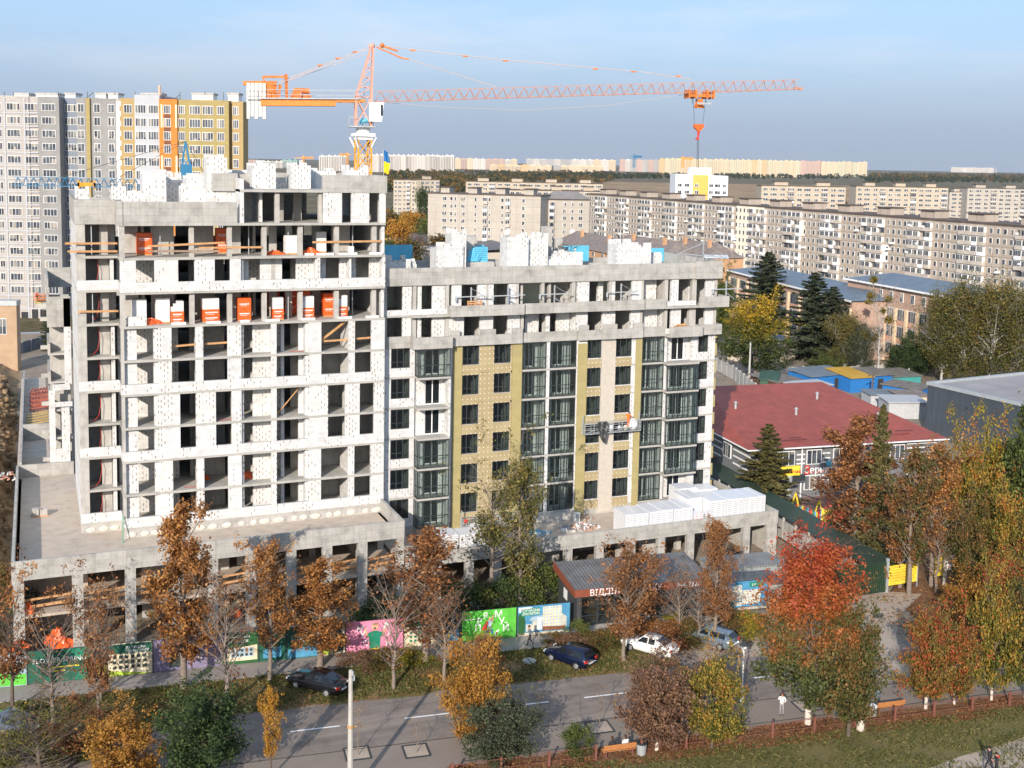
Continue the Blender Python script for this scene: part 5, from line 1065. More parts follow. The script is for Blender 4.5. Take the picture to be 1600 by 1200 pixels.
t2=thing('black_hose','thick black hose sagging along the concrete site wall','hose',(0,0,0)); b=MB()
hp=[Vector((71.0,104,2.0)),Vector((72.4,103,2.2)),Vector((72.8,100,.8)),Vector((73.2,96,1.2)),Vector((72.6,93,.7)),Vector((72.2,88,.5)),Vector((72.0,84,.1))]
for a,c in zip(hp[:-1],hp[1:]): b.tube(a,c,.1,.1,6)
b.build('tube',M['black'],t2)
g0=G(1290,935); g1=G(1383,925); gv=(g1-g0); t=thing('site_gate','dark green corrugated metal gate at the end of the dusty driveway','gate',(g0.x-1.5,g0.y,0),math.atan2(gv.y,gv.x)); Lg=gv.length+1.5
gm=corrug('green_gate_sheet',(.03,.075,.04),.2,'x',.03,.08,.45); 
for i in range(2): b=MB(); b.box(i*Lg/2+.04,(i+1)*Lg/2-.04,0,.06,.08,3.0); b.build('gate_leaf',gm,t)
for x in(0,Lg): b=MB(); b.box(x-.12,x+.12,-.12,.12,0,3.3); b.build('gate_post',M['steel'],t)
def banner(x0,y0,x1,y1,h,mat,label,lines=6,lc=None):
    P=G(x0,y0);Q=G(x1,y1); v=Q-P; t=thing('banner',label,'banner',P,math.atan2(v.y,v.x)); b=MB(); L=v.length; b.box(.05,L-.05,0,.03,.5,.5+h); bb=b.build('cloth',mat,t); b=MB()
    for x in(0,L): b.box(x-.05,x+.05,-.05,.05,0,h+.6)
    b.build('post',M['steel'],t)
    if lines:
        b=MB()
        for i in range(lines): z=.65+h*.8*(1-i/lines); b.box(L*.1,L*(.9 if i%3 else .7),-.015,-.008,z-.022,z+.022)
        b.build('printed_line',lc or col('faded_red_print',(.50,.22,.06)),bb)
    return t
banner(1385,924,1432,916,1.9,ypr,'long yellow banner with red printed lines, right of the green gate')
banner(1455,910,1475,906,1.9,ypr,'short yellow banner in tree shade left of the white notice board')
t=thing('notice_board','white notice board on a round post beside the short yellow banner','notice board',G(1475,915)); b=MB(); b.tube((0,0,0),(0,0,3.0),.16,.16,10); b.build('post',M['plaster'],t); b=MB(); b.box(.2,1.1,-.05,.05,1.5,2.9); f=b.build('panel',M['white'],t); b=MB()
for x,z in((.3,2.4),(.7,2.5),(.3,1.9),(.75,1.8)): b.box(x,x+.28,-.07,-.055,z-.3,z)
b.build('poster',M['pink'],f)
# ================================================================ STREET FURNITURE, RED FENCE, BENCHES
redp=plain('brick_red_paint',(.19,.07,.05),.7,var=.15)
ft=thing('railing_fence','long low brick-red railing fence on thin posts along the near edge of the plaza','fence',S(16,67.8,0),SANG)
b=MB(); Lf=50; gap=[(9.0,13.2),(31.2,33.8)]
def ing(x): return any(a<x<c for a,c in gap)
x=0
while x<Lf:
    if not ing(x+1.6): b.bar((x,0,.95),(x+3.25,0,.95),.035); b.bar((x,0,.35),(x+3.25,0,.35),.025); 
    if not ing(x+1.6):
        for i in range(1,13): b.bar((x+i*.25,0,.35),(x+i*.25,0,.95),.009)
    x+=3.25
b.build('rail',redp,ft)
x=0
while x<=Lf:
    b=MB(); b.box(x-.07,x+.07,-.07,.07,0,1.1); b.build('post',redp,ft); x+=3.25
def bench(P,rz,label):
    t=thing('bench',label,'bench',P,rz,'orange slatted benches facing the road'); b=MB()
    for i in range(4): b.box(-1.15,1.15,.0+i*.12,.09+i*.12,.43,.47)
    b.build('seat',M['benchw'],t); b=MB()
    for i in range(3): b.box(-1.15,1.15,-.06-.03*i,-.02-.03*i,.58+i*.13,.68+i*.13)
    b.build('backrest',M['benchw'],t)
    for x in(-.95,.95):
        b=MB(); b.box(x-.04,x+.04,.4,.46,0,.43); b.box(x-.04,x+.04,-.04,.02,0,.95); b.box(x-.04,x+.04,.02,.4,.38,.43); b.build('leg',redp,t)
    return t
M['benchw']=plain('orange_bench_slats',(.42,.17,.055),.6,var=.12)
B1=S(27.45,67.85,0); B2=S(48.9,68.9,0)
bench(B1,SANG,'orange slatted bench with two seated people, near the bottom centre'); bench(B2,SANG,'empty orange slatted bench in front of the standing person in a blue-grey jacket')
t=thing('litter_bin','round metal litter bin right of the bench with two seated people','bin',G(1002,1178)); b=MB(); b.tube((0,0,0),(0,0,.75),.3,.36,14); b.build('body',M['steel'],t); b=MB(); b.tube((0,0,.75),(0,0,.8),.38,.3,14); b.build('rim',M['frame'],t)
t=thing('litter_bin','pale litter bin left of the empty bench by the railing','bin',G(1362,1118)); b=MB(); b.tube((0,0,0),(0,0,.75),.3,.36,14); b.build('body',M['steel'],t); b=MB(); b.tube((0,0,.75),(0,0,.8),.38,.3,14); b.build('rim',M['white'],t)
t=thing('concrete_stub','short whitewashed concrete stub post beside the railing, under the maple','post',G(1344,1141)); b=MB(); b.tube((0,0,0),(.02,0,.95),.27,.24,10); b.build('post',M['lime'],t)
# tall concrete pole
t=thing('utility_pole','tall grey concrete utility pole in the foreground, left of centre','pole',G(547,1246,0)); Pp=t.location.copy(); tp_=onN(548,1047,SN,Pp.dot(SN)).z
b=MB(); b.tube((0,0,0),(0,0,tp_),.19,.12,8); b.build('shaft',M['conc'],t); b=MB(); b.box(-.25,.25,-.05,.05,tp_-.7,tp_-.6); b.tube((.22,0,tp_-.6),(.22,0,tp_-.35),.06); b.tube((.1,-.1,tp_-.3),(.1,-.1,tp_-.05),.07); b.build('insulator_bracket',M['steel'],t); b=MB(); b.tube((0,0,tp_*.55),(0,0,tp_*.56+.1),.2,.2,8); b.box(.1,.4,-.04,.04,tp_*.55,tp_*.56); b.build('clamp_band',M['wood'],t)
# lantern post
P=G(1159,1097); t=thing('lantern_post','slim white lantern post with a black cap at the roadside','street lamp',P); hh=onN(1162,1003,SN,P.dot(SN)).z; b=MB(); b.tube((0,0,0),(0,0,hh-.7),.07,.05,8); b.tube((0,0,0),(0,0,.5),.12,.1,8); b.build('pole',M['white'],t); b=MB(); b.tube((0,0,hh-.7),(0,0,hh-.25),.13,.26,6); b.build('lamp_glass',M['lampg'] if 'lampg' in M else M['white'],t); b=MB(); b.tube((0,0,hh-.25),(0,0,hh+.05),.36,.05,6); b.build('cap',M['frame'],t)
def streetlamp(x,y,hx,hy,armx,army,label):
    P=G(x,y); t=thing('street_lamp',label,'street lamp',P,0,'tall street lamp poles'); H=onN(hx,hy,SN,P.dot(SN)); A_=onN(armx,army,SN,P.dot(SN)); b=MB(); b.tube((0,0,0),H-P,.15,.1,8); b.build('pole',M['barkl'],t); b=MB(); b.tube(H-P,A_-P,.05,.05,6); b.build('arm',M['steel'],t); b=MB(); q=A_-P; b.sphere(q,.45,.2,.12); b.build('lamp_head',M['steel'],t)
streetlamp(1376,838,1374,712,1349,676,'concrete lamp pole with a curved arm in front of the red roof')
streetlamp(1372,925,1372,870,1366,962,'grey pole by the site gate') if False else None
P=G(1355,968); t=thing('street_lamp','dark lamp head on a thin pole above the dusty driveway','street lamp',G(1357,1105)); H=onN(1357,965,SN,t.location.dot(SN)).z; b=MB(); b.tube((0,0,0),(0,0,H),.07,.05,6); b.build('pole',M['steel'],t); b=MB(); b.sphere((.45,0,H+.05),.5,.22,.13); b.build('lamp_head',M['frame'],t)
# ================================================================ CARS
def car(F_,R__,paint,label,L=4.5,W=1.75,H=1.42,kind='sedan',g=None):
    Pf=G(*F_);Pr=G(*R__); hd=(Pf-Pr); hd.z=0; wb=L*.58; hd.normalize(); mid=(Pf+Pr)/2
    nrm=Vector((-hd.y,hd.x,0)); 
    if nrm.dot(Fv)<0: nrm=-nrm
    c=mid+nrm*(W/2); t=thing('parked_car',label,'car',(c.x,c.y,.03),math.atan2(hd.y,hd.x),g)
    lo=[(L*.5,.45,.60,.80),(L*.485,.25,.70,.92),(L*.42,.20,.78,.98),(L*.24,.18,.90,1.0),(L*.15,.18,.95,1.0),(-L*.2,.18,.98,1.0),(-L*.36,.20,1.0,.98),(-L*.47,.25,.98 if kind=='sedan' else 1.0,.93),(-L*.5,.42,.80,.86)]
    b=MB(); vs=[];k=12
    for x,zb,zt_,wf in lo:
        w=W/2*wf; sec=[(0,zb),(w*.85,zb),(w*.98,zb+.15),(w,zb+(zt_-zb)*.5),(w*.97,zt_-.10),(w*.86,zt_),(0,zt_+.03)]
        ring=sec+[(-y,z) for y,z in sec[-2:0:-1]]; k=len(ring); vs+=[(x,y,z) for y,z in ring]
    fs=[]
    for i in range(len(lo)-1):
        for j in range(k): fs.append((i*k+j,i*k+(j+1)%k,(i+1)*k+(j+1)%k,(i+1)*k+j))
    fs.append(tuple(range(k))); fs.append(tuple(range((len(lo)-1)*k+k-1,(len(lo)-1)*k-1,-1)))
    b.add(vs,[tuple(reversed(f)) for f in fs])
    # greenhouse
    rf=-L*.40 if kind!='sedan' else -L*.18; rbase=-L*.48 if kind!='sedan' else -L*.37
    gx=[(L*.23,.90,.86),(L*.08,H-.03,.68),(-L*.02,H,.68),(rf,H-.03,.66),(rbase,.98,.82)]
    top=[];bot=[]
    P_=[(L*.24,W*.43,.92),(L*.08,W*.345,H-.02),(-L*.04,W*.35,H+.01),(rf,W*.335,H-.03),(rbase,W*.42,1.0)]
    v=[];
    for x,y,z in P_: v+=[(x,-y,z),(x,y,z)]
    B_=[(L*.24,W*.43,.88),(L*.08,W*.46,.92),(-L*.04,W*.465,.95),(rf,W*.46,.97),(rbase,W*.42,.96)]
    for x,y,z in B_: v+=[(x,-y,z),(x,y,z)]
    f=[]
    for i in range(4): f.append((2*i,2*i+1,2*i+3,2*i+2)); f.append((2*i,2*i+2,2*i+12,2*i+10)); f.append((2*i+1,2*i+11,2*i+13,2*i+3))
    b.add(v,[tuple(reversed(q)) for q in f]); body=b.build('body',paint,t,smooth=True)
    for p in body.data.polygons: p.use_smooth=True
    def pane(name,q,off):
        n_=(Vector(q[1])-Vector(q[0])).cross(Vector(q[3])-Vector(q[0])).normalized(); cc=sum((Vector(a) for a in q),Vector())/4
        if n_.dot(cc-Vector((0,0,.6)))<0: n_=-n_
        qq=[cc+(Vector(a)-cc)*.86+n_*off for a in q]; b=MB(); b.add(qq+[a-n_*.03 for a in qq],[(0,1,2,3),(7,6,5,4),(0,4,5,1),(1,5,6,2),(2,6,7,3),(3,7,4,0)]); b.build(name,M['glass'],t)
    pane('windscreen',[v[0],v[1],v[3],v[2]],.012); pane('rear_window',[v[6],v[7],v[9],v[8]],.012)
    for s in(0,1):
        pane('side_window',[v[2+s],v[4+s],v[14+s],Vector(v[10+s]).lerp(Vector(v[12+s]),.25)],.012)
        pane('side_window',[v[4+s],v[6+s],v[16+s],v[14+s]],.012)
    for x in(L*.30,-L*.29):
        for s in(-1,1):
            b=MB(); b.tube((x,s*(W/2-.2),.31),(x,s*(W/2+.015),.31),.31,.31,18); w_=b.build('wheel',M['black'],t); b=MB(); b.tube((x,s*(W/2+.012),.31),(x,s*(W/2+.03),.31),.2,.18,12); b.build('rim',M['rim'],w_)
    for s in(-1,1):
        b=MB(); b.box(L*.47,L*.497,s*W*.38-.16,s*W*.38+.16,.58,.72); b.build('headlight',M['lampg'],t)
        b=MB(); b.box(-L*.502,-L*.47,s*W*.38-.15,s*W*.38+.15,.72,.9); b.build('tail_light',M['red'],t)
        b=MB(); b.box(L*.19,L*.23,s*(W/2),s*(W/2+.16),.93,1.05); b.build('wing_mirror',paint,t)
    b=MB(); b.box(-L*.505,-L*.49,-.26,.26,.52,.64); b.build('number_plate',M['white'],t)
    return t
M['rim']=plain('alloy_rim',(.45,.46,.48),.35,metal=.6)
def paint(n,c,m=0.3): 
    q=plain(n,c,.25,metal=m,var=0); q.node_tree.nodes['Principled BSDF'].inputs['Coat Weight'].default_value=.5; return q
car((461,1077),(511,1091),paint('black_paint',(.012,.012,.016)),'black sedan parked nose-in on the verge in front of the teal hoardings',L=4.7)
car((858,1033),(903,1049),paint('navy_paint',(.006,.011,.04)),'dark blue hatchback parked on the grass verge behind the walking man',L=4.1,kind='hatch',H=1.45)
car((985,1018),(1030,1031),paint('white_car_paint',(.75,.74,.72),0),'white car half hidden by orange shrubs on the gravel verge',L=4.5)
car((1080,1004),(1125,1018),paint('silver_blue_paint',(.20,.25,.30)),'silver-grey car with a dark wheel, parked behind the yellow-green tree',L=4.4,kind='hatch')
car((1268,982),(1312,990),paint('white_van_paint',(.7,.74,.78),0),'white vehicle glimpsed between the red maple and the brown-green tree',L=4.6,kind='hatch',H=1.7)
car((-22,1146),(14,1157),paint('grey_car_paint',(.10,.11,.13)),'grey car cut by the left picture edge on the verge',L=4.3,kind='hatch')
car((1178,624),(1208,622),paint('red_van_paint',(.42,.02,.03),0),'red vehicle with a white front parked behind the red-roofed building',L=4.8,kind='hatch',H=1.9)
# ================================================================ PEOPLE
def person(P,rz,J,cols,label,scale=1.0,coat=None):
    """J: joint overrides. One continuous skinned body mesh; hair is its child. Faces +Y."""
    j=dict(pel=(0,0,.95),abd=(0,.0,1.1),che=(0,0,1.32),nek=(0,.0,1.47),hed=(0,.02,1.60),crn=(0,.02,1.71),shL=(-.18,0,1.41),elL=(-.24,-.02,1.13),wrL=(-.25,.06,.90),shR=(.18,0,1.41),elR=(.24,-.02,1.13),wrR=(.25,.06,.90),
      hpL=(-.095,0,.90),knL=(-.10,.03,.50),anL=(-.10,-.02,.09),toL=(-.11,.14,.04),hpR=(.095,0,.90),knR=(.10,.03,.50),anR=(.10,-.02,.09),toR=(.11,.14,.04)); j.update(J)
    r=dict(pel=(.15,.11),abd=(.14,.10),che=(.17,.115),nek=(.058,.058),hed=(.085,.10),crn=(.07,.08),shL=(.075,.07),shR=(.075,.07),elL=(.055,.055),elR=(.055,.055),wrL=(.033,.03),wrR=(.033,.03),hpL=(.095,.10),hpR=(.095,.10),knL=(.062,.062),knR=(.062,.062),anL=(.045,.045),anR=(.045,.045),toL=(.04,.03),toR=(.04,.03))
    if coat: r['pel']=(.19,.15); r['abd']=(.17,.13)
    E=[('pel','abd'),('abd','che'),('che','nek'),('nek','hed'),('hed','crn'),('che','shL'),('shL','elL'),('elL','wrL'),('che','shR'),('shR','elR'),('elR','wrR'),('pel','hpL'),('hpL','knL'),('knL','anL'),('anL','toL'),('pel','hpR'),('hpR','knR'),('knR','anR'),('anR','toR')]
    kind={}
    for a,c in E: kind[(a,c)]='skin' if c in('hed','crn') or a=='hed' else ('leg' if c[:2] in('hp','kn','an') else ('shoe' if c[:2]=='to' else 'top'))
    names=list(j); co=[Vector(j[n]) for n in names]; rad=[r[n] for n in names]; edges=[(names.index(a),names.index(c)) for a,c in E]; ek=[kind[e] for e in E]
    for s in('L','R'):                     # palm, four fingers, thumb
        w_=Vector(j['wr'+s]); e_=Vector(j['el'+s]); d=(w_-e_).normalized(); side=d.cross(Vector((0,1,0)) if abs(d.y)<.9 else Vector((0,0,1))).normalized(); fw=side.cross(d).normalized()
        pi_=len(co); co.append(w_+d*.07); rad.append((.035,.02)); edges.append((names.index('wr'+s),pi_)); ek.append('skin')
        for q,(o,l) in enumerate(((-.027,.07),(-.009,.08),(.009,.075),(.027,.06))):
            a_=len(co); co.append(w_+d*(.07+l*.5)+fw*o); rad.append((.009,.009)); edges.append((pi_,a_)); ek.append('skin'); co.append(w_+d*(.07+l)+fw*o*1.2+side*.018); rad.append((.008,.008)); edges.append((a_,a_+1)); ek.append('skin')
        a_=len(co); co.append(w_+d*.06+fw*.055); rad.append((.011,.011)); edges.append((pi_,a_)); ek.append('skin')
    a_=len(co); h_=Vector(j['hed']); dirn=Vector((0,1,0)) if 'look' not in J else Vector(J['look']); co.append(h_+dirn*.115+Vector((0,0,-.005))); rad.append((.014,.02)); edges.append((names.index('hed'),a_)); ek.append('skin')
    if 'look' in names: pass
    me=bpy.data.meshes.new('person'); me.from_pydata([tuple(c) for c in co],edges,[]); o=bpy.data.objects.new('person',me); SC.collection.objects.link(o)
    m=o.modifiers.new('s','SKIN'); 
    if not me.skin_vertices: 
        pass
    for i,sv in enumerate(me.skin_vertices[0].data): sv.radius=rad[i]; sv.use_root=(i==0)
    ms=o.modifiers.new('d','SUBSURF'); ms.levels=1; ms.render_levels=1
    dg=bpy.context.evaluated_depsgraph_get(); m2=bpy.data.meshes.new_from_object(o.evaluated_get(dg)); bpy.data.objects.remove(o)
    m2.materials.clear(); mk={'top':0,'leg':1,'skin':2,'shoe':3}
    for n in('top','leg','skin','shoe'): m2.materials.append(cols[n])
    for p in m2.polygons:
        c=p.center; best=None
        for (a,c2),kk in zip(edges,ek):
            A_=co[a];B2=co[c2]; ab=B2-A_; t=max(0,min(1,(c-A_).dot(ab)/max(1e-9,ab.length_squared))); dd=(c-(A_+ab*t)).length-.0
            if best is None or dd<best[0]: best=(dd,kk)
        kk=best[1]
        if coat and kk=='leg' and c.z>coat: kk='top'
        p.material_index=mk[kk]; p.use_smooth=True
    m2.name='person'; o=bpy.data.objects.new('person',m2); SC.collection.objects.link(o); o.location=P; o.rotation_euler=(0,0,rz); o.scale=(scale,)*3; tag(o,label,'person')
    b=MB(); hc=Vector(j['hed'])+(Vector(j['crn'])-Vector(j['hed']))*.55; b.sphere(hc+Vector((0,-.018,.015)),.094,.108,.10,nu=12,nv=8)
    if cols.get('long'): b.sphere(hc+Vector((0,-.07,-.10)),.085,.05,.16)
    b.build('hair' if not cols.get('helmet') else 'helmet',cols['hair'],o,smooth=True)
    return o
def clo(n,c,r=.85): return plain(n,c,r,var=.12,scale=6)
sk=plain('person_skin',(.50,.27,.19),.6,var=.03); hb_=clo('brown_hair',(.045,.022,.012)); hk=clo('black_hair',(.012,.01,.009)); shoe=clo('dark_shoes',(.03,.028,.027)); blk_=clo('black_cloth',(.018,.018,.022))
walk=dict(knL=(-.10,.20,.52),anL=(-.10,.24,.12),toL=(-.11,.40,.10),knR=(.10,-.02,.50),anR=(.10,-.30,.13),toR=(.11,-.18,.04),elL=(-.25,-.14,1.15),wrL=(-.24,-.26,.95),elR=(.25,.06,1.14),wrR=(.24,.24,.98),che=(0,.04,1.31),abd=(0,.02,1.1),nek=(0,.06,1.46),hed=(0,.10,1.59),crn=(0,.12,1.70),shL=(-.18,.04,1.41),shR=(.18,.04,1.41))
person(G(828,1009,.03),math.pi/2+SANG+math.radians(0),walk,dict(top=clo('grey_blue_jacket',(.14,.17,.22)),leg=blk_,skin=sk,shoe=shoe,hair=hb_),'man in a grey-blue jacket and black trousers walking past the billboard with the printed building')
person(G(1221,1118,.01),math.radians(150),dict(elR=(.30,.16,1.28),wrR=(.12,.24,1.45),elL=(-.27,.05,1.16),wrL=(-.12,.22,1.12)),dict(top=clo('white_fluffy_jacket',(.78,.76,.74)),leg=clo('grey_trousers',(.30,.28,.30)),skin=sk,shoe=shoe,hair=clo('auburn_hair',(.16,.05,.03)),long=1),'person in a white jacket and grey trousers standing on the plaza with an arm raised',scale=.98)
person(G(1371,1109,.01),math.radians(-20),dict(),dict(top=clo('blue_grey_jacket',(.13,.16,.21)),leg=clo('dark_jeans',(.02,.03,.045)),skin=sk,shoe=shoe,hair=hk),'person in a blue-grey jacket standing behind the empty bench')
cbk=clo('black_coat',(.02,.022,.028))
person(G(1546,1206,.02),math.radians(25),walk,dict(top=cbk,leg=blk_,skin=sk,shoe=shoe,hair=hk),'person in a long black coat walking at the bottom right corner',coat=.62)
person(G(1556,1213,.02),math.radians(60),dict(elL=(-.25,.10,1.14),wrL=(-.10,.26,1.16),elR=(.25,.10,1.14),wrR=(.10,.26,1.16),hed=(0,.06,1.58),crn=(0,.10,1.69)),dict(top=clo('black_jacket_red_hood',(.03,.03,.033)),leg=blk_,skin=sk,shoe=shoe,hair=hk),'person in a black jacket with a bright red hood at the bottom right corner',scale=.95)
hd_=[o for o in SC.collection.objects if o.get('label','').startswith('person in a black jacket with a bright red hood')][0]
b=MB(); b.sphere((0,-.05,1.44),.17,.11,.07,nu=12,nv=6); b.build('hood',clo('red_hood',(.62,.02,.02)),hd_,smooth=True)
sit=dict(pel=(0,0,.54),abd=(0,.0,.72),che=(0,.02,.96),nek=(0,.03,1.11),hed=(0,.06,1.24),crn=(0,.07,1.35),shL=(-.18,.02,1.04),shR=(.18,.02,1.04),elL=(-.24,.05,.78),elR=(.24,.05,.78),wrL=(-.10,.28,.72),wrR=(.10,.28,.72),hpL=(-.095,.05,.52),hpR=(.095,.05,.52),knL=(-.11,.46,.50),knR=(.11,.46,.50),anL=(-.11,.46,.10),anR=(.11,.42,.10),toL=(-.11,.62,.05),toR=(.11,.58,.05))
person(B1+SU*-.45+SN*.18+Vector((0,0,-.02)),SANG,sit,dict(top=cbk,leg=blk_,skin=sk,shoe=shoe,hair=hb_,long=1),'seated person in black on the left half of the orange bench')
person(B1+SU*.5+SN*.18+Vector((0,0,-.02)),SANG+.25,sit,dict(top=clo('white_top',(.80,.78,.76)),leg=blk_,skin=sk,shoe=clo('white_shoes',(.7,.7,.7)),hair=hb_,long=1),'seated person in white on the right half of the orange bench')
t=thing('handbag','dark brown bag on the bench beside the seated person in white','bag',B1+SU*.95+SN*.2+Vector((0,0,.48)),SANG); b=MB(); b.box(-.15,.15,-.08,.08,0,.22); b.build('body',M['woodg'],t); b=MB(); b.bar((-.1,0,.22),(-.05,0,.36),.02); b.bar((.1,0,.22),(.05,0,.36),.02); b.bar((-.05,0,.36),(.05,0,.36),.02); b.build('strap',M['frame'],t)
hv=clo('hi_vis_orange',(.85,.16,.02)); 
person(P1+(P2-P1)*.80+Vector((0,.32,.07)),math.radians(-60),dict(elR=(.28,.2,1.2),wrR=(.2,.40,1.15),elL=(-.28,.15,1.15),wrL=(-.15,.38,1.05),hed=(0,.08,1.59),crn=(0,.12,1.70)),dict(top=hv,leg=hv,skin=sk,shoe=shoe,hair=hk),'worker in orange hi-vis overalls on the upper suspended platform')
pw=Vector((69.7,YB-.0,zt)); pw=onY(1114,775,YB-.3); 
person(Vector((pw.x,pw.y,zt+.0)),math.radians(180),dict(elR=(.25,.15,1.1),wrR=(.1,.3,1.0)),dict(top=clo('grey_work_shirt',(.35,.36,.38)),leg=clo('grey_work_trousers',(.15,.16,.18)),skin=sk,shoe=shoe,hair=M['orange'],helmet=1),'worker in an orange helmet at the far right end of the terrace')
t=thing('hand_saw_vest','small red-orange vest heap hanging on the rail of the low platform','vest',P3+Vector((.3,-.05,1.0))); b=MB(); b.sphere((0,0,0),.18,.1,.22); b.build('vest',M['red'],t)
# ================================================================ TREES
def vmesh(name,V,Fq,mat,attr=None,smooth=False):
    V=np.asarray(V,dtype=np.float32); Fq=np.asarray(Fq,dtype=np.int32); me=bpy.data.meshes.new(name)
    me.vertices.add(len(V)); me.vertices.foreach_set('co',V.ravel()); k=Fq.shape[1]
    me.loops.add(Fq.size); me.loops.foreach_set('vertex_index',Fq.ravel()); me.polygons.add(len(Fq))
    me.polygons.foreach_set('loop_start',np.arange(0,Fq.size,k,dtype=np.int32))
    try: me.polygons.foreach_set('loop_total',np.full(len(Fq),k,dtype=np.int32))
    except Exception: pass
    me.update(calc_edges=True); me.materials.append(mat)
    if attr is not None:
        a=me.attributes.new('tint','FLOAT','POINT'); a.data.foreach_set('value',np.asarray(attr,dtype=np.float32))
    return me
def leaves(C,tint,size,rng,up=.4,spread=None,asp=.62):
    """C (n,3) centres -> quads"""
    n=len(C); nrm=rng.normal(size=(n,3)); nrm[:,2]=np.abs(nrm[:,2])+up; nrm/=np.linalg.norm(nrm,axis=1)[:,None]
    a=np.cross(nrm,rng.normal(size=(n,3))); a/=np.linalg.norm(a,axis=1)[:,None]; b=np.cross(nrm,a)
    s=(size*rng.uniform(.45,1.6,n))[:,None]*.5
    fold=nrm*s*.25
    V=np.stack([C-a*s,C-b*s*asp+fold,C+a*s,C+b*s*asp+fold],1).reshape(-1,3); F=np.arange(4*n).reshape(-1,4); return V,F,np.repeat(tint,4)
def skel(rng,H,R,t0,nb,prof,elev,nsub,seg=3,wob=.12,tr=None,fork=0,droop=0.0):
    """returns MB of limbs, list of twig points (pos, weight)"""
    b=MB(); tr=tr or H*.016+.05; tw=[]; pts=[Vector((0,0,0))]; n=7
    for i in range(1,n+1): pts.append(Vector((rng.normal()*wob*i/n*2,rng.normal()*wob*i/n*2,H*.95*i/n)))
    for i in range(n): b.tube(pts[i],pts[i+1],tr*(1-i/n)*.95+.02,tr*(1-(i+1)/n)*.95+.02,7,0,False)
    def at(h): 
        q=min(n-1e-6,max(0,h/(H*.95)*n)); i=int(q); return pts[i].lerp(pts[i+1],q-i)
    ga=rng.uniform(0,6)
    for k in range(nb):
        u=(k+.5)/nb; h=H*(t0+(1-t0)*.95*u); az=ga+k*2.399+rng.normal()*.3; L=R*prof(u)*rng.uniform(.55,1.35)
        if L<.15: continue
        e=elev(u)+rng.normal()*.12; p=at(h); d=Vector((math.cos(az)*math.cos(e),math.sin(az)*math.cos(e),math.sin(e)))
        L/=max(.35,math.cos(e)); r0=max(.014,tr*.34*(1-u*.7)*min(1,L/R+.2)); P=[p]
        for s in range(seg):
            d=(d+Vector((rng.normal()*.14,rng.normal()*.14,rng.normal()*.1+.05-droop))).normalized(); P.append(P[-1]+d*L/seg)
        for s in range(seg): b.tube(P[s],P[s+1],r0*(1-s/seg)+.008,r0*(1-(s+1)/seg)+.008,5 if s==0 else 4,0,False)
        for q in range(nsub):
            f=rng.uniform(.3,1); i=min(seg-1,int(f*seg)); o=P[i].lerp(P[i+1],f*seg-i); dd=Vector((rng.normal(),rng.normal(),rng.normal()*.6+.25-droop*2)).normalized(); dd=(dd+d*.7).normalized(); l2=L*rng.uniform(.22,.45)
            e1=o+dd*l2*.5; e2=e1+(dd+Vector((rng.normal()*.3,rng.normal()*.3,.1-droop*2))).normalized()*l2*.5
            b.tube(o,e1,.010+r0*.22,.009,3,0,False); b.tube(e1,e2,.010,.004,3,0,False); tw.append((o.lerp(e1,.7),u)); tw.append((e1,u)); tw.append((e2,u))
        tw.append((P[-1],u)); tw.append((P[-2],u))
    return b,tw
LIB={}
def lib(key,seed,H,R,t0,nb,prof,elev,nsub,nleaf,lsize,cl=.35,keep=1.0,droop=0,tw_wob=.12,tr=None,up=.4,flat=1.0):
    rng=np.random.default_rng(seed); b,tw=skel(rng,H,R,t0,nb,prof,elev,nsub,wob=tw_wob,droop=droop,tr=tr)
    Q=np.array(b.v); tp=np.array([tuple(p) for p,_ in tw]); zz=np.percentile(tp[:,2],99.3)+cl*.5; rad=np.percentile(np.hypot(tp[:,0],tp[:,1]),93)+cl*.4; kz=H/zz; kr=R/rad
    Q=Q*np.array([kr,kr,kz]); tk=Q.copy()
    me=bpy.data.meshes.new('trunk'); me.from_pydata([tuple(q) for q in Q],[],b.f); me.polygons.foreach_set('use_smooth',[True]*len(b.f)); me.update()
    cm=None
    if nleaf>0:
        T=tp*np.array([kr,kr,kz]); k3=np.array([mn.noise(Vector((p[0]*.6+seed,p[1]*.6,p[2]*.6))) for p in T]); idx=np.where((rng.random(len(T))<keep)&(k3>(-.22 if keep>.6 else -.12)))[0]; T=T[idx]; m=max(1,int(nleaf*1.5)//len(T))
        ct=rng.random(len(T)); C=np.repeat(T,m,0)+rng.normal(size=(len(T)*m,3))*cl*np.array([1,1,flat]); tint=np.repeat(ct,m)*.62+rng.random(len(T)*m)*.30-.06+.2*np.clip(C[:,2]/H,0,1)
        V,F,A_=leaves(C,tint,lsize*.8,rng,up); cm=(V,F,A_)
    LIB[key]=(me,cm,H,R)
MC={}
LIBN=1
def tree(key,P,Hm,Rm,leafm,barkm,label,name='tree',group=None,rz=None,rr_=random.Random(99)):
    tm,cm,H,R=LIB[key]; t=thing(name,label,'tree',P,rr_.uniform(0,6.28) if rz is None else rz,group); t.scale=(Rm/R,Rm/R,Hm/H)
    k=(key,'T',barkm.name)
    if k not in MC: q=tm.copy(); q.materials.clear(); q.materials.append(barkm); MC[k]=q
    o=bpy.data.objects.new('trunk',MC[k]); SC.collection.objects.link(o); o.parent=t
    if cm is not None and leafm is not None:
        k=(key,'C',leafm.name)
        if k not in MC: MC[k]=vmesh('crown',cm[0],cm[1],leafm,cm[2])
        o=bpy.data.objects.new('crown',MC[k]); SC.collection.objects.link(o); o.parent=t
    return t
FH_=Vector((Fv.x,Fv.y,0)).normalized()
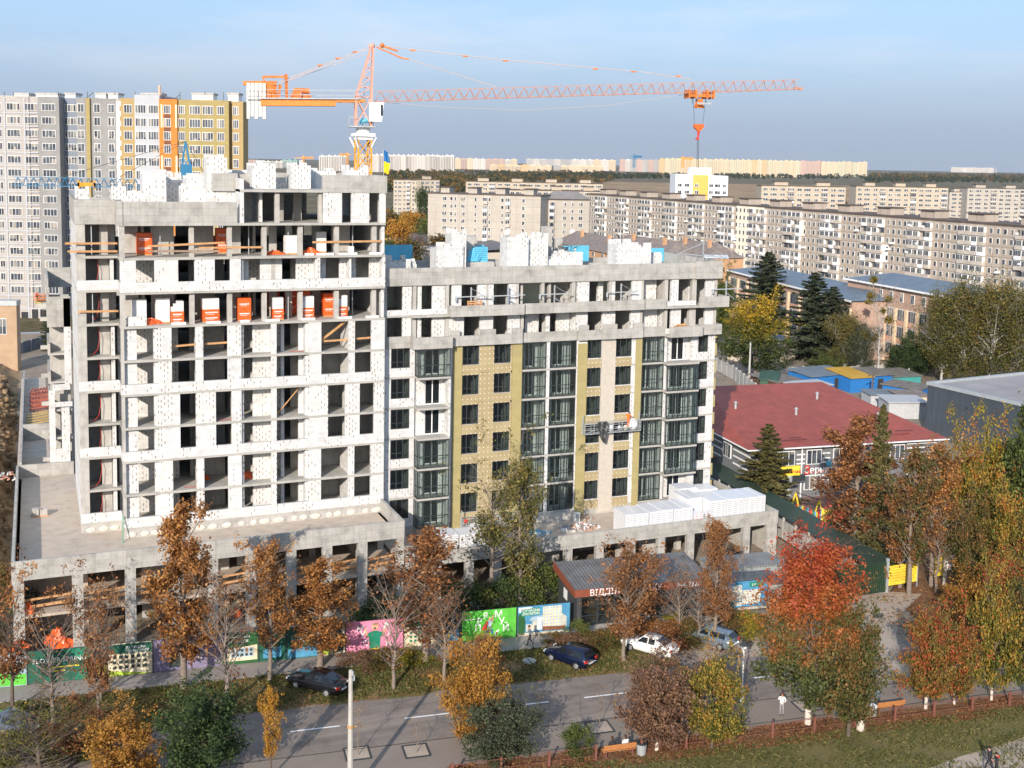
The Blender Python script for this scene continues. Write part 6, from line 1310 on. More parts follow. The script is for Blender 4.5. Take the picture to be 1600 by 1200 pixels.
def tpx(key,base,topy,wpx,leafm,barkm,label,name='tree',group=None,z=0.0,minw=.4,rz=None):
    P=G(base[0],base[1],z); top=onN(base[0],topy,FH_,P.dot(FH_)); H=max(1.0,top.z-z); s=scl(P+Vector((0,0,H/2))); return tree(key,P,H,max(minw,wpx/2/s),leafm,barkm,label,name,group,rz)
# profiles
colm=lambda u:(math.sin(math.pi*min(1,u*.9+.12))**.6)*(1-.55*u)
rnd=lambda u:math.sin(math.pi*(u*.86+.12))**.55
cone=lambda u:(1-u)**.8+.04
vase=lambda u:.55+.45*math.sin(math.pi*u*.8)
lib('col1',1,12,2.4,.14,62,colm,lambda u:.5+.5*u,5,9500,.27,.23,.80)
lib('col2',2,12,2.6,.18,56,colm,lambda u:.5+.6*u,5,7500,.27,.23,.72)
lib('col3',8,12,2.6,.22,46,lambda u:.9*rnd(u),lambda u:.6+.5*u,5,5500,.28,.23,.62)
lib('spar',3,11,3.0,.28,34,vase,lambda u:.75+.4*u,5,2600,.27,.26,.45)
lib('bare',4,11,3.0,.25,40,vase,lambda u:.7+.4*u,6,260,.25,.25,.25)
lib('bar2',14,11,3.0,.20,44,rnd,lambda u:.6+.5*u,6,700,.25,.25,.3)
lib('rnd1',5,7,3.0,.16,54,rnd,lambda u:.25+.9*u,6,13500,.24,.25,.9)
lib('rnd2',6,7.5,3.1,.22,50,rnd,lambda u:.3+.9*u,6,10500,.25,.24,.78)
lib('rnd3',16,8,3.2,.20,60,lambda u:rnd(u)*(.8+.3*math.sin(u*9)),lambda u:.15+1.0*u,6,12500,.25,.24,.85)
lib('bush',7,2.4,1.6,.02,34,lambda u:rnd(.3+.6*u),lambda u:.3+.8*u,4,4200,.17,.20,.95,tr=.04)
lib('bigm',9,14,4.2,.14,84,lambda u:math.sin(math.pi*(.16+.8*u))**.7*(1.1-.42*u),lambda u:.25+.8*u,6,24000,.28,.28,.86)
lib('birc',10,13,3.2,.12,64,lambda u:rnd(u)*.95,lambda u:.9+.2*u,6,17000,.24,.36,.85,droop=.09,flat=1.5)
lib('tall',11,17,3.6,.36,30,lambda u:.6+.4*math.sin(u*8+.6),lambda u:.7+.5*u,6,2300,.28,.33,.3)
lib('thin',12,6,.9,.35,14,vase,lambda u:.8,3,50,.18,.1,.3,tr=.035)
lib('farT',13,9,3.8,.10,46,rnd,lambda u:.2+.9*u,4,3600,.55,.5,1.0)
def lib_spruce(key,seed,H,R,n,nl,sz):
    rng=np.random.default_rng(seed); b=MB(); b.tube((0,0,0),(0,0,H*.97),H*.016,.02,7); C=[];T=[]
    ga=0
    for k in range(n):
        u=(k/n)**.9; h=H*(.06+.93*u); L=R*1.35*(1-u)**.8*rng.uniform(.7,1.2)+.15; ga+=2.399+rng.normal()*.2; e=.12-.35*(1-u)+rng.normal()*.06
        d=Vector((math.cos(ga)*math.cos(e),math.sin(ga)*math.cos(e),math.sin(e))); p=Vector((0,0,h)); q=p+d*L*.6; q2=q+(d+Vector((0,0,.22))).normalized()*L*.42
        b.tube(p,q,.035,.02,4,0,False); b.tube(q,q2,.02,.008,4,0,False); ct=rng.random()
        m=int(nl*(L/R+.15)/n*1.6)
        f=rng.random(m)**.7; base=np.array([tuple(p.lerp(q,min(1,x/.6)) if x<.6 else tuple(q.lerp(q2,(x-.6)/.4))) for x in f]).reshape(-1,3)
        side=np.array([-math.sin(ga),math.cos(ga),0]); wdt=(L*.26*(1.1-f)+.05); off=rng.uniform(-1,1,m)
        base=base+side[None,:]*(off*wdt)[:,None]; base[:,2]-=np.abs(off)*wdt*.35+rng.random(m)*.14
        C.append(base); T.append(np.full(m,ct)*.5+rng.random(m)*.3+.15*(1-f))
    C=np.concatenate(C);T=np.concatenate(T); V,F,A_=leaves(C,T,sz,rng,.5,asp=.42)
    me=bpy.data.meshes.new('trunk'); me.from_pydata(b.v,[],b.f); me.update(); LIB[key]=(me,(V,F,A_),H,R)
lib_spruce('spr1',21,14,3.2,120,15000,.34); lib_spruce('spr2',22,12,2.6,100,11000,.32)
LF={}
def lm(name,*cols,tr=.3): LF[name]=leafmat(name,[(i/(len(cols)-1)*.8+.1,c) for i,c in enumerate(cols)],tr); return LF[name]
org=lm('orange_brown_leaves',(.12,.095,.03),(.183,.071,.027),(.329,.140,.043),(.464,.213,.063),(.537,.287,.098))
brn=lm('russet_brown_leaves',(.10,.075,.03),(.146,.059,.027),(.268,.110,.044),(.378,.171,.063),(.464,.232,.091)) 
ruB=lm('dry_brown_leaves',(.166,.073,.034),(.273,.122,.049),(.351,.176,.073))
yor=lm('golden_orange_leaves',(.273,.117,.020),(.449,.215,.029),(.547,.312,.049),(.449,.195,.029))
ggl=lm('olive_green_leaves',(.061,.073,.022),(.122,.122,.037),(.195,.171,.055),(.293,.207,.049))
drk=lm('dark_green_leaves',(.017,.034,.012),(.034,.061,.020),(.059,.093,.029),(.088,.117,.039))
gdb=lm('golden_brown_leaves',(.195,.091,.022),(.342,.171,.030),(.464,.244,.049),(.366,.159,.037))
mix3=lm('olive_yellow_leaves',(.055,.073,.017),(.110,.128,.024),(.232,.195,.037),(.390,.256,.043),(.403,.146,.037))
ggn=lm('grey_green_leaves',(.049,.061,.034),(.083,.098,.054),(.127,.137,.078))
ylg=lm('yellow_green_leaves',(.049,.073,.012),(.117,.146,.020),(.273,.244,.029),(.410,.293,.029),(.410,.156,.029))
yel=lm('bright_yellow_leaves',(.098,.107,.012),(.332,.234,.012),(.586,.351,.012),(.620,.410,.020))
grn_=lm('mid_green_leaves',(.029,.049,.012),(.059,.088,.020),(.107,.137,.034),(.195,.195,.049))
mix1=lm('red_green_leaves',(.059,.078,.020),(.117,.127,.029),(.254,.166,.039),(.371,.137,.039),(.410,.059,.034))
mix2=lm('brown_green_leaves',(.049,.063,.020),(.098,.107,.029),(.176,.117,.039),(.273,.117,.044))
pur=lm('purple_brown_leaves',(.110,.061,.041),(.183,.098,.061),(.256,.140,.085),(.244,.159,.085)) 
bir=lm('birch_autumn_leaves',(.049,.063,.022),(.098,.104,.030),(.159,.146,.039),(.293,.195,.043)) 
spg=lm('spruce_needles',(.037,.051,.029),(.063,.081,.044),(.098,.110,.061),tr=.1)
spo=lm('olive_needles',(.073,.071,.024),(.122,.110,.037),(.183,.152,.055),tr=.1)
frs=lm('forest_leaves',(.034,.044,.015),(.059,.066,.022),(.127,.098,.029),(.234,.127,.029))
def hleaf(name,H,stops,k=1.0):
    m,nt,b,N,L=newmat(name); a=N('ShaderNodeAttribute'); a.attribute_name='tint'; t=N('ShaderNodeTexCoord'); q=N('ShaderNodeSeparateXYZ'); L(t.outputs['Object'],q.inputs[0])
    f=mnode(nt,'ADD',mnode(nt,'ADD',mnode(nt,'MULTIPLY',mnode(nt,'DIVIDE',q.outputs[2],H),.55),mnode(nt,'MULTIPLY',noise(nt,.45,3,.6,t.outputs['Object']),.45)),mnode(nt,'MULTIPLY',a.outputs['Fac'],.25)); c=ramp(nt,f,stops); L(c,b.inputs['Base Color']); b.inputs['Roughness'].default_value=.65
    tr=N('ShaderNodeBsdfTranslucent'); L(c,tr.inputs['Color']); ms=N('ShaderNodeMixShader'); ms.inputs[0].default_value=.28; L(b.outputs[0],ms.inputs[1]); L(tr.outputs[0],ms.inputs[2]); L(ms.outputs[0],nt.nodes['Material Output'].inputs['Surface']); return m
ytop=hleaf('yellow_over_green_leaves',8.0,[(.42,(.03,.05,.012)),(.62,(.07,.095,.015)),(.72,(.22,.18,.015)),(.82,(.44,.28,.012)),(1,(.52,.33,.02))])
# red maple: colour follows height
m,nt,b_,N_,L2=newmat('maple_red_to_green'); a_=N_('ShaderNodeAttribute'); a_.attribute_name='tint'; t_=nt.nodes.new('ShaderNodeTexCoord'); s_=nt.nodes.new('ShaderNodeSeparateXYZ'); L2(t_.outputs['Object'],s_.inputs[0])
hh=mnode(nt,'DIVIDE',s_.outputs[2],14.0); nn=noise(nt,.35,3,.6,t_.outputs['Object']); ff=mnode(nt,'ADD',mnode(nt,'ADD',mnode(nt,'MULTIPLY',hh,1.05),mnode(nt,'MULTIPLY',nn,.9)),mnode(nt,'MULTIPLY',a_.outputs['Fac'],.35))
cc=ramp(nt,ff,[(.55,(.045,.065,.018)),(.95,(.10,.12,.03)),(1.12,(.24,.13,.035)),(1.28,(.48,.07,.03)),(1.6,(.52,.035,.03))] if False else [(.40,(.05,.065,.018)),(.62,(.10,.12,.03)),(.70,(.24,.12,.035)),(.80,(.38,.13,.025)),(.90,(.40,.085,.022)),(1.0,(.37,.06,.022))])
nt.nodes[-1]
L2(mnode(nt,'MULTIPLY',ff,.62),[n for n in nt.nodes if n.type=='VALTORGB'][-1].inputs[0]); L2(cc,b_.inputs['Base Color']); b_.inputs['Roughness'].default_value=.65
t2_=N_('ShaderNodeBsdfTranslucent'); L2(cc,t2_.inputs['Color']); mm_=N_('ShaderNodeMixShader'); mm_.inputs[0].default_value=.3; L2(b_.outputs[0],mm_.inputs[1]); L2(t2_.outputs[0],mm_.inputs[2]); L2(mm_.outputs[0],nt.nodes['Material Output'].inputs['Surface']); mpl=m
BK,BL,BB_=M['bark'],M['barkl'],M['barkb']
row='autumn street trees along the hoarding'
for a in (
('spar',(20,1112),868,105,brn,BK,'dark-trunked tree with sparse brown leaves at the left picture edge',row),
('bare',(83,1138),925,135,ruB,BL,'bare spreading street tree, second from the left picture edge',row),
('spar',(153,1127),885,90,ruB,BL,'pale-trunked tree with thin brown leaves in front of the FLOWER SPRING panel',row),
('bar2',(157,1093),905,80,ruB,BL,'bare slim tree just behind the pale-trunked one by the teal panel',row),
('col1',(287,1077),792,98,org,BL,'tall columnar tree in dense orange-brown leaf before the podium corner bays',row),
('bar2',(353,1108),870,120,ruB,BL,'bare pale-stemmed tree left of the small orange-brown tree',row),
('col3',(421,1064),848,76,org,BL,'small tree in thin orange-brown leaf left of the broad orange tree',row),
('col1',(500,1042),878,94,org,BL,'broad bright orange tree above the black sedan',row),
('bare',(615,1076),872,110,ruB,BL,'bare grey tree standing in front of the pink hoarding panel',row),
('col2',(664,1036),832,118,brn,BL,'large russet-brown tree right of the pink hoarding panel',row),
('bar2',(694,1064),905,90,ruB,BL,'thin bare tree just left of the bright green hoarding panel',row),
('rnd2',(759,1046),982,52,brn,BL,'very small russet tree with a thin white trunk in front of the bright green panel',row),
('spar',(975,1034),842,110,ruB,BL,'forked grey-trunked tree with brown leaves in front of the sales office door',row),
('col3',(994,992),862,82,brn,BL,'russet tree right of the forked grey trunk, before the office roof',row),
('bare',(1091,1006),852,85,ruB,BL,'bare thin tree in front of the right end of the office',row),
('col2',(1116,1012),812,62,ruB,BL,'narrow dry-brown tree before the pier ends of the right podium',row),
('bar2',(1060,1000),880,70,ruB,BL,'bare twiggy tree between the office sign and the gravel parking',row)):
    tpx(a[0],a[1],a[2],a[3],a[4],a[5],a[6],'street_tree',a[7])
# tall leaning tree behind the boards
tpx('tall',(768,962),655,130,ggl,BL,'tall tree with bare upper branches and hanging green leaves in front of the glazed balconies','tall_tree',z=-1.0)
tpx('col3',(812,965),722,80,ggl,BL,'green-leaved tree beside the tall bare-topped trunk, hiding the lower balconies','tall_tree',z=-1.0)
near='trees along the plaza edge'
for a in (
('rnd1',(742,1160),1008,98,gdb,BK,'golden-brown tree at the roadside left of the grey-green bushy tree',near),
('rnd1',(788,1190),1094,118,ggn,BK,'grey-green bushy tree in the foreground below the manhole cover',near),
('bush',(900,1176),1136,56,grn_,BK,'small green shrub left of the bench with two people',None),
('rnd2',(1026,1172),1008,118,pur,M['lime'],'purple-brown tree with a whitewashed trunk right of the bench',near),
('rnd2',(1112,1170),1000,100,mix3,BK,'yellow-green tree touched with orange, left of the lantern post',near),
('bigm',(1262,1131),832,160,mpl,M['lime'],'tall maple, scarlet on top and green below, with a whitewashed trunk',near),
('rnd3',(1325,1150),935,110,mix2,BK,'brown-green tree directly right of the scarlet-topped maple',near),
('rnd3',(1446,1107),950,92,mix1,M['lime'],'red and green tree with a short white trunk right of the driveway',near),
('rnd2',(1491,1100),945,80,mix1,M['lime'],'second white-trunked tree right of the driveway, reddish below',near),
('rnd2',(1549,1094),880,88,mix3,M['lime'],'yellow-green tree third to the right of the driveway',near),
('rnd3',(1602,1090),900,90,mix2,M['lime'],'brown-red tree at the right picture edge by the railing',near),
('rnd1',(318,1218),1076,142,drk,BK,'dark green bushy tree at the bottom left',near),
('rnd2',(192,1222),1094,112,gdb,BK,'orange tree at the bottom left, left of the dark green one',near),
('bar2',(62,1236),1085,150,bir,BK,'sparse yellowing tree in the bottom left corner',near),
('spar',(118,1190),1090,110,ruB,BK,'sparse brown tree between the left corner tree and the orange one',near),
('col3',(423,1216),1078,38,yor,BK,'slender young tree with yellow leaves left of the tall concrete pole',near),
('thin',(651,1176),1125,30,yor,BL,'bare staked sapling in the tree pit right of the concrete pole',None),
('thin',(548+12,1180),1100,30,yor,BL,'thin sapling just behind the concrete pole',None),
('thin',(937,1138),1066,26,ruB,BL,'thin bare sapling in the tree pit left of the bench',None),
('thin',(843,1115),1080,26,yor,BL,'thin sapling at the kerb above the grey-green tree',None)):
    tpx(a[0],a[1],a[2],a[3],a[4],a[5],a[6],'tree' if a[0]!='bush' else 'shrub',a[7])
# right-hand grove
gr='trees of the grove right of the gate'
for a in (
('spr2',(1196,792),660,88,spo,BK,'olive spruce in front of the kindergarten wall with the rainbow',None),
('col1',(1333,868),655,104,brn,BL,'dense russet conical tree covering the kindergarten sign end',gr),
('spr2',(1368,880),628,62,spo,BL,'olive-brown conifer between the russet tree and the red roof edge',gr),
('col3',(1420,930),700,80,mix2,BL,'thin brown-green tree behind the yellow banner',gr),
('col3',(1455,915),695,84,org,BL,'orange tree over the short yellow banner',gr),
('col3',(1406,918),745,70,brn,BL,'slim russet tree between two bare trunks right of the gate',gr),
('rnd2',(1500,880),652,92,mix3,BK,'yellow-green tree in front of the dark warehouse wall',gr),
('rnd2',(1548,862),648,96,ylg,BK,'tall yellow and green tree left of the picture edge below the warehouse',gr),
('rnd1',(1600,880),640,120,grn_,BK,'green tree at the right picture edge below the warehouse',gr),
('rnd2',(1512,935),765,76,mix2,BK,'large brown-green tree in the middle of the grove',gr),
('rnd1',(1580,950),770,92,mix3,BK,'bright yellow tree low in the grove at the right edge',gr),
('rnd3',(1560,990),865,95,mix1,BK,'reddish tree at the lower edge of the grove',gr),
('rnd2',(1512,985),885,70,gdb,BK,'orange-yellow tree beside the notice board',gr),
('bare',(1462,925),780,80,ruB,BL,'bare forked tree beside the notice board',gr),
('bush',(1402,905),875,46,grn_,BK,'small green shrub in front of the long yellow banner',None),
('bush',(1310,845),790,52,grn_,BK,'green shrub at the foot of the russet conical tree',None),
('bush',(1345,850),810,60,drk,BK,'dark shrub beyond the green canopy',None),
('bar2',(1300,925),830,90,pur,BK,'twiggy brown tree before the green gate',None)):
    tpx(a[0],a[1],a[2],a[3],a[4],a[5],a[6],'tree' if a[0]!='bush' else 'shrub',a[7])
# behind the site: conifers, birches, yellow tree
bk='trees behind the garages'
for a in (
('spr1',(1197,522),392,104,spg,BK,'tall dark spruce before the brick school, left one',None),
('spr1',(1268,562),424,116,spg,BK,'taller dark spruce of the twin pair before the brick school',None),
('spr2',(1298,560),446,84,spg,BK,'shorter right spruce of the twin pair before the brick school',None),
('rnd3',(1180,590),464,100,ytop,BL,'bright yellow-topped tree behind the concrete panel wall',None),
('rnd2',(1150,560),480,44,ytop,BK,'narrow yellow tree at the end of the block',None),
('rnd1',(1122,540),420,50,grn_,BK,'green tree behind the right end of the block',None),
('birc',(1318,585),492,64,bir,BB_,'olive birch between the spruces and the white-trunked tree',bk),
('bare',(1371,592),430,64,ggn,BB_,'white-trunked dead tree carrying mistletoe balls',bk),
('birc',(1345,590),510,50,ggn,BB_,'grey-green birch left of the mistletoe tree',bk),
('birc',(1470,600),455,66,bir,BB_,'leftmost tall birch behind the dark warehouse',bk),
('birc',(1505,605),445,80,bir,BB_,'second tall birch behind the dark warehouse',bk),
('birc',(1545,610),440,86,bir,BB_,'third and broadest birch behind the dark warehouse',bk),
('birc',(1588,612),455,80,bir,BB_,'birch at the right picture edge behind the warehouse',bk),
('rnd1',(1440,590),520,60,drk,BK,'dark green bushy tree below the birches',bk),
('rnd1',(1406,592),530,50,drk,BK,'small dark tree above the turquoise garage',bk),
('rnd2',(1290,592),548,50,grn_,BK,'green bushy tree behind the garage wall',bk)):
    tpx(a[0],a[1],a[2],a[3],a[4],a[5],a[6],'tree',a[7])
P=G(1371,592); 
for i,(x,y,r) in enumerate(((1365,437,.9),(1361,462,1.0),(1389,468,.9),(1357,471,.7),(1352,523,1.1),(1366,527,.8),(1388,500,1.1),(1380,486,.6))):
    q=onN(x,y,FH_,P.dot(FH_)-.3); rng=np.random.default_rng(50+i); C=np.array(q)+rng.normal(size=(420,3))*r*.33; V,F,A_=leaves(C,rng.random(420),.32,rng); me=vmesh('mistletoe',V,F,lm('mistletoe_leaves',(.14,.12,.02),(.28,.20,.03)) if i==0 else LF['mistletoe_leaves'],A_); o=bpy.data.objects.new('mistletoe_ball',me); SC.collection.objects.link(o)
    tag(o,['topmost mistletoe ball on the dead white tree','large mistletoe ball second from the top of the dead tree','mistletoe ball on the right branch tip of the dead tree','small upper-left mistletoe ball of the dead tree','low left mistletoe ball of the dead tree','mistletoe ball against the low trunk of the dead tree','wide flat mistletoe ball right of the dead trunk','smallest mistletoe ball in the fork of the dead tree'][i],'mistletoe',group='mistletoe on the dead tree')
# shrubs behind the hoarding and by the site
sh='shrubs behind the hoarding'
for i,(x,y,w_,h,mt_) in enumerate(((715,968,60,52,drk),(745,965,60,50,grn_),(785,960,64,52,drk),(818,958,60,60,grn_),(850,950,64,66,grn_),(880,948,52,58,drk),(600,975,60,40,drk),(570,985,52,36,drk),(905,945,34,60,grn_),(905,1003,34,32,grn_),(30,985,60,60,ggn),(5,960,50,70,mix2))):
    tpx('bush',(x,y),y-h,w_*1.1,mt_,BK,['dark shrub at the left end behind the bright green panel','green shrub behind the middle of the green panel','dark shrub beside the tall tree foot','green shrub left behind the building billboard','broad green shrub behind the building billboard','dark shrub touching the office corner','dark shrub behind the pink panel, right part','dark shrub behind the pink panel, left part','leafy shrub climbing the office corner wall','small shrub on the verge before the office window','grey-green shrub at the left podium corner','brown shrub at the left picture edge beside the podium'][i],'shrub',sh if i<9 else None,z=-.6 if i<9 else 0)
vb='low autumn shrubs on the verge'
for i,(x,y,w_,h,mt_) in enumerate(((565,1040,60,26,pur),(600,1038,60,30,mix2),(640,1036,56,26,ylg),(868,1008,34,12,mix2),(890,1012,60,22,pur),(925,1008,60,24,mix2),(955,1004,50,26,bir),(1000,1000,70,34,org),(1040,1004,76,40,brn),(1075,1003,60,44,mix2),(1060,985,60,30,ylg),(1145,985,56,40,mix2),(1175,990,60,40,ylg),(1120,965,50,30,drk),(80,1180,80,50,mix2),(130,1175,70,50,bir),(20,1190,70,60,bir))):
    tpx('bush',(x,y),y-h*.72,w_*1.05,mt_,BK,'low %s shrub on the verge, %s'%({'purple_brown_leaves':'purple-brown','brown_green_leaves':'brown-green','yellow_green_leaves':'yellow-green','birch_autumn_leaves':'yellowish','orange_brown_leaves':'orange','russet_brown_leaves':'russet','dark_green_leaves':'dark green'}[mt_.name],['left below the pink panel','middle below the pink panel','right below the pink panel','left of the navy car roof','right behind the navy car','between navy car and forked tree','at the forked tree foot','over the white car bonnet','covering the white car rear','between the white and silver cars','above the silver car','right of the silver car','beside the lantern post','below the right billboard','in the lower left corner thicket','right in the corner thicket','at the corner edge'][i]),'shrub',vb)
# far tree helper
def ftree(x,y,h,w_,mt_,label,g_,z=0.0,key='farT'):
    return tpx(key,(x,y),y-h,w_,mt_,BK,label,'tree',g_,z)
r5=random.Random(5)
for i,(x,y,h,w_,mt_,k_) in enumerate(((612,392,60,36,frs,'farT'),(625,410,66,44,yor,'farT'),(640,372,40,40,yor,'farT'),(660,365,72,22,drk,'farT'),(668,400,58,36,grn_,'farT'),(690,400,56,40,yor,'farT'),(688,412,44,50,frs,'farT'),(640,425,50,50,frs,'farT'),(706,418,40,30,brn,'farT'),(655,420,60,34,ruB,'bar2'),(607,425,50,30,drk,'farT'),(778,405,36,30,brn,'farT'),(1303,452,52,40,ggn,'farT'),(1345,440,28,50,grn_,'farT'),(1426,455,40,44,org,'farT'),(1455,452,26,50,grn_,'farT'),(1480,458,36,50,yor,'farT'),(1222,440,24,36,grn_,'farT'),(910,372,22,28,grn_,'farT'),(1005,385,26,30,grn_,'farT'),(1030,385,30,22,drk,'farT'),(1085,390,24,24,yor,'farT'))):
    ftree(x,y,h,w_,mt_,['dark-leaved tree directly right of the white tower','big golden tree right of the white tower','golden tree below the distant balconied block','dark poplar-like tree near the cream slab block','green tree in front of the cream slab block corner','yellow tree against the cream slab block','mixed trees at the slab block foot','rounded mixed tree above the blue-boarded roof','russet tree low at the slab block foot','bare grey tree above the blue-boarded roof','dark tree hard against the white tower edge','russet tree seen between the roof block walls','large green tree before the long panel block','low green trees above the school roof','orange tree before the long panel block','low green tree right of the orange one','golden tree behind the school roof end','green tree left of the school roof ridge','small green tree at the old tiled roofs','green treetop at the long block foot','dark treetop at the long block foot','golden treetop at the long block foot'][i],'trees among the housing blocks',key=k_)
# ---------------------------------------------------------------- mass vegetation (stuff)
def wood(label,bands,n,mt_,seed,h=12,name='forest',sz=2.2):
    rng=np.random.default_rng(seed); Cs=[];Ts=[];b=MB()
    for k in range(n):
        x0,x1,y0,y1=bands[rng.integers(len(bands))]; P=G(rng.uniform(x0,x1),rng.uniform(y0,y1)); H=h*rng.uniform(.7,1.2); R=H*.42; m=46
        d=rng.normal(size=(m,3)); d/=np.linalg.norm(d,axis=1)[:,None]; C=np.array(P)+d*R*rng.uniform(.75,1.05,(m,1))*np.array([1,1,1.1]); C[:,2]+=H*.55; Cs.append(C); Ts.append(np.full(m,rng.random())*.75+rng.random(m)*.25)
    V,F,A_=leaves(np.concatenate(Cs),np.concatenate(Ts),np.float64(sz),rng,.3,asp=.9); me=vmesh(name,V,F,mt_,A_); o=bpy.data.objects.new(name,me); SC.collection.objects.link(o); tag(o,label,'woodland',kind='stuff')
wood('belt of autumn woodland beyond the housing blocks',[(600,960,270,288),(600,800,284,300)],1000,frs,61,11,sz=3.2)
wood('dark green tree belt before the far cream apartment rows',[(760,1350,275,280),(1350,1600,276,286)],700,lm('dark_forest_leaves',(.03,.045,.02),(.05,.065,.025),(.09,.085,.03)),62,12,sz=3.6)
wood('autumn woodland at the horizon on the right',[(1360,1600,273,281),(1390,1600,276,284)],700,frs,63,16,sz=5)
wood('low trees and gardens between the housing blocks',[(640,930,298,330),(600,720,330,380),(1180,1600,318,345)],300,frs,64,7,sz=1.8)
# rubble and clods on the excavated soil
rng=np.random.default_rng(9); V=[];Fc=[]
for i in range(2600):
    x=rng.uniform(-14,-3.2); y=rng.uniform(97,200); r=rng.uniform(.06,.38)*(1+(y-97)/150); c=np.array([x,y,gh(x,y)+r*.3]); o8=np.array([[a,b_2,c_2] for a in(-1,1) for b_2 in(-1,1) for c_2 in(-1,1)])*rng.uniform(.5,1,(8,3))*r+c; n0=len(V)*8; V.append(o8); Fc+=[[n0+q for q in f] for f in ((0,1,3,2),(4,6,7,5),(0,4,5,1),(2,3,7,6),(0,2,6,4),(1,5,7,3))]
me=vmesh('soil_clods',np.concatenate(V),np.array(Fc),M['dirt']); o=bpy.data.objects.new('soil_clods',me); SC.collection.objects.link(o); tag(o,'loose clods and stones on the excavated soil left of the podium','rubble',kind='stuff')
# grass blades and fallen leaves
def scatter(name,label,cat,n,area,mt_,seed,size,up,z0=.02,asp=.62,h=0):
    rng=np.random.default_rng(seed); s=rng.uniform(area[0],area[1],n); t=rng.uniform(area[2],area[3],n)
    keep=np.array([mn.noise(Vector((a*.35,c*.5,seed)))>-.22+rng.uniform(-.25,.25) for a,c in zip(s,t)]); s=s[keep];t=t[keep]; n=len(s)
    C=np.stack([s*SU.x+t*SN.x,s*SU.y+t*SN.y,np.full(n,z0)+rng.random(n)*h],1); V,F,A_=leaves(C,rng.random(n),size,rng,up,asp=asp); me=vmesh(name,V,F,mt_,A_); o=bpy.data.objects.new(name,me); SC.collection.objects.link(o); tag(o,label,cat,kind='stuff')
gb=lm('grass_blades',(.07,.085,.02),(.13,.135,.035),(.22,.18,.07)); fl=lm('fallen_leaf',(.16,.06,.03),(.28,.12,.05),(.40,.22,.10))
scatter('grass','tufted grass of the roadside verge','grass',30000,(-16,37,79.9,85.4),gb,71,.30,-.75,.06,.2,.1)
scatter('fallen_leaves','brown fallen leaves over the roadside verge','leaves',9000,(-16,46,79.7,85.5),fl,72,.16,2.5,.05)
scatter('grass','rough lawn grass below the red railing','grass',22000,(18,66,58,67.4),gb,73,.28,-.75,.05,.2,.1)
scatter('fallen_leaves','leaf litter along the red railing','leaves',14000,(16,66,66.6,69.4),fl,74,.15,2.5,.04)
scatter('fallen_leaves','leaf litter under the grove beside the driveway','leaves',9000,(58,95,78,100),fl,75,.2,2.5,.04)
if 0:
    for k in ('spr1','rnd1'):
        V=LIB[k][1][0]; print(k,LIB[k][2:],np.percentile(np.hypot(V[:,0],V[:,1]),[50,90,99]),V[:,2].max())
# ================================================================ BACKGROUND BUILDINGS
def framed(P0,P1,depth,label,name='apartment_block',cat='building',z0=0.0):
    """Empty at P0; local x runs toward P1 (seen left to right), local y away from the camera"""
    v=P1-P0; v.z=0; t=thing(name,label,cat,(P0.x,P0.y,z0),math.atan2(v.y,v.x)); return t,v.length
def wins(t,spec,maxn=100,fm='wframe',gm='glassf',name='window'):
    """spec: list of (x0,x1,z0,z1,y,nmull); the first maxn as parts, the rest one stuff part"""
    def add(b,s):
        x0,x1,z0,z1,y,nm=s; b.box(x0,x1,y-.10,y+.02,z0,z1,0); f=.09; w=(x1-x0-f)/max(1,nm)
        for i in range(nm): b.box(x0+f+i*w,x0+i*w+w,y-.13,y-.10,z0+f,z1-f,1)
    for s in spec[:maxn]: b=MB(); add(b,s); b.build(name,[M[fm],M[gm]],t)
    if len(spec)>maxn:
        b=MB()
        for s in spec[maxn:]: add(b,s)
        o=b.build(name+'s',[M[fm],M[gm]],t); o['kind']='stuff'
pw_=panels('tower_block_masonry',(.45,.42,.395),1.2,.6,.8,.03); gw=plain('grey_render',(.26,.255,.25),.9,var=.12,scale=.4); gw2=plain('light_grey_render',(.42,.435,.46),.9,var=.06,scale=.4); yw=woolmat('tower_yellow_insulation',(.38,.30,.12),(.33,.265,.12),False); yw2=woolmat('tower_tan_insulation',(.42,.30,.14),(.38,.28,.13),False); orw=plain('orange_render',(.56,.19,.03),.8); crm=plain('cream_strip',(.75,.62,.42),.8); cbr=plain('dark_brown_panel',(.16,.06,.03),.8); blg=plain('shaded_strip_blue_grey',(.20,.23,.28),.9,var=.1)
# ---- left high-rise: fronto-parallel facade strips measured in the photo
TD=270.0; Nn=FH_; Tt=Nn*TD
def TQ(x,y=300): return onN(x,y,Nn,TD)
T0=TQ(-60); T1=TQ(378); T,TL=framed(T0,T1,20,'seventeen-storey high-rise with grey, yellow and orange facade strips at the left edge')
sx=lambda x:(TQ(x)-T0).dot((T1-T0).normalized())
topz=lambda x,y:TQ(x,y).z
FL=(20.45/scl(TQ(200,250)))   # storey height
zt0=topz(180,153)
strips=[(-60,48,0,pw_,151,'masonry'),(48,62,.25,gw2 if False else pw_,151,'m'),(62,95,0,gw,151,'grey'),(95,119,3.0,blg,152,'shade'),(119,134,1.2,gw,152,'g'),(134,140,1.0,yw,153,'y'),(140,146,1.6,gw,152,'g'),(146,181,1.2,gw,153,'g'),(181,186,1.1,pw_,154,'w'),(186,211,1.1,yw2,153,'y'),(211,250,.4,gw2,148,'lg'),(250,278,0,orw,155,'o'),(278,357,.6,yw,156,'y'),(357,361,2.2,yw2,158,'y'),(361,378,1.5,yw2,158,'y')]  # the deeply recessed strip has its shade put into the blue-grey colour
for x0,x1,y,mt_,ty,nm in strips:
    b=MB(); b.box(sx(x0),sx(x1),y,18 if x0<278 else 6.5,-2,topz((x0+x1)/2,ty)); b.build('facade_strip',mt_,T)
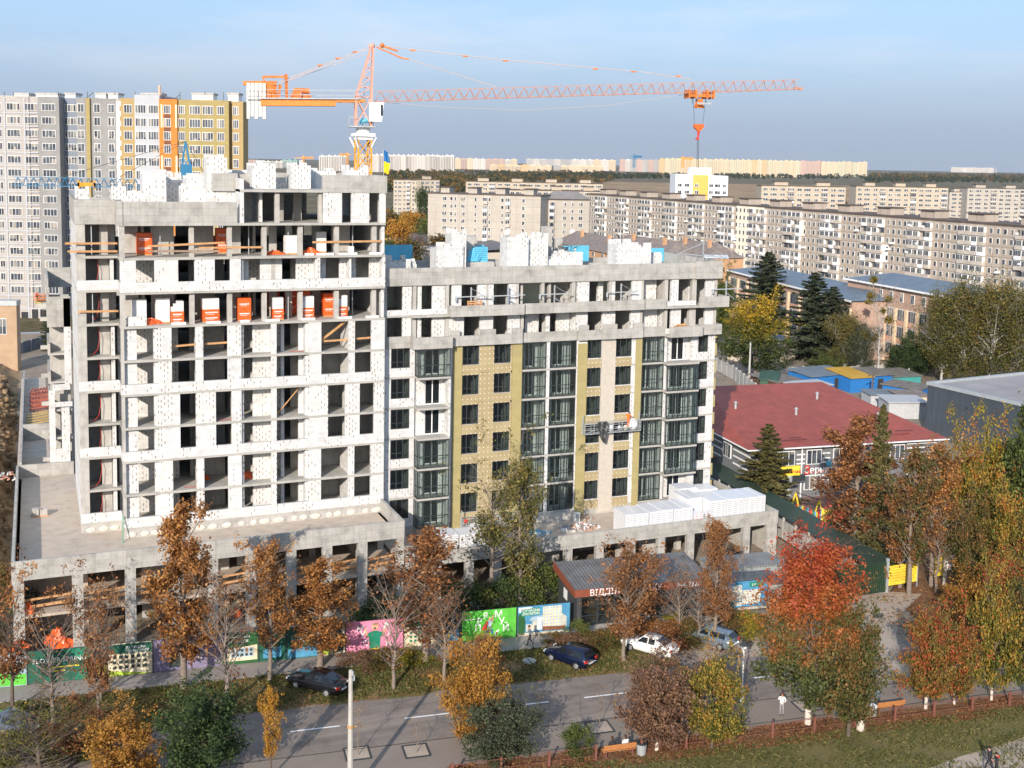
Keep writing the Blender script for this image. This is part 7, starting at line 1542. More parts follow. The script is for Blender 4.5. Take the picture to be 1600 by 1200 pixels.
b=MB(); b.box(sx(-60)-.3,sx(48),.1,18,topz(0,151),topz(0,149)); b.build('roof_edge',M['conc'],T)
for x0,x1 in((12,34),(46,80),(92,108),(140,156),(160,175),(212,243),(292,325),(348,365)):
    b=MB(); yy=topz(x0,153); b.box(sx(x0),sx(x1),5,9,yy-1,yy+1.1); b.box(sx(x0)-.2,sx(x1)+.2,4.8,9.2,yy+1.1,yy+1.5,1); b.build('roof_superstructure',[M['white'],M['conc']],T)
b=MB()
for x in(2,16,86,132,175,207,251,277,316,345): b.bar((sx(x),3,topz(x,156)),(sx(x),3,topz(x,142)),.12); 
b.bar((sx(133),3,topz(133,150)),(sx(142),3,topz(142,143)),.15); b.bar((sx(266),3,topz(266,155)),(sx(277),3,topz(277,147)),.15); b.build('roof_pole',M['frame'],T)
b=MB(); b.bar((sx(245),3,topz(245,155)),(sx(245),3,topz(245,132)),.5); b.build('roof_chimney',M['red2'] if 'red2' in M else M['pink'],T)
spec=[]; rows=17
cols_=[(-2,6,.0,2),(13.5,34.5,0,4),(41,61.5,.0 if False else 0,4),(68,89,0,4),(96,114,3.0,4),(120,131,1.2,2),(146,156,1.2,2),(168,178,1.2,2),(193,206,1.1,3),(212,229,.4,4),(232,249,.4,4),(257,268,0,3),(279,289,.6,3),(296,313,.6,4),(316,333,.6,4),(339,350,.6,3),(362,371,1.5,3),(-30,-12,0,4),(-55,-38,0,4)]
for r in range(rows):
    for x0,x1,y,nm in cols_:
        zt_=topz(60,161.5)-FL*r+(.0 if x0<100 else 0); 
        if x0>100: zt_=topz(200,163)-FL*r
        h=1.7 if x0<119 else 2.0
        if zt_-h<3 : continue
        spec.append((sx(x0),sx(x1),zt_-h,zt_,y-.0,nm))
wins(T,spec,100)
b=MB()
for r in range(rows): 
    z=topz(200,163)-FL*r
    if r%4!=3 and z>10: b.box(sx(257.5),sx(267.5),-.05,-.01,z-FL+.05,z-2.15)
b.build('brown_spandrel',cbr,T); b=MB()
for x in(252.5,275):
    for k in range(3): z=topz(200,162)-FL*4*k*.97; b.box(sx(x),sx(x)+.42,-.05,-.01,z-FL*1.75,z)
b.build('cream_strip',crm,T)
b=MB(); 
for r in range(rows): z=topz(60,161.5)-FL*r-2.05; b.box(sx(-60),sx(62),-.12,-.02,z-.35,z-.1); 
for x in(9,40): b.box(sx(x),sx(x)+.35,-.14,-.03,0,topz(0,152))
b.build('floor_band',gw2,T)
b=MB(); rj=random.Random(2)
for r in range(rows*2): z=topz(60,153)-FL*r/2; w_=rj.uniform(0,.9); b.box(sx(50)+w_,sx(61),-.06,-.01,z-FL*.28,z) if r%2 else None
b.build('yellow_insulation_patch',yw,T)
b=MB()
for r in range(40): z=topz(183,158)-1.15*r; w_=.0 if r%2 else .35; b.box(sx(181.5)-.1+w_*.2,sx(186)+w_,1.02,1.09,z-1.1,z) if z>8 else None
b.build('white_gap_strip',M['white'],T)
b=MB(); b.box(sx(28),sx(45),-.05,.2,-1,topz(30,486)); b.box(sx(54),sx(92),-.1,.3,topz(60,482),topz(60,474)); b.build('ground_storey_band',M['conc'],T)
b=MB(); b.box(sx(29),sx(43),-.12,-.06,0,topz(30,487)); b.box(sx(46),sx(90),-.16,-.11,0,topz(60,484)); b.build('ground_storey_opening',M['dark'],T)
for x in (45,58,75,91): b=MB(); b.box(sx(x)-.2,sx(x)+.25,-.4,-.17,0,topz(60,483)); b.build('column',M['conc'],T)
q=TQ(56,468)+Vector((0,-.0,0))-FH_*1.2; tp2=thing('suspended_platform','small orange suspended platform low on the left high-rise','work platform',q,T.rotation_euler[2],'suspended facade platforms'); b=MB(); b.box(0,3.4,0,.8,0,.15); b.build('deck',M['orst'],tp2); b=MB()
for x in(0,1.1,2.2,3.4):
    for y in(0,.8): b.bar((x,y,0),(x,y,1.3),.08)
for y in(0,.8):
    for z in(.7,1.3): b.bar((0,y,z),(3.4,y,z),.08)
b.build('guard_rail',M['orst'],tp2)
person(q+Vector((.7,.3,.15)),0,dict(),dict(top=clo('worker_red',(.5,.03,.03)),leg=blk_,skin=sk,shoe=shoe,hair=M['orange'],helmet=1),'worker in red on the small orange platform of the left high-rise')
# ---- generic blocks
def block(P0,P1,depth,H,floors,mt_,label,cols,roofm='roofdark',wz=1.5,name='apartment_block',maxn=100,boxes=0,base=0.9,fm='wframe',ztop=None,extra=None,endm=None):
    t,L=framed(P0,P1,depth,label,name); fh=(H-base-.6)/floors; b=MB(); b.box(0,L,0,depth,-3,H,0); b.build('wall',mt_,t)
    b=MB(); b.box(-.25,L+.25,-.3,depth+.3,H,H+.35); b.build('roof',M[roofm],t)
    spec=[]
    for r in range(floors-1,-1,-1):
        for (f0,f1,nm,kind) in cols:
            x0,x1=f0*L,f1*L; z=base+r*fh+.85
            if kind=='w': spec.append((x0,x1,z,z+wz,0,nm))
    wins(t,spec,maxn,fm)
    bal=[c for c in cols if c[3]=='b']
    if bal:
        rr6=random.Random(hash(label)%1000); cnt=0; rest=MB()
        for r in range(floors-1,-1,-1):
            for (f0,f1,nm,kind) in bal:
                x0,x1=f0*L,f1*L; z=base+r*fh
                b=MB() if cnt<60 else rest
                b.box(x0,x1,-1.0,0,z,z+.95,0 if rr6.random()>.25 else 3)
                q=rr6.random(); 
                if q>.18: b.box(x0+.05,x1-.05,-.95,-.05,z+.97,z+2.45,1); w=(x1-x0-.15)/nm; [b.box(x0+.1+i*w,x0+.1+(i+1)*w-.09,-.99,-.951,z+1.05,z+2.38,2) for i in range(nm)]
                else: b.box(x0+.1,x1-.1,-.06,-.01,z+.97,z+2.4,2)
                if b is not rest: b.build('balcony',[M['balc'],M['wframe'],M['glassf'],M['white']],t)
                cnt+=1
        if rest.v: o=rest.build('balconies',[M['balc'],M['wframe'],M['glassf'],M['white']],t); o['kind']='stuff'
    for i in range(boxes):
        x=L*(i+.5)/boxes; b=MB(); b.box(x-L/boxes*.16,x+L/boxes*.16,depth*.25,depth*.65,H+.35,H+2.4,0); b.box(x-L/boxes*.18,x+L/boxes*.18,depth*.2,depth*.7,H+2.4,H+2.65,1); b.build('roof_superstructure',[mt_,M[roofm]],t)
    if extra: extra(t,L,H,depth)
    return t
M['roofdark']=plain('bitumen_roof',(.10,.075,.065),.95,var=.3,scale=.3); M['balc']=plain('balcony_front',(.46,.41,.36),.9,var=.25,scale=.3); M['red2']=plain('red_white_chimney',(.5,.2,.18),.7)
pnl=panels('beige_concrete_panels',(.45,.385,.325),3.2,2.75,.55,.08,.93); pnl2=panels('pale_concrete_panels',(.46,.42,.37),3.2,2.8,.7,.06,.95); pnl3=panels('cream_panels',(.50,.43,.34),3.2,2.8,.8,.05,.93)
LPc=[]; nsec=13
for i in range(nsec):
    a=i/nsec; w=1/nsec
    LPc+=[(a+w*.03,a+w*.085,1,'w'),(a+w*.15,a+w*.205,1,'w'),(a+w*.27,a+w*.325,1,'w'),(a+w*.385,a+w*.44,1,'w'),(a+w*.50,a+w*.62,4,'b'),(a+w*.63,a+w*.73,3,'b'),(a+w*.75,a+w*.85,3,'b'),(a+w*.86,a+w*.97,4,'b')]
PL0=G(918,303,25); PL1=G(1640,357.5,25)
pa=PL0.copy();pb=PL1.copy(); pa.z=pb.z=0
def lpx(t,L,H,D):
    fh=(H-.9-.6)/9
    ra=random.Random(8); b=MB()
    for i in range(110): x=ra.uniform(.02,.98)*L; z=.9+fh*ra.randrange(9)+ra.uniform(.4,1.2); b.box(x,x+.8,-1.3 if ra.random()<.5 else -.35,-.9 if 0 else -.01,z,z+.55)
    o=b.build('air_conditioners',M['white'],t); o['kind']='stuff'
    for a,c,r0,r1,m_ in ((.465,.53,0,9,'cream'),(.43,.465,4,5,'w'),(.74,.775,4,6,'w'),(.585,.62,6,8,'cream'),(.39,.42,0,1,'cream')):
        b=MB(); b.box(a*L,c*L,-.06,-.012,.9+r0*fh,.9+r1*fh+(.6 if r1==9 else 0)); b.build('repainted_patch',M['white'] if m_=='w' else crm2,t)
crm2=plain('fresh_cream_render',(.78,.70,.58),.9,var=.04)
block(pa,pb,13,25,9,pnl,'very long nine-storey beige panel block with glazed balconies crossing the right background',LPc,boxes=14,extra=lpx,base=.5)
# mid blocks
def endcols(n,pat): return pat
q0=G(669,298,26.5);q1=G(711,299,26.5)
c0=G(669,302,26.5); c1=G(845,307,26.5); c0.z=c1.z=0
block(c0,c1,14,26.5,9,pnl2,'cream-grey nine-storey slab block between the white tower and the roof walls',[(.13,.17,2,'w'),(.20,.225,1,'w'),(.30,.335,2,'w'),(.42,.44,1,'w'),(.50,.54,2,'b'),(.545,.565,1,'w'),(.655,.68,1,'w'),(.70,.74,2,'b'),(.84,.865,1,'w'),(.24,.26,1,'w')],boxes=4)
c0=G(857,306,26.5); c1=G(921,307,26.5); c0.z=c1.z=0
block(c0,c1,14,25,9,pnl2,'grey panel block end with a hipped grey roof left of the long block',[(.10,.16,1,'b'),(.40,.48,2,'w'),(.56,.64,1,'w'),(.74,.82,2,'w')],roofm='slate')  if False else None
M['slate']=plain('slate_roof',(.23,.21,.20),.9,var=.2,scale=.3)
t=block(c0,c1,14,25,9,pnl2,'grey panel block end with a grey hipped roof, left of the long block',[(.02,.14,1,'b'),(.36,.44,2,'w'),(.56,.62,1,'w'),(.74,.84,2,'w')])
Lb=(c1-c0).length; b=MB(); b.add([(-.5,-.5,25.4),(Lb+.5,-.5,25.4),(Lb+.5,14.5,25.4),(-.5,14.5,25.4),(3,7,28),(Lb-3,7,28)],[(0,1,5,4),(1,2,5),(2,3,4,5),(3,0,4)]); b.build('hipped_roof',M['slate'],t)
def simple(x0,x1,ytop,H,D,fl,mt_,label,n,boxes=2,pat='wb',y1=None,sh=0):
    a=G(x0,ytop,H); c=onN(x1,ytop if y1 is None else y1,FH_,a.dot(FH_)+sh); a.z=c.z=0; cols=[]
    for i in range(n):
        u=i/n; w=1/n; cols.append((u+w*.12,u+w*.4,2,'w')); cols.append((u+w*.52,u+w*.92,3,'b' if (i%2 and 'b' in pat) else 'w'))
    return block(a,c,D,H,fl,mt_,label,cols,boxes=boxes,maxn=60)
simple(615,656,281,26,13,9,pnl3,'distant nine-storey block with stacked long balconies right of the white tower',3,0)
simple(656,687,281,26.4,12,9,pnl3,'distant cream block wing with a tall stair tower beside the stacked balconies',2,1,sh=6)
simple(728,942,283.5,26,13,9,pnl3,'long cream block behind the slab block, seen above the roof walls',9,4,y1=288)
simple(795,945,297,24,13,9,pnl3,'lower cream block in front of the long cream one',7,3,y1=300,sh=0)
simple(1190,1322,290,28,13,9,pnl3,'yellowish nine-storey block right of the white and orange tower',5,2)
simple(1338,1482,291,28,13,9,pnl3,'cream nine-storey block in the right background, middle of three',6,3)
simple(1512,1606,294,27,13,9,pnl2,'greyish nine-storey block at the right edge of the background',4,2,y1=301)
simple(1484,1512,300,24,13,8,pnl2,'small grey block between the two right background blocks',1,1)
simple(1130,1250,320,12,10,4,pnl3,'low cream block rooftops just behind the long panel block',4,2) if False else None
# white and orange tower
wt=plain('bright_white_render',(.80,.80,.82),.8,var=.05); ot=plain('apricot_render',(.80,.42,.10),.8)
a=G(1056,272,35); a.z=0; dd=a.dot(FH_); t=thing('apartment_tower','white and orange twelve-storey apartment tower behind the crane hook','building',(a.x,a.y,0),math.atan2(Rv.y,Rv.x)); s=1/scl(a+Vector((0,0,35)))
W_=82*s; b=MB(); b.box(0,W_*.33,0,18,-2,35,0); b.box(W_*.62,W_,0,18,-2,34.6,0); b.box(-1.2,.0,2,14,-2,24,0); b.box(W_,W_+1.2,2,14,-2,22,0); b.box(W_*.3,W_*.7,4,12,34,38,0); b.build('wall',wt,t); b=MB(); b.box(W_*.33,W_*.62,-.6,18,-2,34.8); b.build('orange_bay',ot,t)
spec=[]
for r in range(10):
    z=31-r*3
    for f0,f1,y in((.04,.12,0),(.17,.27,0),(.36,.44,-.6),(.64,.72,0),(.75,.86,0),(.9,.97,0)): spec.append((W_*f0,W_*f1,z-1.5,z,y,2))
wins(t,spec,60)
# left tiny green/white far things + far rows, via generic far rows
def farrow(x0,x1,yt,yb_,label,mats,n,seed,win_=True,D=None):
    r=random.Random(seed); P0=G(x0,yb_); dd=P0.dot(FH_) if D is None else D; c=onN(x1,yb_,FH_,dd); P0=onN(x0,yb_,FH_,dd); t=thing('apartment_row',label,'building',(P0.x,P0.y,0),math.atan2((c-P0).y,(c-P0).x)); L=(c-P0).length; H=onN((x0+x1)/2,yt,FH_,dd).z
    for i in range(n):
        u0=L*i/n;u1=L*(i+1)/n; h=H*r.uniform(.965,1.02); b=MB(); b.box(u0,u1-.02,r.uniform(0,6),16,-2,h,0); b.box(u0+(u1-u0)*.3,u0+(u1-u0)*.6,6,10,h,h+3,0); sec=b.build('section',mats[r.randrange(len(mats))],t)
        if win_:
            b=MB(); fl=max(4,int(H/3)); k=max(3,int((u1-u0)/5.5))
            for a_ in range(k):
                b.box(u0+(u1-u0)*(a_+.3)/k,u0+(u1-u0)*(a_+.7)/k,-.35,-.02,1.5,h-2.0,0)
            b.build('window_column',M['farwin'],sec)
    return t
def farm(name,c,c2=None,bw=5.5):
    m,nt,b,N,L=newmat(name); h,z=hz(nt); br=N('ShaderNodeTexBrick'); br.offset=0; L(comb(nt,h,z),br.inputs['Vector']); br.inputs['Scale'].default_value=1; br.inputs['Brick Width'].default_value=bw; br.inputs['Row Height'].default_value=3.0; br.inputs['Mortar Size'].default_value=.55; br.inputs['Mortar Smooth'].default_value=.6
    q=tuple(x*.62 for x in c); br.inputs['Color1'].default_value=(*q,1); br.inputs['Color2'].default_value=(*q,1); br.inputs['Mortar'].default_value=(*c,1); L(br.outputs['Color'],b.inputs['Base Color']); b.inputs['Roughness'].default_value=.9; return m
M['farwin']=farm('far_window_columns',(.50,.46,.42),bw=2.0)
fw=farm('far_white_facade',(.80,.76,.72)); fc=farm('far_cream_facade',(.86,.68,.42)); fo=farm('far_apricot_facade',(.86,.55,.20)); fp=farm('far_pink_facade',(.66,.42,.34)); fy=farm('far_yellow_facade',(.70,.66,.42)); ft_=farm('far_turquoise_facade',(.25,.50,.47)); fg=farm('far_grey_facade',(.45,.45,.46))
farrow(604,710,242.5,268,'row of white high-rises on the horizon right of the tower crane mast',[fw],14,1)
farrow(555,600,241,268,'white high-rises directly behind the crane mast',[fw],6,2)
farrow(520,543,243,267,'single pair of white high-rises left of the crane mast',[fw],3,3)
farrow(498,520,243,266,'pale high-rise left of the crane mast, beside its neighbour',[fw],2,13)
farrow(385,402,250,262,'pinkish far blocks just right of the yellow high-rise',[fp,fg],4,4)
farrow(402,442,252,262,'white low far blocks behind the roof block walls',[fw,fg],6,5)
farrow(440,465,250,262,'turquoise far block left of the crane mast',[ft_],3,6)
farrow(710,808,248,264,'pinkish-white far apartment row left of the red-roofed one',[fp,fw,fc],10,7)
farrow(822,930,249,258,'white far apartment row above the red-roofed terrace',[fw,fg],10,8)
t=farrow(765,862,258,267,'long apricot terrace with a dark red roof on the horizon',[fc,fo],8,9)
t=farrow(865,943,259,268,'grey and cream unfinished terrace right of the red-roofed one',[fg,fc],7,10)
farrow(893,962,249.5,266,'cream far apartment blocks behind the grey terrace',[fc,fw],6,12)
farrow(968,1030,249.5,268,'white and pink far apartment group left of the long cream row',[fw,fp,fg],7,11)
farrow(1030,1250,249.5,273,'very long cream and apricot apartment row on the horizon',[fc,fo,fc,fy],26,14)
farrow(1250,1283,251.5,274,'pink section of the far apartment row',[fp],4,15)
farrow(1283,1355,253,275,'yellowish right end of the far apartment row',[fy,fc],9,16)
farrow(1486,1553,262,269,'white far apartment row on the right horizon, left part',[fw],8,17)
farrow(1555,1603,258,268,'white far apartment row at the right picture edge',[fw],6,18)
b=MB(); P=G(1556,272); t=thing('water_tower','slim far water tower with a round head on the right horizon','tower',P); h=onN(1556,262,FH_,P.dot(FH_)).z; b.tube((0,0,0),(0,0,h-8),5,4,10); b.build('shaft',fp,t); b=MB(); b.tube((0,0,h-8),(0,0,h),9,10,12); b.build('tank',fg,t)
for i,(x,yb_,yt,jx,ax) in enumerate(((474,262,245,490,460),(991,262,243,1003,985),(1067,262,246,1083,1060),(543,258,240,530,549))):
    smallcrane('tower_crane',['tiny far tower crane above the turquoise block','tiny far tower crane over the pink and white blocks','tiny far tower crane over the long cream row','tiny far tower crane behind the white high-rises'][i],x,yt+1.5,jx,yt+1.5,x,yt-2.5,ax,yt+1.8,1500,M['yell'] if i!=1 else M['blust'],yb_,jh=3,thick=1.6)
# ---- brick school
eb=bricks('pink_school_brick',(.46,.28,.20),(.40,.24,.18),(.52,.42,.34)); pst=plain('pink_wall_panel',(.52,.31,.22),.85); pil=plain('cream_pilaster',(.66,.50,.34),.85)
M['roofblue']=corrug('blue_grey_sheet_roof',(.15,.19,.24),.6,'x',.02,.12,.5,.1)
def school(P0,P1,D,H,label,n,floors,attic=0,rise=1.7):
    t,L=framed(P0,P1,D,label,'school_building'); b=MB(); b.box(0,L,0,D,-2,H); b.build('wall',eb,t)
    b=MB(); b.add([(-.7,-.7,H),(L+.7,-.7,H),(L+.7,D+.7,H),(-.7,D+.7,H),(-.7+6,D*.5,H+rise),(L-6,D*.5,H+rise)],[(0,1,5,4),(1,2,5),(2,3,4,5),(3,0,4),(3,2,1,0)]); b.build('roof',M['roofblue'],t)
    b=MB(); b.box(-.8,L+.8,-.85,-.7,H-.25,H+.12); b.build('eaves_fascia',M['white'],t)
    spec=[]; fh=3.55; b=MB(); c=MB(); off=attic
    for i in range(n+1):
        x=L*(i+.0)/n; b.box(max(0,x-.35),min(L,x+.35),-.45,-.01,-1,H-1.6-off)
    for r in range(floors):
        for i in range(n):
            x0=L*i/n;w=L/n; z=H-1.6-off-fh*r; spec.append((x0+w*.15,x0+w*.85,z-2.5,z-.1,0,3)); c.box(x0+.4,x0+w-.4,-.12,-.01,z-fh,z-2.4)
    if attic:
        for i in range(3,n): x0=L*i/n;w=L/n; spec.append((x0+w*.3,x0+w*.62,H-2.9,H-1.0,0,2))
    b.build('pilaster',pil,t); c.build('spandrel_panel',pst,t); wins(t,spec,100); return t
s0=G(1141,422,12.3); s1=G(1332,470,12.3); s0.z=s1.z=0
school(s0,s1,16,12.3,'pink brick school wing with a blue-grey hipped sheet roof, left half',11,3)
s0=G(1325,435,15.4);s1=G(1492,465,15.4); s0.z=s1.z=0
school(s0,s1,15,15.4,'taller pink brick school wing with white attic panels, right half',10,3,attic=2.6)
# old tiled-roof houses right behind the block
def gable(P0,P1,D,H,rise,wm,rm,label,n=4,name='house',dorm=2,fl=2):
    t,L=framed(P0,P1,D,label,name); b=MB(); b.box(0,L,0,D,-2,H); b.build('wall',wm,t); b=MB(); b.add([(-.6,-.6,H),(L+.6,-.6,H),(L+.6,D+.6,H),(-.6,D+.6,H),(4,D/2,H+rise),(L-4,D/2,H+rise)],[(0,1,5,4),(1,2,5),(2,3,4,5),(3,0,4),(3,2,1,0)]); rf=b.build('roof',rm,t)
    for i in range(dorm): x=L*(i+.6)/dorm; b=MB(); b.box(x-.6,x+.6,D*.3,D*.3+1,H+rise*.4,H+rise+.9); b.build('chimney',orb,rf)
    spec=[(L*(i+.35)/n,L*(i+.6)/n,H-1.9-3*r,H-.5-3*r,0,2) for r in range(fl) for i in range(n)]; wins(t,spec,40); return t
orb=bricks('orange_brick',(.58,.30,.14),(.50,.25,.12),(.6,.45,.32)); M['tile']=plain('old_grey_tiles',(.20,.165,.15),.95,var=.3,scale=.8)
for i,(x0,y0,x1,y1,H,lb) in enumerate(((868,378,950,396,11,'old house with a worn tiled roof and white satellite dish behind the roof walls'),(945,385,1040,400,11,'second old tiled-roof house behind the blue boarding'),(1030,392,1105,404,11,'old house with a broken-tiled hipped roof before the orange brick gable'))):
    a=G(x0,y0,H);c=G(x1,y1,H); a.z=c.z=0; gable(a,c,13,H,4.2,orb,M['tile'],lb,6)
a=G(1104,403,13);c=G(1136,404,13); a.z=c.z=0
t=gable(a,c,12,13,.4,orb,M['white'],'orange brick gable wall with two small windows at the block end',1,'house',0,3)
for i,(x,y) in enumerate(((894,362),(953,372),(793,362))):
    q=G(x,y,14); t=thing('satellite_dish','round white satellite dish on the old roofs, '+['left one','middle one','among the slab block roofs'][i],'satellite dish',q,0,'satellite dishes'); b=MB(); b.tube((0,-.1,0),(0,.1,0),1.0,.9,14); b.build('dish',M['white'],t); b=MB(); b.tube((0,0,0),(0,.3,-1.5),.08); b.build('mast',M['steel'],t)
# big grey shed roof right of the white tower
a=G(596,365,9);c=G(690,385,9); t=thing('warehouse','dark grey low-pitched shed roof between the white tower and the autumn trees','building',(a.x,a.y,0),math.atan2((c-a).y,(c-a).x)); L=(c-a).length+6; b=MB(); b.box(0,L,0,26,-1,7); b.build('wall',M['plaster'],t); b=MB(); b.add([(-1,-1,6.5),(L+1,-1,6.5),(L+1,27,9),(-1,27,11)],[(0,1,2,3)]); b.build('roof',corrug('dark_shed_roof',(.12,.13,.15),.8,'x',.03,.12,.6,0),t)
# ---- kindergarten with the dark red roof
cor=Vector((77.2,110.6,0)); cr_=Vector((102.6,107.8,0)); kd,KL=framed(cor,cr_,22,'two-storey dark grey kindergarten with white stripes and a big dark red sheet roof','kindergarten')
kang=kd.rotation_euler[2]; KD=19.5; 
kw=plain('dark_grey_render',(.15,.155,.165),.85,var=.1); b=MB(); b.box(0,KL,0,KD,-.5,6.4); b.build('wall',kw,kd)
b=MB(); v=[(-.9,-.9,6.3),(KL+.9,-.9,6.3),(KL+.9-9.5,KD+.9,7.6),(-.9,KD+.9,7.6),(KL*.55,KD*.9,9.0)]; b.add([(-.9,-.9,6.4),(KL+.9,-.9,6.4),(KL-4,KD+.9,9.6),(4,KD+.9,9.6)],[(0,1,2,3)]); b.add([(-.9,-.9,6.4),(4,KD+.9,9.6),(-.9,KD+.9,6.4)],[(0,1,2)]); b.add([(KL+.9,-.9,6.4),(KL+.9,KD+.9,6.4),(KL-4,KD+.9,9.6)],[(0,1,2)])
b.build('roof',corrug('dark_red_sheet_roof',(.34,.072,.045),.35,'x',.03,.2,.6,0),kd)
b=MB(); rq=random.Random(4)
for i in range(11): x=rq.uniform(1,KL-3); yy=rq.uniform(.8,2.2); zz=6.47+(yy+.9)/(KD+1.8)*3.2; b.bar((x,yy,zz+.12),(x+rq.uniform(1.2,2.6),yy,zz+.12),.07)
b.build('snow_guard',plain('dark_roof_bar',(.12,.03,.03),.6),kd); b=MB()
for x,yy in((4,12),(11,9),(17,14),(21,6)): zz=6.4+(yy+.9)/(KD+1.8)*3.2; b.tube((x,yy,zz),(x,yy,zz+.8),.16,.16,8); b.tube((x,yy,zz+.8),(x,yy,zz+1.0),.28,.05,8)
b.build('roof_vent',M['steel'],kd)
b=MB(); b.box(-1.0,KL+1.0,-1.0,-.88,6.28,6.42); b.box(-1.0,-.9,-.88,KD,6.28,6.42); b.build('gutter',M['white'],kd)
b=MB()
for x0,x1 in((1.5,2.3),(6.0,7.1),(9.5,10.5),(13.3,15.8),(21.2,25.4)):
    for z in(1.9,2.5,4.6,5.2,5.75 if x0>14 else 4.1): b.box(x0,x1,-.05,-.01,z,z+.15)
for y0,y1 in((.2,4.5),(7.5,12),(14,18)):
    for z in(3.4,4.3,5.1): b.box(-.05,-.01,y0,y1,z,z+.19)
b.build('white_stripe',M['white'],kd)
wins(kd,[(3.3,5.7,4.0,5.8,0,3),(7.3,9.3,4.0,5.8,0,3),(7.1,9.3,.9,2.7,0,3),(10.9,12.5,4.0,5.8,0,2),(2.8,4.5,1.2,2.4,0,2),(18.8,20.8,4.0,5.8,0,3)],20)
b=MB(); b.box(-.12,-.0,5.0,7.0,3.8,5.6); b.build('side_window',M['wframe'],kd); b=MB()
for i in range(3): b.box(-.15,-.121,5.1+i*.62,5.62+i*.62,3.9,5.5)
b.build('side_window_pane',M['glassf'],kd)
b=MB(); b.tube((6.6,-.2,0),(6.6,-.2,6.2),.09); b.build('downpipe',M['white'],kd)
sgn=txt('Зернятко',1.15,M['white'],kd,(7.05,-.12,2.95),'sign_lettering',.04); txt('З',1.5,M['red'],kd,(6.9,-.2,2.85),'sign_initial',.04)
b=MB()
for i in range(6): b.box(8.0+i*.72,8.05+i*.72+.3,-.22,-.19,3.0,3.12)
b.build('sign_red_edge',M['red'],kd)
for rr__,mc in((.95,'red'),(.8,'yell'),(.65,'blue')):
    b=MB(); 
    for i in range(10):
        a0=math.pi*i/10;a1=math.pi*(i+1)/10; b.bar((3.9+rr__*math.cos(a0),-.08,3.0+rr__*math.sin(a0)),(3.9+rr__*math.cos(a1),-.08,3.0+rr__*math.sin(a1)),.05,.15)
    b.build('rainbow_band',M[mc],kd)
b=MB(); 
for x in(2.9,4.85): b.sphere((x,-.08,2.95),.42,.06,.25); b.sphere((x+.25,-.09,3.1),.25,.06,.2)
b.build('painted_cloud',M['white'],kd); b=MB(); b.sphere((10.3,-.15,4.0),.4,.1,.4); b.build('round_lamp',M['blue'],kd)
b=MB(); b.box(-2.4,-.02,9,14,0,.15); b.box(-2.5,-.02,8.9,14.1,3.0,3.2); b.build('side_porch',M['redbrk'] if 'redbrk' in M else eb,kd)
b=MB(); 
for z in(.5,1.0): b.bar((-2.4,1,z+.3),(-2.4,9,z+.3),.07)
for y in range(1,10,2): b.bar((-2.4,y,0),(-2.4,y,1.3),.07)
b.build('yellow_handrail',ypr,kd)
b=MB(); pts=[(-3,-7),(26,-7),(26,0),(-3,0)]; o=b.box(1,26,-7,-.05,.0,.02).build('red_playground_pavement',plain('red_rubber_paving',(.24,.12,.09),.9,var=.1)); o['kind']='structure'; o.location=kd.location; o.rotation_euler=kd.rotation_euler
# pylon sign, playground
P=G(1225,770); P=kd.matrix_basis@Vector((4.0,-1.9,0)); P.z=0; t=thing('pylon_sign','yellow sign board on a thick grey round column beside the olive spruce','sign',P,kang); b=MB(); b.tube((0,0,0),(0,0,3.4),.38,.38,14); b.build('column',M['steel'],t); b=MB(); b.box(-1.6,1.3,-.2,.2,3.4,4.5); f=b.build('board',ypr,t); txt('Дитячий',.6,redc,f,(-1.1,-.22,3.7)); b=MB(); b.box(.4,2.2,.1,.6,2.6,3.3); b.build('lower_panel',M['frame'],t)
P=Vector((79.7,106.2,0)); t=thing('playground_frame','yellow A-frame climbing set with multicoloured slat fence before the kindergarten','playground',P,R_(-78)); t.scale=(.78,.78,.78); b=MB()
for x in(1.0,5.4): b.bar((x-.9,0,0),(x,0,2.9),.16); b.bar((x+.9,0,0),(x,0,2.9),.16)
b.build('a_frame',ypr,t); b=MB(); b.bar((1.0,0,2.9),(5.4,0,2.9),.1); b.bar((1.0,0,2.5),(5.4,0,1.6),.08); b.build('top_bar',M['frame'],t)
cc_=[M['red'],M['orange'],tealb,M['blue'],ypr,M['red'],tealb,skyb]
for i in range(22): b=MB(); b.box(-.6+i*.33,-.6+i*.33+.22,-1.3,-1.22,.05,1.5+.2*(i%3==0)); b.build('slat',cc_[i%8],t)
b=MB(); b.bar((-.7,-1.2,.5),(6.8,-1.2,.5),.08); b.bar((-.7,-1.2,1.2),(6.8,-1.2,1.2),.08); b.build('rail',M['white'],t)
banner(1282,823,1306,826,1.6,ypr,'printed yellow and white banner on the playground fence beyond the canopy',3,darkp)
banner(1333,838,1350,836,1.3,M['yell'],'small orange-yellow panel on the playground fence',0)
# ---- dark warehouse at right
a=G(1450,597,8);c=G(1640,640,8); a.z=c.z=0; t,L=framed(a,c,30,'dark blue-grey warehouse with a flat pale roof at the right edge','warehouse'); b=MB(); b.box(0,L,0,30,-1,7.6); b.build('wall',corrug('dark_slate_cladding',(.065,.08,.10),1.0,'h',.01,.08,.5,.1),t); b=MB(); b.box(.3,L-.3,.3,29.7,7.6,7.7); b.build('flat_roof',plain('pale_membrane_roof',(.30,.28,.28),.9,var=.15,scale=.2),t)
b=MB(); b.box(-.15,L+.15,-.15,.35,7.6,8.05); b.box(-.15,.35,.35,30,7.6,8.05); b.box(.35,L+.15,29.5,30,7.6,8.05); b.build('parapet_flashing',M['steel'],t); b=MB()
for x,z in((7,5.4),(12.5,5.1),(18,4.8)): b.box(x,x+.35,-.03,-.005,z,z+.3)
b.build('wall_mark',M['frame'],t)
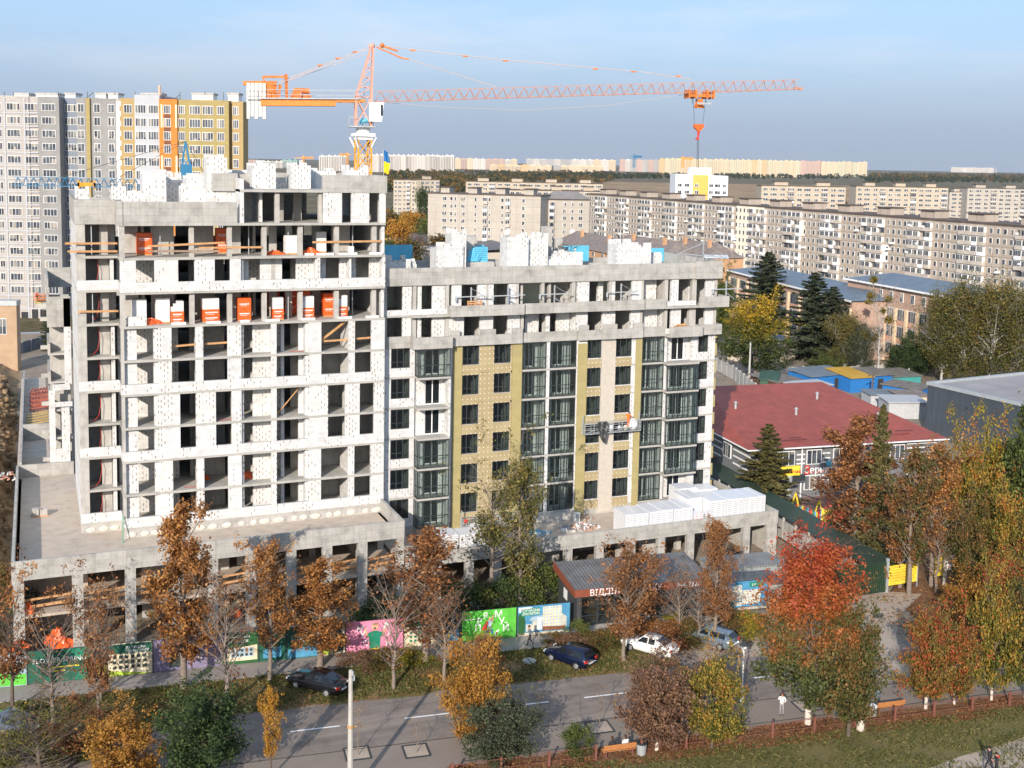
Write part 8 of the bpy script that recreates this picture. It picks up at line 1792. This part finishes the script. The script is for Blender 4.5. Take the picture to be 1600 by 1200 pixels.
# ---- garages, sheds, panel wall
def shed(x0,y0,x1,y1,D,H,wc,rc,label,slope=.3,open_=None,sc_=1.0):
    a=G(x0,y0,0);c=G(x1,y1,0); t,L=framed(a,c,D,label,'garage_shed','shed'); b=MB(); b.box(0,L,0,D,-.2,H); b.build('wall',wc,t); b=MB(); b.add([(-.3,-.4,H+.02),(L+.3,-.4,H+.02),(L+.3,D+.3,H+slope),(-.3,D+.3,H+slope),(-.3,-.4,H+.14),(L+.3,-.4,H+.14),(L+.3,D+.3,H+slope+.12),(-.3,D+.3,H+slope+.12)],[(3,2,1,0),(4,5,6,7),(0,1,5,4),(1,2,6,5),(2,3,7,6),(3,0,4,7)]); b.build('roof',rc,t)
    if open_:
        for x,w_,h_,m_ in open_: b=MB(); b.box(x,x+w_,-.06,-.01,0,h_); b.build('door',m_,t)
    return t
bw_=plain('bright_blue_wall',(.02,.16,.45),.6,var=.15); gn=plain('dark_green_wall',(.03,.09,.05),.6); tq=plain('turquoise_wall',(.05,.28,.27),.6,var=.15); gy=plain('galvanised_wall',(.42,.43,.45),.5,var=.12); rus=corrug('rusty_sheet_roof',(.20,.18,.16),.5,'x',.03,.3,.8); grr=corrug('green_sheet_roof',(.05,.11,.08),.5,'x',.03,.2,.6); yr=corrug('yellow_sheet_roof',(.62,.36,.05),.5,'x',.03,.1,.6); brw=plain('brown_shutter_wall',(.08,.045,.03),.7); blr=corrug('blue_grey_shed_roof',(.20,.24,.28),.5,'x',.03,.2,.5); ble=plain('beige_wall',(.58,.50,.38),.85)
shed(1187,616,1213,618,5,2.6,gn,grr,'dark green garage with a green roof at the left of the garage row',.6)
shed(1213,620,1248,614,6,2.4,brw,rus,'low open brown-shuttered shed beside the dark green garage',.5)
shed(1266,612,1328,606,6,2.6,bw_,blr,'long bright blue shed with a striped roof and an open red door',.4,[(5.5,1.0,2.0,M['dark']),(6.6,.9,2.1,M['orst']),(8.2,.8,1.0,M['white'])])
shed(1328,614,1362,612,7,2.6,bw_,yr,'blue shed with a bright yellow roof',.5)
shed(1362,610,1394,608,6,2.6,bw_,rus,'blue shed with a grey weathered roof and a dark door',.3,[(1.2,1.2,2.0,M['dark'])])
shed(1394,608,1438,606,6,2.2,tq,rus,'turquoise shed at the right end of the garage row',.3)
shed(1378,622,1436,632,4,2.4,bw_,rus,'low blue shed turned toward the red roof, below the turquoise one',.3)
shed(1245,626,1298,622,4,2.3,gy,gy,'grey metal container shed behind the red roof',.1,[(.6,.9,1.1,M['frame'])])
shed(1388,654,1446,655,5,2.6,gy,gy,'pale metal container right behind the red roof corner',.1)
shed(1360,636,1400,636,4,2.0,gy,blr,'flat blue-grey roofed shed between container and lamp pole',.1)
shed(1405,640,1450,640,4,2.2,ble,M['tile'],'beige hut with a brown felt roof beside the warehouse',.2)
shed(1190,572,1226,567,9,3.0,ble,M['tile'],'old grey-roofed outbuilding under the yellow tree',1.6)
shed(1228,562,1256,556,6,3.4,M['plaster'],blr,'small flat-roofed concrete outbuilding right of the yellow tree',.2)
def panelwall(pts,h,label):
    t=thing('panel_wall',label,'wall',(0,0,0)); 
    for (x0,y0),(x1,y1) in zip(pts[:-1],pts[1:]):
        a=G(x0,y0);c=G(x1,y1); v=c-a; n=max(1,int(v.length/2.5))
        for i in range(n):
            p=a+v*(i/n);q=a+v*((i+.96)/n); b=MB(); b.bar(p+Vector((0,0,h/2)),q+Vector((0,0,h/2)),.15,h); b.build('wall_panel',M['concp'],t)
            b=MB(); b.bar(q+Vector((0,0,0)),q+Vector((0,0,h+.25)),.22); b.build('post',M['conc'],t)
panelwall([(1112,575),(1145,592),(1180,622)],2.4,'pale concrete panel wall running from the block end down to the garages')
panelwall([(1232,592),(1300,592),(1378,588),(1420,596)],2.2,'concrete panel wall behind the garage row')
b=MB(); pts=[G(x,y,.03) for x,y in((1110,600),(1150,612),(1195,640),(1130,650),(1108,640))]; b.add(pts,[tuple(range(len(pts)-1,-1,-1))]); struct('dirt_track',b,M['dirt'])
b=MB(); pts=[G(x,y,.03) for x,y in((1100,470),(1125,480),(1150,560),(1135,590),(1108,575))]; b.add(pts,[tuple(range(len(pts)-1,-1,-1))]); struct('yard_asphalt',b,M['asph'])
P=G(1272,556); t=thing('street_lamp','bent grey lamp pole between the twin spruces and the yellow tree','street lamp',P,0,'tall street lamp poles'); b=MB(); h=onN(1272,522,FH_,P.dot(FH_)).z; b.tube((0,0,0),(0,0,h),.14,.09); b.build('pole',M['plaster'],t); b=MB(); b.tube((0,0,h),(2,-.6,h-.7),.07); b.build('arm',M['steel'],t)
P=G(1362,624); t=thing('utility_pole','grey wooden pole in front of the yellow-roofed blue shed','pole',P); b=MB(); h=onN(1362,582,FH_,P.dot(FH_)).z; b.tube((0,0,0),(0,0,h),.2,.13); b.build('shaft',M['bark'],t); b=MB(); b.bar((-1,0,h-.5),(1,0,h-.2),.1); b.build('crossarm',M['bark'],t)
P=G(1170,604); t=thing('utility_pole','grey concrete pole beside the yellow tree trunks','pole',P); b=MB(); h=onN(1170,535,FH_,P.dot(FH_)).z; b.tube((0,0,0),(0,0,h),.22,.14); b.build('shaft',M['conc'],t)
# left edge: brick house, blue fence, spoil
a=G(-30,580);c=G(28,580); t,L=framed(a,c,10,'yellowish brick house corner with a white window at the left picture edge','house'); h=onN(0,478,FH_,a.dot(FH_)).z; b=MB(); b.box(0,L,0,2.0,-1,h); b.build('wall',bricks('tan_brick',(.46,.30,.18),(.42,.27,.16),(.5,.4,.3)),t); b=MB(); b.box(-.3,L+.1,-.2,2.1,h,h+.9); b.build('roof_flashing',M['steel'],t); k=L/58; wins(t,[(L-28*k,L-16*k,h-5.2,h-2.3,0,2)],5)
a=G(20,556);c=G(76,540); t,L=framed(a,c,.1,'blue-grey sheet fence beyond the spoil heaps on the left','fence'); b=MB(); b.box(0,L,0,.08,-.5,2.2); b.build('sheet',corrug('blue_grey_fence_sheet',(.14,.19,.25),.3,'h',.03,.15,.5),t); b=MB()
for i in range(5): b.box(L*i/4-.06,L*i/4+.06,-.1,0,0,2.4)
b.build('post',M['steel'],t)
tpx('spr2',(76,548),478,24,spg,BK,'dark young conifer between the spoil heaps and the left high-rise','tree')
rubble(G(14,745,2.0),2.4,1.6,60,'pile of planks, sacks and a bucket on the soil left of the terrace',[M['woodg'],M['white'],M['steel'],M['pink']],31)
# ---------------------------------------------------------------- haze
hb=MB(); hb.box(-2500,6800,-120,8200,-1.5,75); m,nt,b_,N_,L2=newmat('haze_air'); nt.nodes.remove(b_); v=N_('ShaderNodeVolumePrincipled'); v.inputs['Color'].default_value=(.80,.86,.96,1); v.inputs['Density'].default_value=HAZE; v.inputs['Anisotropy'].default_value=.2
L2(v.outputs[0],nt.nodes['Material Output'].inputs['Volume'])
if HAZE>0: o=hb.build('haze',m); o['kind']='stuff'
